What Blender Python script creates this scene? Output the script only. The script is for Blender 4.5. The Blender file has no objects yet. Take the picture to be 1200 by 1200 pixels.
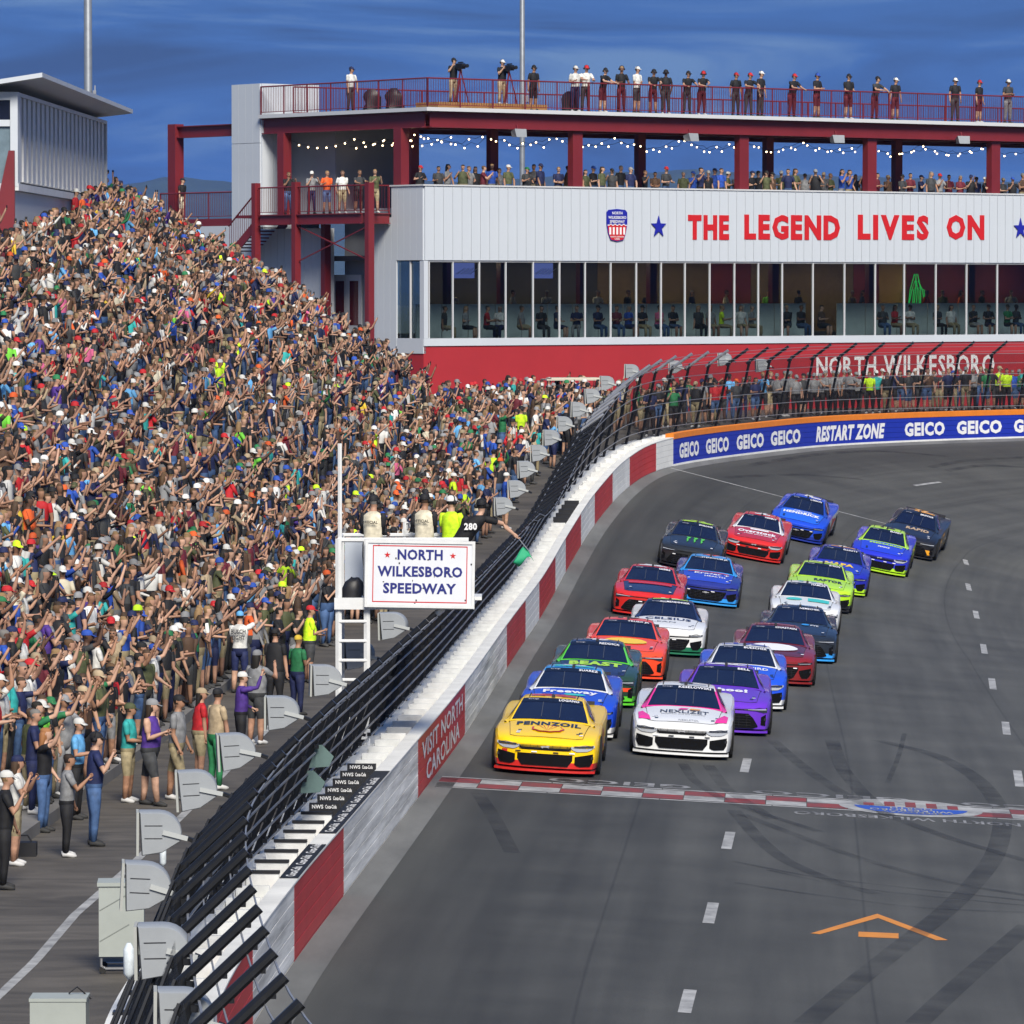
import bpy, bmesh, math, random
import numpy as np
from mathutils import Vector, Matrix

random.seed(11)
RNG = np.random.default_rng(11)
SC = bpy.context.scene
COL = SC.collection

# ------------------------------------------------------------------ camera, world, sun, exposure
FPX = 6000.0                       # focal length in photograph pixels (1200 wide)
CAM = Vector((0.0, 0.0, 8.8))
PITCH = math.atan(259.0 / FPX)     # horizon lies at row 341
cam_d = bpy.data.cameras.new('camera'); cam_d.sensor_width = 36.0; cam_d.lens = 36.0 * FPX / 1200.0
cam_d.clip_start = 1.0; cam_d.clip_end = 40000.0
cam = bpy.data.objects.new('camera', cam_d); COL.objects.link(cam)
cam.location = CAM; cam.rotation_euler = (math.pi / 2 - PITCH, 0, 0)
SC.camera = cam

SUN_DIR = Vector((0.15, -0.74, 0.66)).normalized()      # towards the light
SUN_EL = math.asin(SUN_DIR.z); SUN_AZ = math.atan2(SUN_DIR.x, SUN_DIR.y)
world = bpy.data.worlds.new('World'); SC.world = world; world.use_nodes = True
def build_world():
    nt = world.node_tree; N = nt.nodes; L = nt.links; N.clear()
    out = N.new('ShaderNodeOutputWorld'); bg = N.new('ShaderNodeBackground')
    sky = N.new('ShaderNodeTexSky'); sky.sky_type = 'NISHITA'; sky.sun_disc = False
    sky.sun_elevation = SUN_EL; sky.sun_rotation = SUN_AZ
    sc = N.new('ShaderNodeVectorMath'); sc.operation = 'SCALE'; sc.inputs['Scale'].default_value = 0.09
    L.new(sky.outputs[0], sc.inputs[0])
    tc = N.new('ShaderNodeTexCoord'); mp = N.new('ShaderNodeMapping')
    mp.inputs['Scale'].default_value = (4.0, 4.0, 40.0); mp.inputs['Rotation'].default_value = (0.0, 0.035, 0.0)
    L.new(tc.outputs['Generated'], mp.inputs[0])
    nz = N.new('ShaderNodeTexNoise'); nz.inputs['Scale'].default_value = 1.7; nz.inputs['Detail'].default_value = 7
    nz.inputs['Roughness'].default_value = 0.55; nz.inputs['Distortion'].default_value = 1.1
    L.new(mp.outputs[0], nz.inputs['Vector'])
    rp = N.new('ShaderNodeValToRGB'); e = rp.color_ramp.elements
    e[0].position = 0.34; e[0].color = (0.009, 0.034, 0.115, 1)
    e[1].position = 0.64; e[1].color = (0.070, 0.135, 0.265, 1)
    m1 = rp.color_ramp.elements.new(0.5); m1.color = (0.018, 0.070, 0.225, 1)
    L.new(nz.outputs[0], rp.inputs[0])
    mx = N.new('ShaderNodeMix'); mx.data_type = 'RGBA'; 
    # cloud cover closes towards the horizon; thinned overhead, unseen, to add fill light
    sz = N.new('ShaderNodeSeparateXYZ'); L.new(tc.outputs['Generated'], sz.inputs[0])
    cv = N.new('ShaderNodeMapRange'); cv.inputs['From Min'].default_value = 0.05; cv.inputs['From Max'].default_value = 0.6
    cv.inputs['To Min'].default_value = 0.96; cv.inputs['To Max'].default_value = 0.72; L.new(sz.outputs['Z'], cv.inputs[0]); L.new(cv.outputs[0], mx.inputs['Factor'])
    L.new(sc.outputs[0], mx.inputs['A']); L.new(rp.outputs[0], mx.inputs['B'])
    L.new(mx.outputs['Result'], bg.inputs[0]); bg.inputs['Strength'].default_value = 1.0
    L.new(bg.outputs[0], out.inputs[0])
build_world()
sun_d = bpy.data.lights.new('sun', 'SUN'); sun_d.energy = 3.2; sun_d.angle = math.radians(22.0); sun_d.color = (1.0, 0.935, 0.82)
sun = bpy.data.objects.new('sun', sun_d); COL.objects.link(sun)
sun.rotation_euler = (-SUN_DIR).to_track_quat('-Z', 'Y').to_euler(); sun.location = (-40, -40, 60)
SC.view_settings.view_transform = 'Standard'; SC.view_settings.look = 'None'
SC.view_settings.exposure = 0.84; SC.view_settings.gamma = 1.0; SC.view_settings.use_curve_mapping = False
SC.cycles.transparent_max_bounces = 16
SC.cycles.max_bounces = 4; SC.cycles.diffuse_bounces = 2; SC.cycles.glossy_bounces = 2

# ------------------------------------------------------------------ pixel <-> world
_F = Vector((0, math.cos(PITCH), -math.sin(PITCH))); _U = Vector((0, math.sin(PITCH), math.cos(PITCH)))
def ray(px, py):
    return _F + Vector((1, 0, 0)) * ((px - 600) / FPX) + _U * ((600 - py) / FPX)
def at_y(px, py, Y):
    r = ray(px, py); return CAM + r * (Y / r.y)
def proj(p):
    v = Vector(p) - CAM; dp = v.dot(_F)
    return 600 + FPX * v.x / dp, 600 - FPX * v.dot(_U) / dp

# ------------------------------------------------------------------ materials
MATS = {}
def mat(name, col, rough=0.6, metal=0.0, var=0.0, vscale=3.0, bump=0.0, bscale=40.0, spec=0.5, emit=None, estr=0.0, coat=0.0, alpha=1.0, stretch=None):
    if name in MATS: return MATS[name]
    m = bpy.data.materials.new(name); m.use_nodes = True; nt = m.node_tree; N = nt.nodes; L = nt.links
    b = N['Principled BSDF']
    b.inputs['Base Color'].default_value = (*col, 1); b.inputs['Roughness'].default_value = rough
    b.inputs['Metallic'].default_value = metal; b.inputs['Specular IOR Level'].default_value = spec
    b.inputs['Coat Weight'].default_value = coat; b.inputs['Coat Roughness'].default_value = 0.08
    b.inputs['Alpha'].default_value = alpha
    if emit: b.inputs['Emission Color'].default_value = (*emit, 1); b.inputs['Emission Strength'].default_value = estr
    if var > 0 or bump > 0:
        tc = N.new('ShaderNodeTexCoord'); src = tc.outputs['Object']
        if stretch:
            mp = N.new('ShaderNodeMapping'); mp.inputs['Scale'].default_value = stretch
            L.new(src, mp.inputs[0]); src = mp.outputs[0]
    if var > 0:
        nz = N.new('ShaderNodeTexNoise'); nz.inputs['Scale'].default_value = vscale; nz.inputs['Detail'].default_value = 6
        nz.inputs['Roughness'].default_value = 0.65
        L.new(src, nz.inputs['Vector'])
        rp = N.new('ShaderNodeMapRange'); rp.inputs['From Min'].default_value = 0.3; rp.inputs['From Max'].default_value = 0.7
        rp.inputs['To Min'].default_value = 1 - var; rp.inputs['To Max'].default_value = 1 + var * 0.6
        L.new(nz.outputs[0], rp.inputs[0])
        vm = N.new('ShaderNodeVectorMath'); vm.operation = 'SCALE'; vm.inputs[0].default_value = col
        L.new(rp.outputs[0], vm.inputs['Scale']); L.new(vm.outputs[0], b.inputs['Base Color'])
    if bump > 0:
        nb = N.new('ShaderNodeTexNoise'); nb.inputs['Scale'].default_value = bscale; nb.inputs['Detail'].default_value = 4
        L.new(src, nb.inputs['Vector'])
        bp = N.new('ShaderNodeBump'); bp.inputs['Strength'].default_value = bump; bp.inputs['Distance'].default_value = 0.02
        L.new(nb.outputs[0], bp.inputs['Height']); L.new(bp.outputs[0], b.inputs['Normal'])
    MATS[name] = m; return m
def attr_mat(name, attr, rough=0.7, coat=0.0, kind='OBJECT', var=0.12, vscale=9.0, spec=0.35):
    """colour comes from a custom property of the object (or a face attribute of the mesh)"""
    if name in MATS: return MATS[name]
    m = bpy.data.materials.new(name); m.use_nodes = True; nt = m.node_tree; N = nt.nodes; L = nt.links
    b = N['Principled BSDF']; b.inputs['Roughness'].default_value = rough
    b.inputs['Coat Weight'].default_value = coat; b.inputs['Coat Roughness'].default_value = 0.06
    b.inputs['Specular IOR Level'].default_value = spec
    a = N.new('ShaderNodeAttribute'); a.attribute_type = kind; a.attribute_name = attr
    if var > 0:
        tc = N.new('ShaderNodeTexCoord'); nz = N.new('ShaderNodeTexNoise'); nz.inputs['Scale'].default_value = vscale; nz.inputs['Detail'].default_value = 4
        L.new(tc.outputs['Object'], nz.inputs['Vector'])
        rp = N.new('ShaderNodeMapRange'); rp.inputs['From Min'].default_value = 0.3; rp.inputs['From Max'].default_value = 0.7
        rp.inputs['To Min'].default_value = 1 - var; rp.inputs['To Max'].default_value = 1 + var
        L.new(nz.outputs[0], rp.inputs[0])
        vm = N.new('ShaderNodeVectorMath'); vm.operation = 'SCALE'
        L.new(a.outputs['Color'], vm.inputs[0]); L.new(rp.outputs[0], vm.inputs['Scale']); L.new(vm.outputs[0], b.inputs['Base Color'])
    else:
        L.new(a.outputs['Color'], b.inputs['Base Color'])
    MATS[name] = m; return m

def S(r, g, b):
    f = lambda c: c / 12.92 if c <= 0.04045 else ((c + 0.055) / 1.055) ** 2.4
    return (f(r / 255), f(g / 255), f(b / 255))

# ------------------------------------------------------------------ mesh builder
class MB:
    def __init__(s): s.v = []; s.f = []; s.m = []; s.uv = None
    def add(s, vs, fs, mi=0):
        o = len(s.v); s.v.extend([tuple(p) for p in vs])
        for f in fs: s.f.append(tuple(i + o for i in f)); s.m.append(mi)
        return s
    def box(s, c, size, R=None, mi=0):
        hx, hy, hz = size[0] / 2, size[1] / 2, size[2] / 2
        P = [Vector((x, y, z)) for x in (-hx, hx) for y in (-hy, hy) for z in (-hz, hz)]
        if R is not None: P = [R @ p for p in P]
        c = Vector(c)
        return s.add([c + p for p in P], [(0, 1, 3, 2), (4, 6, 7, 5), (0, 4, 5, 1), (2, 3, 7, 6), (0, 2, 6, 4), (1, 5, 7, 3)], mi)
    def span(s, a, b, mi=0):
        return s.box([(a[i] + b[i]) / 2 for i in range(3)], [abs(b[i] - a[i]) for i in range(3)], None, mi)
    def tube(s, path, r, n=6, mi=0, cap=True):
        P = [Vector(p) for p in path]; k = len(P)
        rs = r if isinstance(r, (list, tuple)) else [r] * k
        vs = []; up0 = None
        for i in range(k):
            t = (P[min(i + 1, k - 1)] - P[max(i - 1, 0)]).normalized()
            ref = Vector((0, 0, 1)) if abs(t.z) < 0.9 else Vector((0, 1, 0))
            a = t.cross(ref).normalized(); b = a.cross(t).normalized()
            for j in range(n):
                an = 2 * math.pi * (j + 0.5) / n
                vs.append(P[i] + (a * math.cos(an) + b * math.sin(an)) * rs[i])
        fs = [(i * n + j, i * n + (j + 1) % n, (i + 1) * n + (j + 1) % n, (i + 1) * n + j) for i in range(k - 1) for j in range(n)]
        if cap: fs += [tuple(range(n - 1, -1, -1)), tuple(range((k - 1) * n, k * n))]
        return s.add(vs, fs, mi)
    def prism(s, poly, a, b, mi=0):
        """poly: list of 3-D points; extruded by the vector b-a"""
        n = len(poly); d = Vector(b) - Vector(a)
        vs = [Vector(p) for p in poly] + [Vector(p) + d for p in poly]
        fs = [tuple(range(n - 1, -1, -1)), tuple(range(n, 2 * n))] + [(i, (i + 1) % n, n + (i + 1) % n, n + i) for i in range(n)]
        return s.add(vs, fs, mi)
    def sphere(s, c, r, seg=8, rings=5, mi=0, sc=(1, 1, 1)):
        vs = [(c[0], c[1], c[2] - r * sc[2])]
        for i in range(1, rings):
            t = math.pi * i / rings
            for j in range(seg):
                a = 2 * math.pi * j / seg
                vs.append((c[0] + r * sc[0] * math.sin(t) * math.cos(a), c[1] + r * sc[1] * math.sin(t) * math.sin(a), c[2] - r * sc[2] * math.cos(t)))
        vs.append((c[0], c[1], c[2] + r * sc[2])); e = len(vs) - 1
        fs = [(0, 1 + (j + 1) % seg, 1 + j) for j in range(seg)]
        for i in range(rings - 2):
            for j in range(seg):
                a = 1 + i * seg; fs.append((a + j, a + (j + 1) % seg, a + seg + (j + 1) % seg, a + seg + j))
        a = 1 + (rings - 2) * seg
        fs += [(a + j, a + (j + 1) % seg, e) for j in range(seg)]
        return s.add(vs, fs, mi)
    def mesh(s, name, mats, smooth=False):
        me = bpy.data.meshes.new(name); me.from_pydata(s.v, [], s.f)
        for m in (mats if isinstance(mats, (list, tuple)) else [mats]): me.materials.append(m)
        if any(s.m): me.polygons.foreach_set('material_index', s.m)
        if smooth: me.polygons.foreach_set('use_smooth', [True] * len(s.f))
        me.update(); return me
    def build(s, name, mats, parent=None, smooth=False):
        return obj(name, s.mesh(name, mats, smooth), parent)
def obj(name, me, parent=None):
    o = bpy.data.objects.new(name, me); COL.objects.link(o)
    if parent is not None: o.parent = parent
    return o
def empty(name, loc=(0, 0, 0), rz=0.0, parent=None):
    o = bpy.data.objects.new(name, None); COL.objects.link(o); o.empty_display_size = 0.3
    o.location = loc; o.rotation_euler = (0, 0, rz)
    if parent is not None: o.parent = parent
    return o
def tag(o, label=None, cat=None, group=None, kind=None):
    if label: o['label'] = label
    if cat: o['category'] = cat
    if group: o['group'] = group
    if kind: o['kind'] = kind
    return o
def hard(me, deg=35):
    me.polygons.foreach_set('use_smooth', [True] * len(me.polygons)); me.set_sharp_from_angle(angle=math.radians(deg))

ORD = ['first', 'second', 'third', 'fourth', 'fifth', 'sixth', 'seventh', 'eighth', 'ninth', 'tenth', 'eleventh', 'twelfth', 'thirteenth',
       'fourteenth', 'fifteenth', 'sixteenth', 'seventeenth', 'eighteenth', 'nineteenth']
TENS = {20: 'twent', 30: 'thirt', 40: 'fort', 50: 'fift', 60: 'sixt', 70: 'sevent', 80: 'eight', 90: 'ninet'}
def ordinal(i):
    if i < 20: return ORD[i - 1]
    t, u = i // 10 * 10, i % 10
    return TENS[t] + ('ieth' if u == 0 else 'y-' + ORD[u - 1])

# ------------------------------------------------------------------ lettering
_TXT = {}
def text_geo(s, bold=0.0, shear=0.0):
    """outline of a word as (verts, faces); normalised to height 1 (capital), x from 0"""
    k = (s, bold, shear)
    if k in _TXT: return _TXT[k]
    cu = bpy.data.curves.new('lettering', 'FONT'); cu.body = s; cu.size = 1.0; cu.offset = bold; cu.resolution_u = 2
    cu.shear = shear; cu.space_character = 1.0 + bold * 2.0
    o = bpy.data.objects.new('lettering', cu); COL.objects.link(o)
    dg = bpy.context.evaluated_depsgraph_get(); dg.update()
    me = bpy.data.meshes.new_from_object(o.evaluated_get(dg))
    n = len(me.vertices); co = np.empty(n * 3); me.vertices.foreach_get('co', co); co = co.reshape(-1, 3)[:, :2].copy()
    fs = [tuple(p.vertices) for p in me.polygons]
    bpy.data.objects.remove(o); bpy.data.curves.remove(cu); bpy.data.meshes.remove(me)
    co[:, 0] -= co[:, 0].min(); h = co[:, 1].max() - co[:, 1].min(); co[:, 1] -= co[:, 1].min(); co /= max(h, 1e-6)
    _TXT[k] = (co, fs); return _TXT[k]
def text_on(s, w, h, fn, bold=0.03, shear=0.0, flip=False):
    """lettering stretched to w x h, centred on 0; fn maps flat (x,y) to a point"""
    co, fs = text_geo(s, bold, shear); c = co.copy()
    W = c[:, 0].max()
    c[:, 0] = (c[:, 0] / W - 0.5) * w; c[:, 1] = (c[:, 1] - 0.5) * h
    b = MB(); b.add([fn(x, y) for x, y in c], fs); return b
def star_pts(r, n=5, inner=0.4):
    return [((r if i % 2 == 0 else r * inner) * math.sin(math.pi * i / n), (r if i % 2 == 0 else r * inner) * math.cos(math.pi * i / n)) for i in range(2 * n)]

# ------------------------------------------------------------------ the track in plan: foot of the outer wall (x, y, z)
WALL_PTS = [(0.6, 28, 0), (-1.0, 34, 0), (-1.95, 39, 0), (-2.45, 43.5, 0), (-2.95, 49.6, 0), (-3.22, 55, 0), (-3.12, 61, 0), (-2.84, 67.5, 0), (-2.42, 75, 0),
            (-1.68, 88, 0), (-0.92, 102, 0), (-0.02, 121.7, 0), (0.84, 139, 0.05), (1.75, 155, 0.52), (2.72, 167, 1.22),
            (4.04, 177, 2.04), (5.64, 183.5, 2.50), (9.7, 194.2, 2.68), (13.47, 202, 2.74), (21.2, 212, 2.72), (32, 220, 2.7), (46, 225, 2.7)]
def _spline(P, step):
    P = np.array(P, float); out = []
    for i in range(len(P) - 1):
        p0 = P[max(i - 1, 0)]; p1 = P[i]; p2 = P[i + 1]; p3 = P[min(i + 2, len(P) - 1)]
        n = max(2, int(np.linalg.norm(p2 - p1) / step))
        for t in np.linspace(0, 1, n, endpoint=False):
            m1 = (p2 - p0) / 2; m2 = (p3 - p1) / 2
            out.append((2 * t**3 - 3 * t**2 + 1) * p1 + (t**3 - 2 * t**2 + t) * m1 + (-2 * t**3 + 3 * t**2) * p2 + (t**3 - t**2) * m2)
    out.append(P[-1]); return np.array(out)
_W = _spline(WALL_PTS, 0.5)
for _ in range(12):                                    # fair the line a little
    _W[1:-1] = _W[1:-1] * 0.5 + (_W[:-2] + _W[2:]) * 0.25
_S = np.concatenate([[0], np.cumsum(np.linalg.norm(np.diff(_W[:, :2], axis=0), axis=1))])
_T = np.gradient(_W[:, :2], axis=0); _T /= np.linalg.norm(_T, axis=1)[:, None]
S_MAX = _S[-1]
def s_of_y(Y): return float(np.interp(Y, _W[:, 1], _S))
def frame(s):
    x = np.interp(s, _S, _W[:, 0]); y = np.interp(s, _S, _W[:, 1]); z = np.interp(s, _S, _W[:, 2])
    tx = np.interp(s, _S, _T[:, 0]); ty = np.interp(s, _S, _T[:, 1]); l = math.hypot(tx, ty)
    return float(x), float(y), float(z), float(tx / l), float(ty / l)
def bank(Y): return math.tan(math.radians(float(np.interp(Y, [100, 135, 160, 178], [3.4, 4.4, 9.0, 13.0]))))
def wp(s, d, dz=0.0):
    """point at distance d from the wall foot (towards the infield), dz above the wall foot's level"""
    x, y, z, tx, ty = frame(s); return Vector((x + ty * d, y - tx * d, z + dz))
def surf(s, d, dz=0.0):
    x, y, z, tx, ty = frame(s); b = bank(y)
    return Vector((x + ty * d, y - tx * d, z - b * min(d, 17.0) - 0.02 * max(d - 17.0, 0) + dz))
def surf_px(px, py):
    """(s, d) of the track point seen at a pixel"""
    best = None
    for s in np.arange(6, S_MAX - 4, 4.0):
        for d in np.arange(0, 20, 1.5):
            q = proj(surf(s, d)); e = (q[0] - px)**2 + (q[1] - py)**2
            if best is None or e < best[0]: best = (e, s, d)
    _, s, d = best
    for _ in range(12):
        q = proj(surf(s, d)); a = proj(surf(s + 0.1, d)); b = proj(surf(s, d + 0.1))
        J = np.array([[(a[0] - q[0]) * 10, (b[0] - q[0]) * 10], [(a[1] - q[1]) * 10, (b[1] - q[1]) * 10]])
        st = np.linalg.lstsq(J, np.array([px - q[0], py - q[1]]), rcond=None)[0]
        st = np.clip(st, -6, 6); s = float(np.clip(s + st[0], 1, S_MAX - 1)); d = float(d + st[1])
    return s, d
def zg(Y):                                             # ground outside the wall
    return float(np.interp(Y, [100, 120, 140, 155, 167, 178, 190, 200], [0, .2, .6, 1.3, 2.1, 2.9, 3.65, 3.85]))
def ground_px(px, py):
    lo, hi = 40.0, 230.0
    for _ in range(50):
        m = (lo + hi) / 2
        if at_y(px, py, m).z > zg(m): lo = m
        else: hi = m
    return at_y(px, py, lo)
def s_on_line(px, d, dz, lo=62.0, hi=215.0):
    """arc position where the line (d, dz along the wall) crosses a pixel column"""
    a, b = s_of_y(lo), s_of_y(hi)
    for _ in range(40):
        m = (a + b) / 2
        if proj(wp(m, d, dz))[0] < px: a = m
        else: b = m
    return a
def xs(Y): return -1.7 + 0.052 * (Y - 88)              # straight line of the wall, carried on by the grandstand
def loft(profile, s0, s1, step=1.0, closed=True, b=None, mi=0, banked=False):
    """sweep a (d, dz) profile along the wall from s0 to s1"""
    b = b or MB(); n = max(1, int(round((s1 - s0) / step))); k = len(profile); vs = []
    f = surf if banked else wp
    for i in range(n + 1):
        s = s0 + (s1 - s0) * i / n
        for d, z in profile: vs.append(f(s, d, z))
    fs = []
    for i in range(n):
        for j in range(k if closed else k - 1):
            fs.append((i * k + j, i * k + (j + 1) % k, (i + 1) * k + (j + 1) % k, (i + 1) * k + j))
    if closed: fs += [tuple(range(k - 1, -1, -1)), tuple(range(n * k, n * k + k))]
    return b.add(vs, fs, mi)
# ================================================================== ground, track, markings
def asphalt(name, base, uvmode=True, warm=(1, 1, 1)):
    m = bpy.data.materials.new(name); m.use_nodes = True; nt = m.node_tree; N = nt.nodes; L = nt.links
    b = N['Principled BSDF']; b.inputs['Roughness'].default_value = 0.72; b.inputs['Specular IOR Level'].default_value = 0.35
    tc = N.new('ShaderNodeTexCoord')
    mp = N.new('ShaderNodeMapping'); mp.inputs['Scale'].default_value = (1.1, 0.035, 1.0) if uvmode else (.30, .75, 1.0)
    L.new(tc.outputs['UV'], mp.inputs[0])
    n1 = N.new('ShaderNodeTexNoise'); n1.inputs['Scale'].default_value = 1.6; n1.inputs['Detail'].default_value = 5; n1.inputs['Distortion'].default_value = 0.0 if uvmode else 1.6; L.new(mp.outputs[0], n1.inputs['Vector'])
    n2 = N.new('ShaderNodeTexNoise'); n2.inputs['Scale'].default_value = 0.35; n2.inputs['Detail'].default_value = 5; L.new(tc.outputs['UV'], n2.inputs['Vector'])
    n3 = N.new('ShaderNodeTexNoise'); n3.inputs['Scale'].default_value = 60.0; n3.inputs['Detail'].default_value = 2; L.new(tc.outputs['Object'], n3.inputs['Vector'])
    def rng(src, lo, hi, a=0.3, c=0.7):
        r = N.new('ShaderNodeMapRange'); r.inputs['From Min'].default_value = a; r.inputs['From Max'].default_value = c
        r.inputs['To Min'].default_value = lo; r.inputs['To Max'].default_value = hi; L.new(src, r.inputs[0]); return r.outputs[0]
    def mul(a, c):
        q = N.new('ShaderNodeMath'); q.operation = 'MULTIPLY'; L.new(a, q.inputs[0]); L.new(c, q.inputs[1]); return q.outputs[0]
    f = mul(mul(rng(n1.outputs[0], 0.76 if uvmode else .62, 1.18), rng(n2.outputs[0], 0.84, 1.16)), rng(n3.outputs[0], 0.82, 1.18))  # off the track, wavy dark streaks are painted-in fence and crowd shadows
    if uvmode:                                                    # rubbered-in groove of the outer lane, paving joints
        sx = N.new('ShaderNodeSeparateXYZ'); L.new(tc.outputs['UV'], sx.inputs[0])
        cr = N.new('ShaderNodeValToRGB'); els = cr.color_ramp.elements
        els[0].position = 0.0; els[0].color = (.95, .95, .95, 1); els[1].position = 1.0; els[1].color = (1, 1, 1, 1)
        for p, v in ((0.02, .95), (0.05, 0.72), (0.12, 0.66), (0.20, 0.86), (0.27, 0.98), (0.42, 1.0), (0.55, 1.06)):
            el = els.new(p); el.color = (v, v, v, 1)
        dv = N.new('ShaderNodeMath'); dv.operation = 'DIVIDE'; dv.inputs[1].default_value = 20.0
        ad = N.new('ShaderNodeMath'); ad.operation = 'ADD'
        wob = rng(n2.outputs[0], -0.5, 0.5); L.new(sx.outputs[0], ad.inputs[0]); L.new(wob, ad.inputs[1])
        L.new(ad.outputs[0], dv.inputs[0]); L.new(dv.outputs[0], cr.inputs[0])
        f = mul(f, cr.outputs[0])
        wv = N.new('ShaderNodeMath'); wv.operation = 'PINGPONG'; wv.inputs[1].default_value = 1.9; L.new(sx.outputs[0], wv.inputs[0])
        jt = rng(wv.outputs[0], 0.70, 1.0, 0.0, 0.035); f = mul(f, jt)
    vm = N.new('ShaderNodeVectorMath'); vm.operation = 'SCALE'; vm.inputs[0].default_value = [base * w for w in warm]
    L.new(f, vm.inputs['Scale']); L.new(vm.outputs[0], b.inputs['Base Color'])
    bp = N.new('ShaderNodeBump'); bp.inputs['Strength'].default_value = 0.35; bp.inputs['Distance'].default_value = 0.01
    L.new(n3.outputs[0], bp.inputs['Height']); L.new(bp.outputs[0], b.inputs['Normal'])
    return m

M_GROUND = mat('infield_ground', (0.07, 0.085, 0.04), 0.9, var=0.3, vscale=0.02)
g = MB(); R_ = 30000.0
g.add([(-R_, -R_, -8), (R_, -R_, -8), (R_, R_, -8), (-R_, R_, -8)], [(0, 1, 2, 3)])
tag(g.build('ground', M_GROUND), kind='structure')

def grid_sheet(name, s0, s1, ds, dvals, fn, m):
    ns = int((s1 - s0) / ds) + 1; b = MB(); uv = []
    for i in range(ns):
        s = s0 + (s1 - s0) * i / (ns - 1)
        for d in dvals: b.v.append(tuple(fn(s, d))); uv.append((d, s))
    k = len(dvals)
    for i in range(ns - 1):
        for j in range(k - 1): b.f.append((i * k + j, i * k + j + 1, (i + 1) * k + j + 1, (i + 1) * k + j)); b.m.append(0)
    me = b.mesh(name, m, True)
    ul = me.uv_layers.new(name='UVMap'); li = np.empty(len(me.loops), int); me.loops.foreach_get('vertex_index', li)
    ul.data.foreach_set('uv', np.array(uv, float)[li].ravel())
    return obj(name, me)
M_TRACK = asphalt('track_asphalt', 0.066, True, (1.04, 1.04, .94))
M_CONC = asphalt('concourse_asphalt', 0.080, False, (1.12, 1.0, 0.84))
SA, SB = 1.0, S_MAX - 0.5
tag(grid_sheet('track', SA, SB, 1.0, [0.02, .5, 1, 2, 3, 4.5, 6, 8, 10, 12, 14, 17, 20, 26, 34, 46], lambda s, d: surf(s, d), M_TRACK), kind='structure')
# grey gutter strip at the foot of the wall
gut = mat('gutter_concrete', (0.13, 0.132, 0.13), 0.85, var=0.35, vscale=0.8, stretch=(1, .2, 1))
b = MB(); loft([(0.01, 0.004), (0.46, 0.004)], SA, SB, 1.0, False, b, 0, True)
tag(b.build('gutter_strip', gut), kind='structure')
# concourse behind the wall
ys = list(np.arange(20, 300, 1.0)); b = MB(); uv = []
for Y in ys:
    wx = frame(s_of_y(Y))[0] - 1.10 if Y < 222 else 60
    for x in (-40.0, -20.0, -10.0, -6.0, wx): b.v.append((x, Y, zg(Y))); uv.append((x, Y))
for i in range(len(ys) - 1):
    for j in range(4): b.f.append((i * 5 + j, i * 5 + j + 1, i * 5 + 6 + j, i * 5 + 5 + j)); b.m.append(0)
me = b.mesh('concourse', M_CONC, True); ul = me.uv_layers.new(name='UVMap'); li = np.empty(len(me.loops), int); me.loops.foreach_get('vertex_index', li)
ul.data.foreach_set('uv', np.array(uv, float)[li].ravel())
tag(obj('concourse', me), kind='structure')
def worn(name, col, wear=0.35, dark=0.06):
    """road paint with scuffs"""
    m = bpy.data.materials.new(name); m.use_nodes = True; nt = m.node_tree; N = nt.nodes; L = nt.links
    b = N['Principled BSDF']; b.inputs['Roughness'].default_value = 0.65
    tc = N.new('ShaderNodeTexCoord'); nz = N.new('ShaderNodeTexNoise'); nz.inputs['Scale'].default_value = 2.2; nz.inputs['Detail'].default_value = 9; nz.inputs['Roughness'].default_value = 0.7
    L.new(tc.outputs['Object'], nz.inputs['Vector'])
    r = N.new('ShaderNodeMapRange'); r.inputs['From Min'].default_value = 0.38; r.inputs['From Max'].default_value = 0.66; r.inputs['To Min'].default_value = 0.0; r.inputs['To Max'].default_value = wear * 2
    L.new(nz.outputs[0], r.inputs[0])
    mx = N.new('ShaderNodeMix'); mx.data_type = 'RGBA'; mx.inputs['A'].default_value = (*col, 1); mx.inputs['B'].default_value = (dark, dark, dark, 1)
    L.new(r.outputs[0], mx.inputs['Factor']); L.new(mx.outputs['Result'], b.inputs['Base Color'])
    return m
P_WHITE = worn('paint_white', (0.40, 0.40, 0.39), 0.32); P_RED = worn('paint_red', (0.27, 0.035, 0.03), 0.36)
P_ORANGE = worn('paint_orange', (0.62, 0.23, 0.03), 0.12); P_BLUE = worn('paint_blue', (0.02, 0.08, 0.42), 0.1)
P_WORN = worn('paint_white_worn', (0.30, 0.30, 0.30), 0.45)
def road(name, pts_sd, m, dz, label, cat, group=None):
    b = MB(); b.add([surf(s, d, dz) for s, d in pts_sd], [tuple(range(len(pts_sd)))]); o = b.build(name, m)
    tag(o, label, cat, group, 'structure'); return o
def ribbon(b, pts_sd, w, dz, mi=0):
    """strip of width w along a line of (s, d)"""
    A = np.array(pts_sd, float); T = np.gradient(A, axis=0); T /= np.linalg.norm(T, axis=1)[:, None]
    k = len(A); o = len(b.v); ww = w if hasattr(w, '__len__') else [w] * k
    for i in range(k):
        for sgn in (-0.5, 0.5): b.v.append(tuple(surf(A[i, 0] - T[i, 1] * ww[i] * sgn, A[i, 1] + T[i, 0] * ww[i] * sgn, dz)))
    for i in range(k - 1): b.f.append((o + 2 * i, o + 2 * i + 1, o + 2 * i + 3, o + 2 * i + 2)); b.m.append(mi)
def sub(pts, n):
    A = np.array(pts, float); t = np.linspace(0, len(A) - 1, n); i = np.arange(len(A))
    return np.stack([np.interp(t, i, A[:, c]) for c in range(A.shape[1])], 1)

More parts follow.
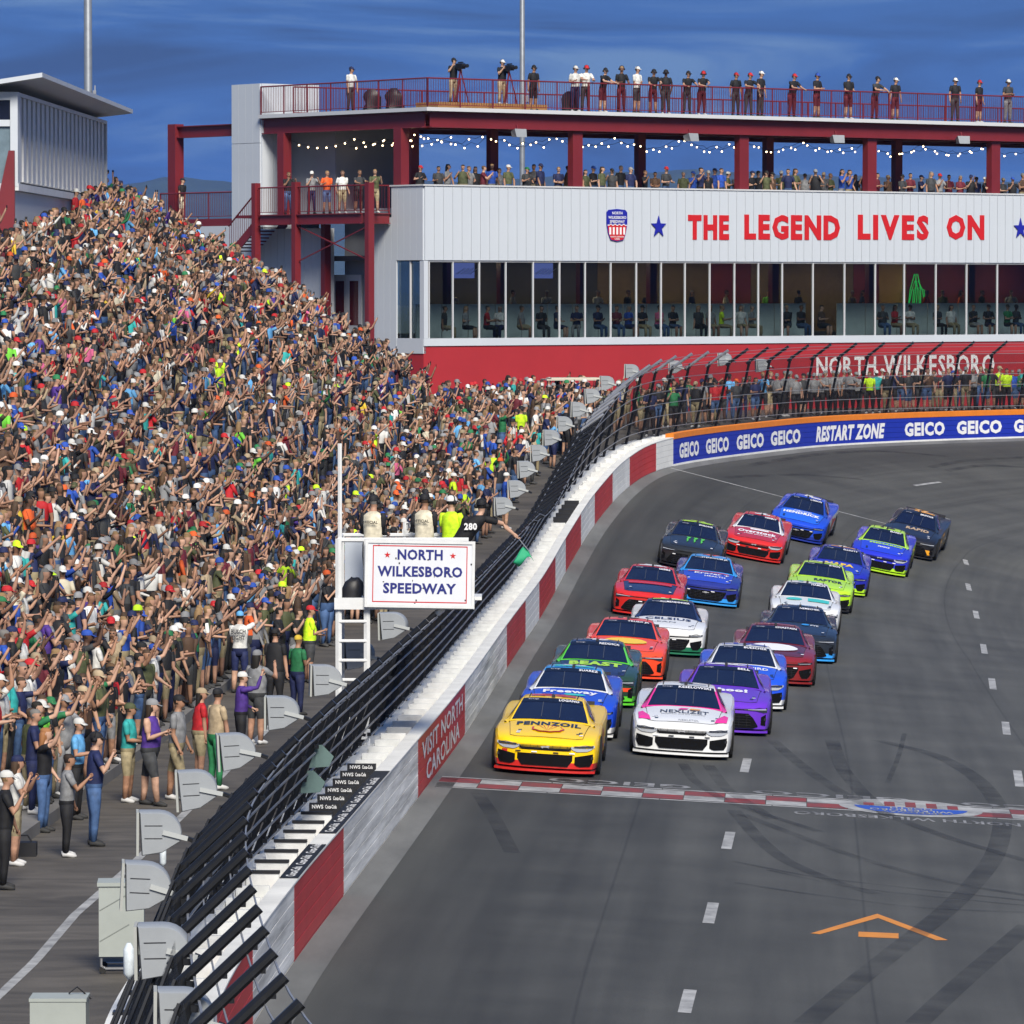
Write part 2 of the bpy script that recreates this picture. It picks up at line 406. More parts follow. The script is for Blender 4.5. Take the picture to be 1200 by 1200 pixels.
# lane dashes, read off the photograph (near end and far end of each)
dash = MB()
DASHES = [((802, 1187), (809, 1160)), ((830, 1082), (836, 1058)), ((851, 995), (856, 975)), ((872, 905), (876, 889)),
          ((1195, 922), (1192, 903)), ((1180, 861), (1178, 846)), ((1164, 808), (1162, 795)), ((1154, 766), (1152, 755)),
          ((1145, 725), (1143, 716)), ((1136, 692), (1134, 684)), ((1133, 662), (1131, 656))]
dn = 0
for a, c in DASHES:
    A, C = surf_px(*a), surf_px(*c)
    d_ = MB(); ribbon(d_, sub([A, C], 3), 0.17, 0.004)
    o = d_.build('lane_dash', P_WHITE); tag(o, kind='structure')
d_ = MB(); ribbon(d_, sub([surf_px(1072, 569), surf_px(1102, 565)], 4), 0.16, 0.004); tag(d_.build('lane_dash', P_WHITE), kind='structure')
# restart line
s_r = surf_px(792, 550)[0]
d_ = MB(); ribbon(d_, sub([(s_r, 0.1), (s_r - 0.5, 9.5)], 14), 0.13, 0.004); tag(d_.build('restart_line', P_WHITE), kind='structure')
# start / finish line: two rows of red and white blocks between thin white edges
A0 = surf_px(516, 916); A1 = surf_px(1200, 955)
s_f = A0[0]; slope = (A1[0] - A0[0]) / (A1[1] - A0[1])
def fl(d, off): return (s_f + slope * d + off, d)
wS, wD = .78, 0.735
fin = empty('finish_line', surf(s_f, 0.2)); tag(fin, kind='structure')
inv = fin.matrix_world.copy(); org = Vector(fin.location)
def fin_piece(name, pts, m, dz=0.004):
    b = MB(); b.add([surf(*p, dz) - org for p in pts], [tuple(range(len(pts)))]); return b.build(name, m, fin)
D0 = 0.15
for r in range(2):
    for i in range(19):
        d0 = D0 + i * wD; o0 = (r - 1) * wS
        red = (i + r) % 2 == 1
        fin_piece('checker_block', [fl(d0, o0), fl(d0 + wD - .015, o0), fl(d0 + wD - .015, o0 + wS - .02), fl(d0, o0 + wS - .02)], P_RED if red else P_WHITE)
for off in (-wS - 0.22, wS + 0.08):
    for i in range(7):
        fin_piece('edge_line', [fl(D0 + 2 * i, off), fl(D0 + 2 * i + 1.98, off), fl(D0 + 2 * i + 1.98, off + 0.13), fl(D0 + 2 * i, off + 0.13)], P_WHITE)
# painted emblem on the line
ec_s, ec_d = surf_px(1070, 960); ec_s = s_f + slope * ec_d
def ell(a, c, k=28, h0=0, h1=2 * math.pi): return [(ec_s + slope * a * math.cos(t) + c * math.sin(t), ec_d + a * math.cos(t)) for t in np.linspace(h0, h1, k, endpoint=False)]
fin_piece('emblem_border', ell(1.30, 1.45), P_WHITE, 0.008)
def fcap(pts, m, dz): fin_piece('emblem_field', pts, m, dz)
fcap([(ec_s + slope * 1.02 * math.cos(t) + 1.12 * math.sin(t), ec_d + 1.02 * math.cos(t)) for t in np.linspace(math.pi, 2 * math.pi, 16)], P_BLUE, 0.012)
for i in range(9):
    x0 = -0.85 + i * 0.19; hgt = 1.08 * math.sqrt(max(0, 1 - (x0 / 1.02)**2))
    if i % 2 == 0:
        fcap([(ec_s + 0.1 + slope * x0, ec_d + x0), (ec_s + 0.1 + slope * (x0 + .19), ec_d + x0 + .19), (ec_s + hgt * .9 + slope * (x0 + .19), ec_d + x0 + .19), (ec_s + hgt * .9 + slope * x0, ec_d + x0)], P_RED, 0.012)
def road_text(s, w, h, s_c, d_c, m, dz=0.016, flip=True, bold=0.02):
    sg = -1 if flip else 1
    b = text_on(s, w, h, lambda x, y: surf(s_c + sg * y + slope * sg * x, d_c + sg * x, dz) - org, bold)
    return b.build('lettering', m, fin)
road_text('NORTH', 0.75, 0.28, ec_s - 0.2, ec_d, P_WHITE); road_text('WILKESBORO', 1.5, 0.30, ec_s - 0.55, ec_d, P_WHITE); road_text('SPEEDWAY', 1.1, 0.22, ec_s - 0.86, ec_d, P_WHITE)
q = surf_px(975, 937); road_text('GEICO', 2.9, .62, s_f + slope * q[1] + 1.4, q[1], P_WORN, 0.006)
q = surf_px(1180, 946); road_text('GEICO', 2.9, .62, s_f + slope * q[1] + 1.4, q[1] + 0.6, P_WORN, 0.006)
q = surf_px(725, 922); road_text('GEICO', 2.6, 0.7, s_f + slope * q[1] + 1.5, q[1], P_WORN, 0.006)
q = surf_px(1066, 974); road_text('NORTH WILKESBORO', 4.0, .55, s_f + slope * q[1] - 1.9, q[1], P_WORN, 0.006)
# orange chevron and bar
ch = empty('chevron_marking', surf(*surf_px(1030, 1090))); tag(ch, kind='structure'); co_ = Vector(ch.location)
def chev(poly):
    b = MB(); b.add([surf(*surf_px(*p), 0.004) - co_ for p in poly], [tuple(range(len(poly)))]); b.build('painted_bar', P_ORANGE, ch)
chev([(950, 1094), (1028, 1071), (1029, 1076), (961, 1095)]); chev([(1028, 1071), (1111, 1102), (1097, 1102), (1029, 1076)])
chev([(1006, 1092), (1053, 1094), (1053, 1100), (1006, 1098)])
# white edge line down the concourse
d_ = MB(); L0 = [ground_px(*p) for p in ((-10, 1175), (40, 1128), (88, 1072), (150, 1018), (222, 948), (300, 868), (330, 838))]
L0 = sub(L0, 40)
for i, p in enumerate(L0):
    for sg in (-0.07, 0.07): d_.v.append((p[0] + sg, p[1], zg(p[1]) + 0.005))
d_.f = [(2 * i, 2 * i + 1, 2 * i + 3, 2 * i + 2) for i in range(39)]; d_.m = [0] * 39
tag(d_.build('edge_line', P_WHITE), kind='structure')
d_ = MB(); L0 = sub([ground_px(*p) for p in ((640, 520), (600, 560), (570, 600), (545, 630))], 12)
for p in L0:
    for sg in (-0.07, 0.07): d_.v.append((p[0] + sg, p[1], zg(p[1]) + 0.006))
d_.f = [(2 * i, 2 * i + 1, 2 * i + 3, 2 * i + 2) for i in range(11)]; d_.m = [0] * 11
tag(d_.build('edge_line', P_WHITE), kind='structure')

# tyre marks: dark rubber laid on the asphalt
def rubber():
    m = bpy.data.materials.new('tyre_rubber'); m.use_nodes = True; nt = m.node_tree; N = nt.nodes; L = nt.links
    b = N['Principled BSDF']; b.inputs['Base Color'].default_value = (0.022, 0.022, 0.024, 1); b.inputs['Roughness'].default_value = 0.65
    tc = N.new('ShaderNodeTexCoord'); nz = N.new('ShaderNodeTexNoise'); nz.inputs['Scale'].default_value = 0.9; nz.inputs['Detail'].default_value = 7
    L.new(tc.outputs['Object'], nz.inputs['Vector'])
    r = N.new('ShaderNodeMapRange'); r.inputs['From Min'].default_value = 0.3; r.inputs['From Max'].default_value = 0.72; r.inputs['To Min'].default_value = 0.02; r.inputs['To Max'].default_value = 0.36
    L.new(nz.outputs[0], r.inputs[0]); L.new(r.outputs[0], b.inputs['Alpha']); return m
M_RUB = rubber()
SKIDS = [([(1028, 868), (1100, 885), (1150, 915), (1178, 955), (1168, 1005), (1120, 1060), (1030, 1130), (945, 1200)], .34),
         ([(975, 868), (985, 900), (1010, 930), (1040, 955)], .30), ([(905, 868), (935, 895), (985, 930), (1050, 960), (1120, 985)], .26),
         ([(860, 950), (890, 985), (920, 1010), (980, 1035), (1025, 1048)], .26), ([(870, 955), (1000, 1005), (1110, 1035), (1205, 1050)], .22),
         ([(862, 1035), (960, 1050), (1080, 1065), (1205, 1070)], .14), ([(1075, 1200), (1140, 1140), (1205, 1085)], .32),
         ([(1060, 860), (1052, 890), (1040, 918)], .10), ([(640, 905), (690, 925), (700, 905)], .22), ([(830, 897), (850, 925), (905, 960)], .24),
         ([(800, 895), (812, 915), (850, 940), (960, 975)], .2), ([(900, 1020), (1000, 1042), (1205, 1062)], .10), ([(860, 1010), (960, 1030), (1205, 1056)], .12),
         ([(560, 930), (580, 960), (600, 1000)], .26), ([(1120, 985), (1205, 1010)], .25)]
for pl, w in SKIDS:
    b = MB(); q = np.array([surf_px(*p) for p in pl]); q = sub(q, 9 * len(pl))
    for _ in range(14): q[1:-1] = q[1:-1] * .5 + (q[:-2] + q[2:]) * .25
    ribbon(b, q, w, 0.009 + 0.0005 * len(pl)); tag(b.build('tyre_mark', M_RUB), kind='structure')
for pl in ([(880, 545), (960, 532), (1030, 528), (1110, 535)], [(1090, 548), (1130, 540), (1205, 536)], [(1110, 552), (1150, 545), (1205, 548)], [(850, 560), (940, 556), (1010, 562)]):
    b = MB(); q = sub(np.array([surf_px(*p) for p in pl]), 30)
    for _ in range(14): q[1:-1] = q[1:-1] * .5 + (q[:-2] + q[2:]) * .25
    ribbon(b, q, .3, 0.011); tag(b.build('tyre_mark', M_RUB), kind='structure')

# ================================================================== the wall with its energy-absorbing barrier
M_WW = mat('wall_white', (0.76, 0.76, 0.73), 0.55, var=0.16, vscale=1.1, bump=0.15, bscale=9)
M_WR = mat('wall_red', (0.50, 0.035, 0.03), 0.5, var=0.15, vscale=1.0)
M_WB = mat('banner_blue', (0.012, 0.03, 0.36), 0.45, var=0.06)
M_WO = mat('banner_orange', (0.70, 0.20, 0.015), 0.5, var=0.1)
M_BLK = mat('black_board', (0.012, 0.012, 0.014), 0.5)
M_TXTW = mat('lettering_white', (0.75, 0.75, 0.75), 0.5)
M_SCUFF = mat('wall_white_scuffed', (0.76, 0.75, 0.71), 0.6, var=0.55, vscale=1.4, stretch=(1, .15, 3))
wall = empty('barrier_wall', wp(s_of_y(60), 0)); tag(wall, 'white and red painted track wall with ribbed top and blue banners, curving round the turn', 'wall')
worg = Vector(wall.location)
def wchild(b, name, m, smooth=False):
    b.v = [tuple(Vector(p) - worg) for p in b.v]; return b.build(name, m, wall, smooth)
H = 1.0
FACE = [(-.24, H), (0.0, H)]
for i in range(5):
    z1 = H - i * .2; z0 = z1 - .2
    FACE += [(0.0, z1 - .006), (0.0, z0 + .012), (-.014, z0 + .009), (-.014, z0 - .0)]
FACE += [(0.0, -.02), (0.0, -.35), (-.24, -.35)]
edges = [(s_of_y(29), 'w')]
def se(px): return s_on_line(px, 0.0, 0.0)
s_bot0, s_bot1 = s_on_line(262, 0, .9, 50, 80), s_on_line(296, 0, 0.0)
edges += [(s_of_y(55.5), 'r'), (s_of_y(61.2), 'w'), (se(345), 'r'), (se(403), 'w'), (se(490), 'p'), (se(545), 'w'), (se(594), 'r'), (se(616), 'w'), (se(632), 'r'),
          (se(651), 'w'), (se(663), 'r'), (se(681), 'w'), (se(697), 'r'), (se(718), 'w'), (se(738), 'r'), (se(769), 'w'), (se(789), 'b'), (S_MAX - 1, '')]
S_BLUE = se(789)
for (a, k), (c, _) in zip(edges[:-1], edges[1:]):
    m = {'w': M_SCUFF if a < s_of_y(120) else M_WW, 'r': M_WR, 'p': M_WR, 'b': M_WB}[k]
    n = max(1, int((c - a) / 6.0))
    for i in range(n):
        s0 = a + (c - a) * i / n; s1 = a + (c - a) * (i + 1) / n
        wchild(loft(FACE, s0 + 0.008, s1 - 0.008, 1.0), 'face_panel', m)
# thin white cap over the face, orange above the banners
wchild(loft([(-.25, H + .004), (0.012, H + .004), (0.012, H + .03), (-.25, H + .03)], s_of_y(29), S_BLUE, 1.0), 'cap_rail', M_WW)
wchild(loft([(-.30, H + .004), (0.02, H - .03), (0.02, H + .16), (-.10, H + .19), (-.30, H + .16)], S_BLUE, S_MAX - 1, 1.0), 'cap_rail', M_WO)
wchild(loft([(0.004, .0), (0.016, .0), (0.016, .07), (0.004, .07)], S_BLUE, S_MAX - 1, 1.0), 'kick_strip', M_WW)
# concrete wall behind and the floor of the gap
nseg = 24
for i in range(nseg):
    s0 = s_of_y(29) + (S_MAX - 1 - s_of_y(29)) * i / nseg; s1 = s_of_y(29) + (S_MAX - 1 - s_of_y(29)) * (i + 1) / nseg
    wchild(loft([(-1.15, -.6), (-1.15, H), (-.70, H), (-.70, H - .2), (-.245, H - .2), (-.245, H - .24), (-.74, H - .24), (-.74, -.6)], s0 + .004, s1 - .004, 1.0), 'concrete_block', M_WW)
# ribs across the gap
M_RIB = mat('rib_white', (0.70, 0.71, 0.70), 0.55, var=0.2, vscale=3)
def rib(s, black):
    b = MB(); p = Vector(wp(s, 0)); x, y, z, tx, ty = frame(s)
    for s_a, s_b, d0, d1, z0, z1, mi in ([(0, .07, -.69, -.255, H - .195, H + (.10 if black else .07), 0)] + ([(-.012, .085, -.71, -.245, H + (-.10 if black == 2 else .085), H + .125, 1)] if black else [])):
        P = [wp(s + ss, dd, zz) for ss in (s_a, s_b) for dd in (d0, d1) for zz in (z0, z1)]
        b.add(P, [(0, 1, 3, 2), (4, 6, 7, 5), (0, 4, 5, 1), (2, 3, 7, 6), (0, 2, 6, 4), (1, 5, 7, 3)], mi)
    # sloped brace behind the plate
    P = [wp(s + .07, -.66, H - .195), wp(s + .07, -.28, H - .195), wp(s + .45, -.28, H - .195), wp(s + .45, -.66, H - .195), wp(s + .07, -.66, H + .03), wp(s + .07, -.28, H + .03)]
    b.add(P, [(0, 3, 4), (1, 5, 2), (4, 3, 2, 5)], 0)
    wchild(b, 'rib', [M_RIB, M_BLK])
sp = 1.28; k = 0; s = s_of_y(42)
sb0, sb1, sb2 = s_of_y(67.0), s_of_y(76.0), s_of_y(83.6)
while s < s_of_y(200):
    rib(s, 1 if sb0 < s < sb1 else 2 if sb1 <= s < sb2 else 2 if s_of_y(158) < s < s_of_y(164) else 0); s += sp
# dark printed strips on the face's top, with small white lettering
for (pa, pb) in ((s_of_y(67.5), s_of_y(71.6)), (s_of_y(73.1), s_of_y(82.6))):
    wchild(loft([(-.24, H + .034), (0.008, H + .034), (0.008, H + .042), (-.24, H + .042)], pa, pb, .8), 'printed_strip', M_BLK)
    sc_ = pa + .7
    while sc_ < pb - .5:
        wchild(text_on('Coca-Cola', 1.15, .13, lambda x, y: wp(sc_ + x, -.115 - y, H + .046)), 'lettering', M_TXTW); sc_ += 1.4
s = s_of_y(76.5)
while s < sb2 - .5:
    for dd, t in ((-.58, 'NWS'), (-.38, 'Coca-Cola')):
        wchild(text_on(t, .17, .06, lambda x, y: wp(s - .02, dd + x, H + .075 + y)), 'lettering', M_TXTW)
    s += sp
def wall_text(t, w, h, s_c, z_c, m, bold=.04, shear=0.0, off=.006):
    # local slope: the text follows the wall foot
    wchild(text_on(t, w, h, lambda x, y: wp(s_c + x, off, z_c + y), bold, shear), 'lettering', m)
pc = (se(490) + se(545)) / 2; pw = se(545) - se(490)
wall_text('VISIT NORTH', pw * .86, .34, pc, .70, M_TXTW, .02); wall_text('CAROLINA', pw * .70, .36, pc, .26, M_TXTW, .02)
for px0, px1, t in ((796, 819, 'GEICO'), (827, 854, 'GEICO'), (863, 895, 'GEICO'), (903, 938, 'GEICO'), (956, 1037, 'RESTART ZONE'), (1060, 1107, 'GEICO'), (1121, 1174, 'GEICO'), (1188, 1240, 'GEICO')):
    a, c = s_on_line(px0, 0, .5, 170, 223), s_on_line(px1, 0, .5, 170, 223)
    wall_text(t, c - a, .56 if t == 'GEICO' else .62, (a + c) / 2, .50, M_TXTW, .05, 0.0 if t == 'GEICO' else .25)

# ================================================================== catch fence
M_POST = mat('post_black', (0.014, 0.015, 0.018), 0.38, metal=0.3, var=0.2, vscale=5)
M_STEEL = mat('galvanised', (0.42, 0.43, 0.45), 0.4, metal=0.7, var=0.2)
M_CABLE = mat('cable_steel', (0.30, 0.31, 0.33), 0.45, metal=0.5)
fence = empty('catch_fence', wp(s_of_y(60), -1.0, H)); tag(fence, 'tall black catch fence of leaning posts, steel cables and wire mesh on the track wall', 'fence')
forg = Vector(fence.location)
def fchild(b, name, m, smooth=False, kind=None):
    b.v = [tuple(Vector(p) - forg) for p in b.v]; o = b.build(name, m, fence, smooth)
    if kind: o['kind'] = kind
    return o
FOOT = (-1.0, H - .3)
def kink(s):
    t_ = max(0.0, min(1.0, (frame(s)[1] - 135) / 45)); return (-.28 - .10 * t_, H + 1.65 + .85 * t_)
def arm_len(s): return (.66, .62) if s < s_of_y(130) else (.75, .50)
fs0, fs1 = s_of_y(36.5), S_MAX - 3
post_s = []; s = fs0
while s < fs1:
    post_s.append(s); Y = frame(s)[1]
    s += 1.55 if Y < 60 else 1.9 if Y < 130 else 2.0 if Y < 185 else 2.3
for s in post_s:
    KINK = kink(s)
    b = MB(); al = arm_len(s); far = 165 < frame(s)[1] < 190
    tip = (KINK[0] + al[0], KINK[1] + al[1])
    b.tube([wp(s, *FOOT), wp(s, *KINK), wp(s, KINK[0] + .06, KINK[1] + .05)], .055, 6, 0)
    b.tube([wp(s, KINK[0] - .12, KINK[1] - .11), wp(s, tip[0], tip[1])], .052, 8, 0 if not far else 1)
    for t in (.1, .45, .85):                                   # clamps
        p = wp(s, KINK[0] + al[0] * t, KINK[1] + al[1] * t - .06); b.box(p, (.05, .05, .05), None, 2)
    for t in (.25, .5, .75, .97):
        p = wp(s - .05, FOOT[0] + (KINK[0] - FOOT[0]) * t + .06, FOOT[1] + (KINK[1] - FOOT[1]) * t); b.box(p, (.07, .05, .06), None, 2)
    p = wp(s, FOOT[0], H + .02); b.box(p, (.2, .2, .03), None, 0)
    fchild(b, 'post', [M_POST, M_STEEL, M_POST])
for t in (.22, .38, .54, .70, .86, 1.0):                        # cables on the leaning part
    b = MB(); pts = []
    for q in np.linspace(fs0, fs1, 151):
        KINK = kink(q); pts.append(wp(q, FOOT[0] + (KINK[0] - FOOT[0]) * t + .075, FOOT[1] + (KINK[1] - FOOT[1]) * t))
    b.tube(pts, .016, 4, 0); fchild(b, 'cable', M_CABLE)
for t in (.35, .75, 1.0):
    ss = np.linspace(fs0, fs1, 150); b = MB()
    b.tube([wp(q, kink(q)[0] + arm_len(q)[0] * t, kink(q)[1] + arm_len(q)[1] * t - .07) for q in ss], .011, 4, 0); fchild(b, 'cable', M_CABLE)
def wire_mesh():
    m = bpy.data.materials.new('wire_mesh'); m.use_nodes = True; nt = m.node_tree; N = nt.nodes; L = nt.links
    b = N['Principled BSDF']; b.inputs['Base Color'].default_value = (0.02, 0.02, 0.022, 1); b.inputs['Roughness'].default_value = 0.5; b.inputs['Metallic'].default_value = 0.3
    tc = N.new('ShaderNodeTexCoord'); sx = N.new('ShaderNodeSeparateXYZ'); L.new(tc.outputs['UV'], sx.inputs[0])
    def pp(op):
        a = N.new('ShaderNodeMath'); a.operation = op; L.new(sx.outputs[0], a.inputs[0]); L.new(sx.outputs[1], a.inputs[1])
        q = N.new('ShaderNodeMath'); q.operation = 'PINGPONG'; q.inputs[1].default_value = 0.035; L.new(a.outputs[0], q.inputs[0])
        c = N.new('ShaderNodeMath'); c.operation = 'LESS_THAN'; c.inputs[1].default_value = 0.0075; L.new(q.outputs[0], c.inputs[0]); return c.outputs[0]
    mx = N.new('ShaderNodeMath'); mx.operation = 'MAXIMUM'; L.new(pp('ADD'), mx.inputs[0]); L.new(pp('SUBTRACT'), mx.inputs[1])
    L.new(mx.outputs[0], b.inputs['Alpha']); return m
M_MESH = wire_mesh()
ms = np.arange(fs0, fs1, 1.0); b = MB(); uv = []
for q in ms:
    KINK = kink(q); span_ = math.hypot(KINK[0] - FOOT[0], KINK[1] - FOOT[1])
    for t in (0.1, 0.4, 0.7, 1.0):
        b.v.append(tuple(wp(q, FOOT[0] + (KINK[0] - FOOT[0]) * t - .06, FOOT[1] + (KINK[1] - FOOT[1]) * t) - forg)); uv.append((q, span_ * t))
for i in range(len(ms) - 1):
    for j in range(3): b.f.append((i * 4 + j, i * 4 + j + 1, i * 4 + 5 + j, i * 4 + 4 + j)); b.m.append(0)
me = b.mesh('wire_mesh', M_MESH); ul = me.uv_layers.new(name='UVMap'); li = np.empty(len(me.loops), int); me.loops.foreach_get('vertex_index', li)
ul.data.foreach_set('uv', np.array(uv, float)[li].ravel())
tag(obj('wire_mesh', me, fence), kind='stuff')
# black bracing behind the near posts (bundled pipes that darken the fence)
for s in post_s:
    if frame(s)[1] < 150:
        KINK = kink(s)
        b = MB(); b.tube([wp(s + .25, FOOT[0] - .06, H + .05), wp(s + 1.5, KINK[0] - .1, KINK[1] - .02)], .022, 5, 0)
        fchild(b, 'brace', M_POST)

# ================================================================== race cars
LEN = 4.9
def ip(y, xsn, v): return np.interp(y, xsn, v)
_yk = [0, .05, .14, .35, .8, 1.4, 2.5, 3.4, 4.3, 4.8, 4.9]
def hw(y): return float(ip(y, _yk, [.905, .93, .95, .975, .995, .985, .965, .99, .985, .94, .92]))
def zsh(y): return float(ip(y, _yk, [.57, .625, .66, .71, .77, .81, .83, .88, .94, .95, .93]))
def zce(y): return float(ip(y, _yk, [.585, .645, .685, .745, .815, .905, .93, .96, .985, .985, .96]))
def bow(x, y): return .30 * (abs(x) / .95)**3.2 * max(0.0, 1 - y / 1.3)
SECU = [0.0, .34, .62, .80]
def body_section(y):
    w, zs, zc = hw(y), zsh(y), zce(y)
    half = [(0, zc), (.34 * w, zc - .004), (.60 * w, zc - .018 - .25 * (zc - zs) * .3), (.82 * w, zs + .024), (.945 * w, zs + .006), (.985 * w, zs - .04), (w, zs - .14), (w * 1.003, .42), (w * .99, .26), (w * .965, .15)]
    return half
def hood_z(x, y):
    h = body_section(y); return float(np.interp(abs(x), [p[0] for p in h[:5]], [p[1] for p in h[:5]]))
CAR = {}
M_CB = attr_mat('car_body_paint', 'body', .28, .5, var=0.0, spec=.5); M_CS = attr_mat('car_side_paint', 'side', .28, .5, var=0.0, spec=.5)
M_CH = attr_mat('car_hood_paint', 'hood', .28, .5, var=0.0, spec=.5); M_CR = attr_mat('car_roof_paint', 'roof', .28, .5, var=0.0, spec=.5)
M_CP = attr_mat('car_pillar_paint', 'pillar', .28, .5, var=0.0, spec=.5); M_CL = attr_mat('car_lower_paint', 'lower', .35, .6, var=0.0, spec=.5)
M_CA = attr_mat('car_accent_paint', 'accent', .3, .8, var=0.0, spec=.5)
M_GLASS = mat('car_glass', (0.006, 0.009, 0.030), 0.08, spec=0.45, coat=0.25)
M_GLASSD = mat('car_glass_banner', (0.006, 0.008, 0.02), 0.2)
M_TYRE = mat('tyre', (0.015, 0.015, 0.015), 0.85); M_RIMM = mat('rim', (0.10, 0.10, 0.10), 0.35, metal=.8)
M_GRIL = mat('grille_black', (0.005, 0.005, 0.006), 0.8, spec=.1); M_LAMP = mat('lamp_decal', (0.34, 0.36, 0.40), 0.2, coat=.6); M_LAMPD = mat('lamp_dark', (0.03, 0.032, 0.04), 0.25)
M_CHROME = mat('emblem_silver', (0.6, 0.6, 0.62), 0.3, metal=.6); M_INT = mat('car_interior', (0.02, 0.02, 0.025), 0.8)
M_NET = mat('window_net', (0.02, 0.02, 0.02), 0.9)

def make_body():
    b = MB(); st = [0, .03, .08, .16, .3, .5, .75, 1.0, 1.25, 1.5, 2.0, 2.5, 3.0, 3.5, 4.0, 4.4, 4.7, 4.86, 4.9]
    rows = []
    for y in st:
        h = body_section(y); pts = [(-x, z) for x, z in reversed(h[1:])] + h
        rows.append([(x, y + bow(x, y), z) for x, z in pts])
    k = len(rows[0]); vs = [p for r in rows for p in r]; o = b.add(vs, [])
    for i in range(len(st) - 1):
        for j in range(k - 1):
            ym = (st[i] + st[i + 1]) / 2; q = min(j, k - 2 - j)          # q: 0 sill .. upward
            mi = 2 if q == 0 else (1 if q <= 3 and ym > 1.1 else 0)
            b.f.append((i * k + j, i * k + j + 1, (i + 1) * k + j + 1, (i + 1) * k + j)); b.m.append(mi)
    # fascia: bowed grid closing the nose
    h = body_section(0); cols = 14; base = len(b.v); prof = h[4:]
    zl = [h[0][1]] + [p[1] for p in prof]
    for r, z in enumerate(zl):
        w = np.interp(z, [p[1] for p in reversed(h)], [p[0] for p in reversed(h)]) if r > 0 else .5
        w = prof[r - 1][0] if r > 0 else .34 * hw(0)
        for c in range(cols + 1):
            x = -w + 2 * w * c / cols
            b.v.append((x, bow(x, 0) - (.012 if 0 < r < len(zl) - 1 else 0), z if r > 0 else hood_z(x, 0)))
    for r in range(len(zl) - 1):
        for c in range(cols):
            a = base + r * (cols + 1) + c
            b.f.append((a, a + cols + 1, a + cols + 2, a + 1)); b.m.append(2 if r == len(zl) - 2 else 0)
    # tail
    t = len(st) - 1; b.f.append(tuple(t * k + j for j in range(k))); b.m.append(1)
    me = b.mesh('body', [M_CB, M_CS, M_CL]); hard(me, 24); return me
def patch(fn, us, vs_, mats, name, smooth=True):
    b = MB(); nu, nv = len(us), len(vs_)
    for u in us:
        for v in vs_: b.v.append(tuple(fn(u, v)))
    for i in range(nu - 1):
        for j in range(nv - 1): b.f.append((i * nv + j, i * nv + j + 1, (i + 1) * nv + j + 1, (i + 1) * nv + j)); b.m.append(0)
    return b.mesh(name, mats, smooth)
_gy = [1.36, 1.8, 2.15, 2.32, 2.6, 3.0, 3.25, 3.6, 4.0, 4.15]
def gzt(y): return float(ip(y, _gy, [.895, 1.075, 1.215, 1.262, 1.28, 1.27, 1.235, 1.12, .995, .975]))
def ght(y): return float(ip(y, _gy, [.755, .675, .60, .575, .565, .555, .56, .59, .64, .66]))
def ghb(y): return float(ip(y, _gy, [.84, .83, .815, .81, .80, .78, .77, .75, .73, .72]))
def gtop(x, y):
    h = ght(y); t = min(abs(x) / h, 1.0); return gzt(y) - .018 * t**2 - .02 * t**6
def make_greenhouse():
    b = MB(); rows = []
    ysn = [1.34, 1.5, 1.65, 1.8, 2.0, 2.15, 2.3, 2.45, 2.7, 3.0, 3.2, 3.4, 3.6, 3.8, 4.0, 4.15]
    for y in ysn:
        h, zb = ght(y), .84
        half = [(0, gtop(0, y)), (.5 * h, gtop(.5 * h, y)), (.85 * h, gtop(.85 * h, y)), (h, gtop(h, y)), (h + .03, gtop(h, y) - .035), (ghb(y), zb + .02), (ghb(y) + .03, zb - .06)]
        half = [(x, min(z, max(z, .78))) for x, z in half]
        rows.append([(-x, y, z) for x, z in reversed(half[1:])] + [(x, y, z) for x, z in half])
    k = len(rows[0]); b.v = [p for r in rows for p in r]
    for i in range(len(ysn) - 1):
        for j in range(k - 1):
            ym = (ysn[i] + ysn[i + 1]) / 2; q = min(j, k - 2 - j)
            mi = 0 if (q >= 3 and 2.2 < ym < 3.2) else 1
            b.f.append((i * k + j, i * k + j + 1, (i + 1) * k + j + 1, (i + 1) * k + j)); b.m.append(mi)
    me = b.mesh('roof', [M_CR, M_CP]); hard(me, 38); return me
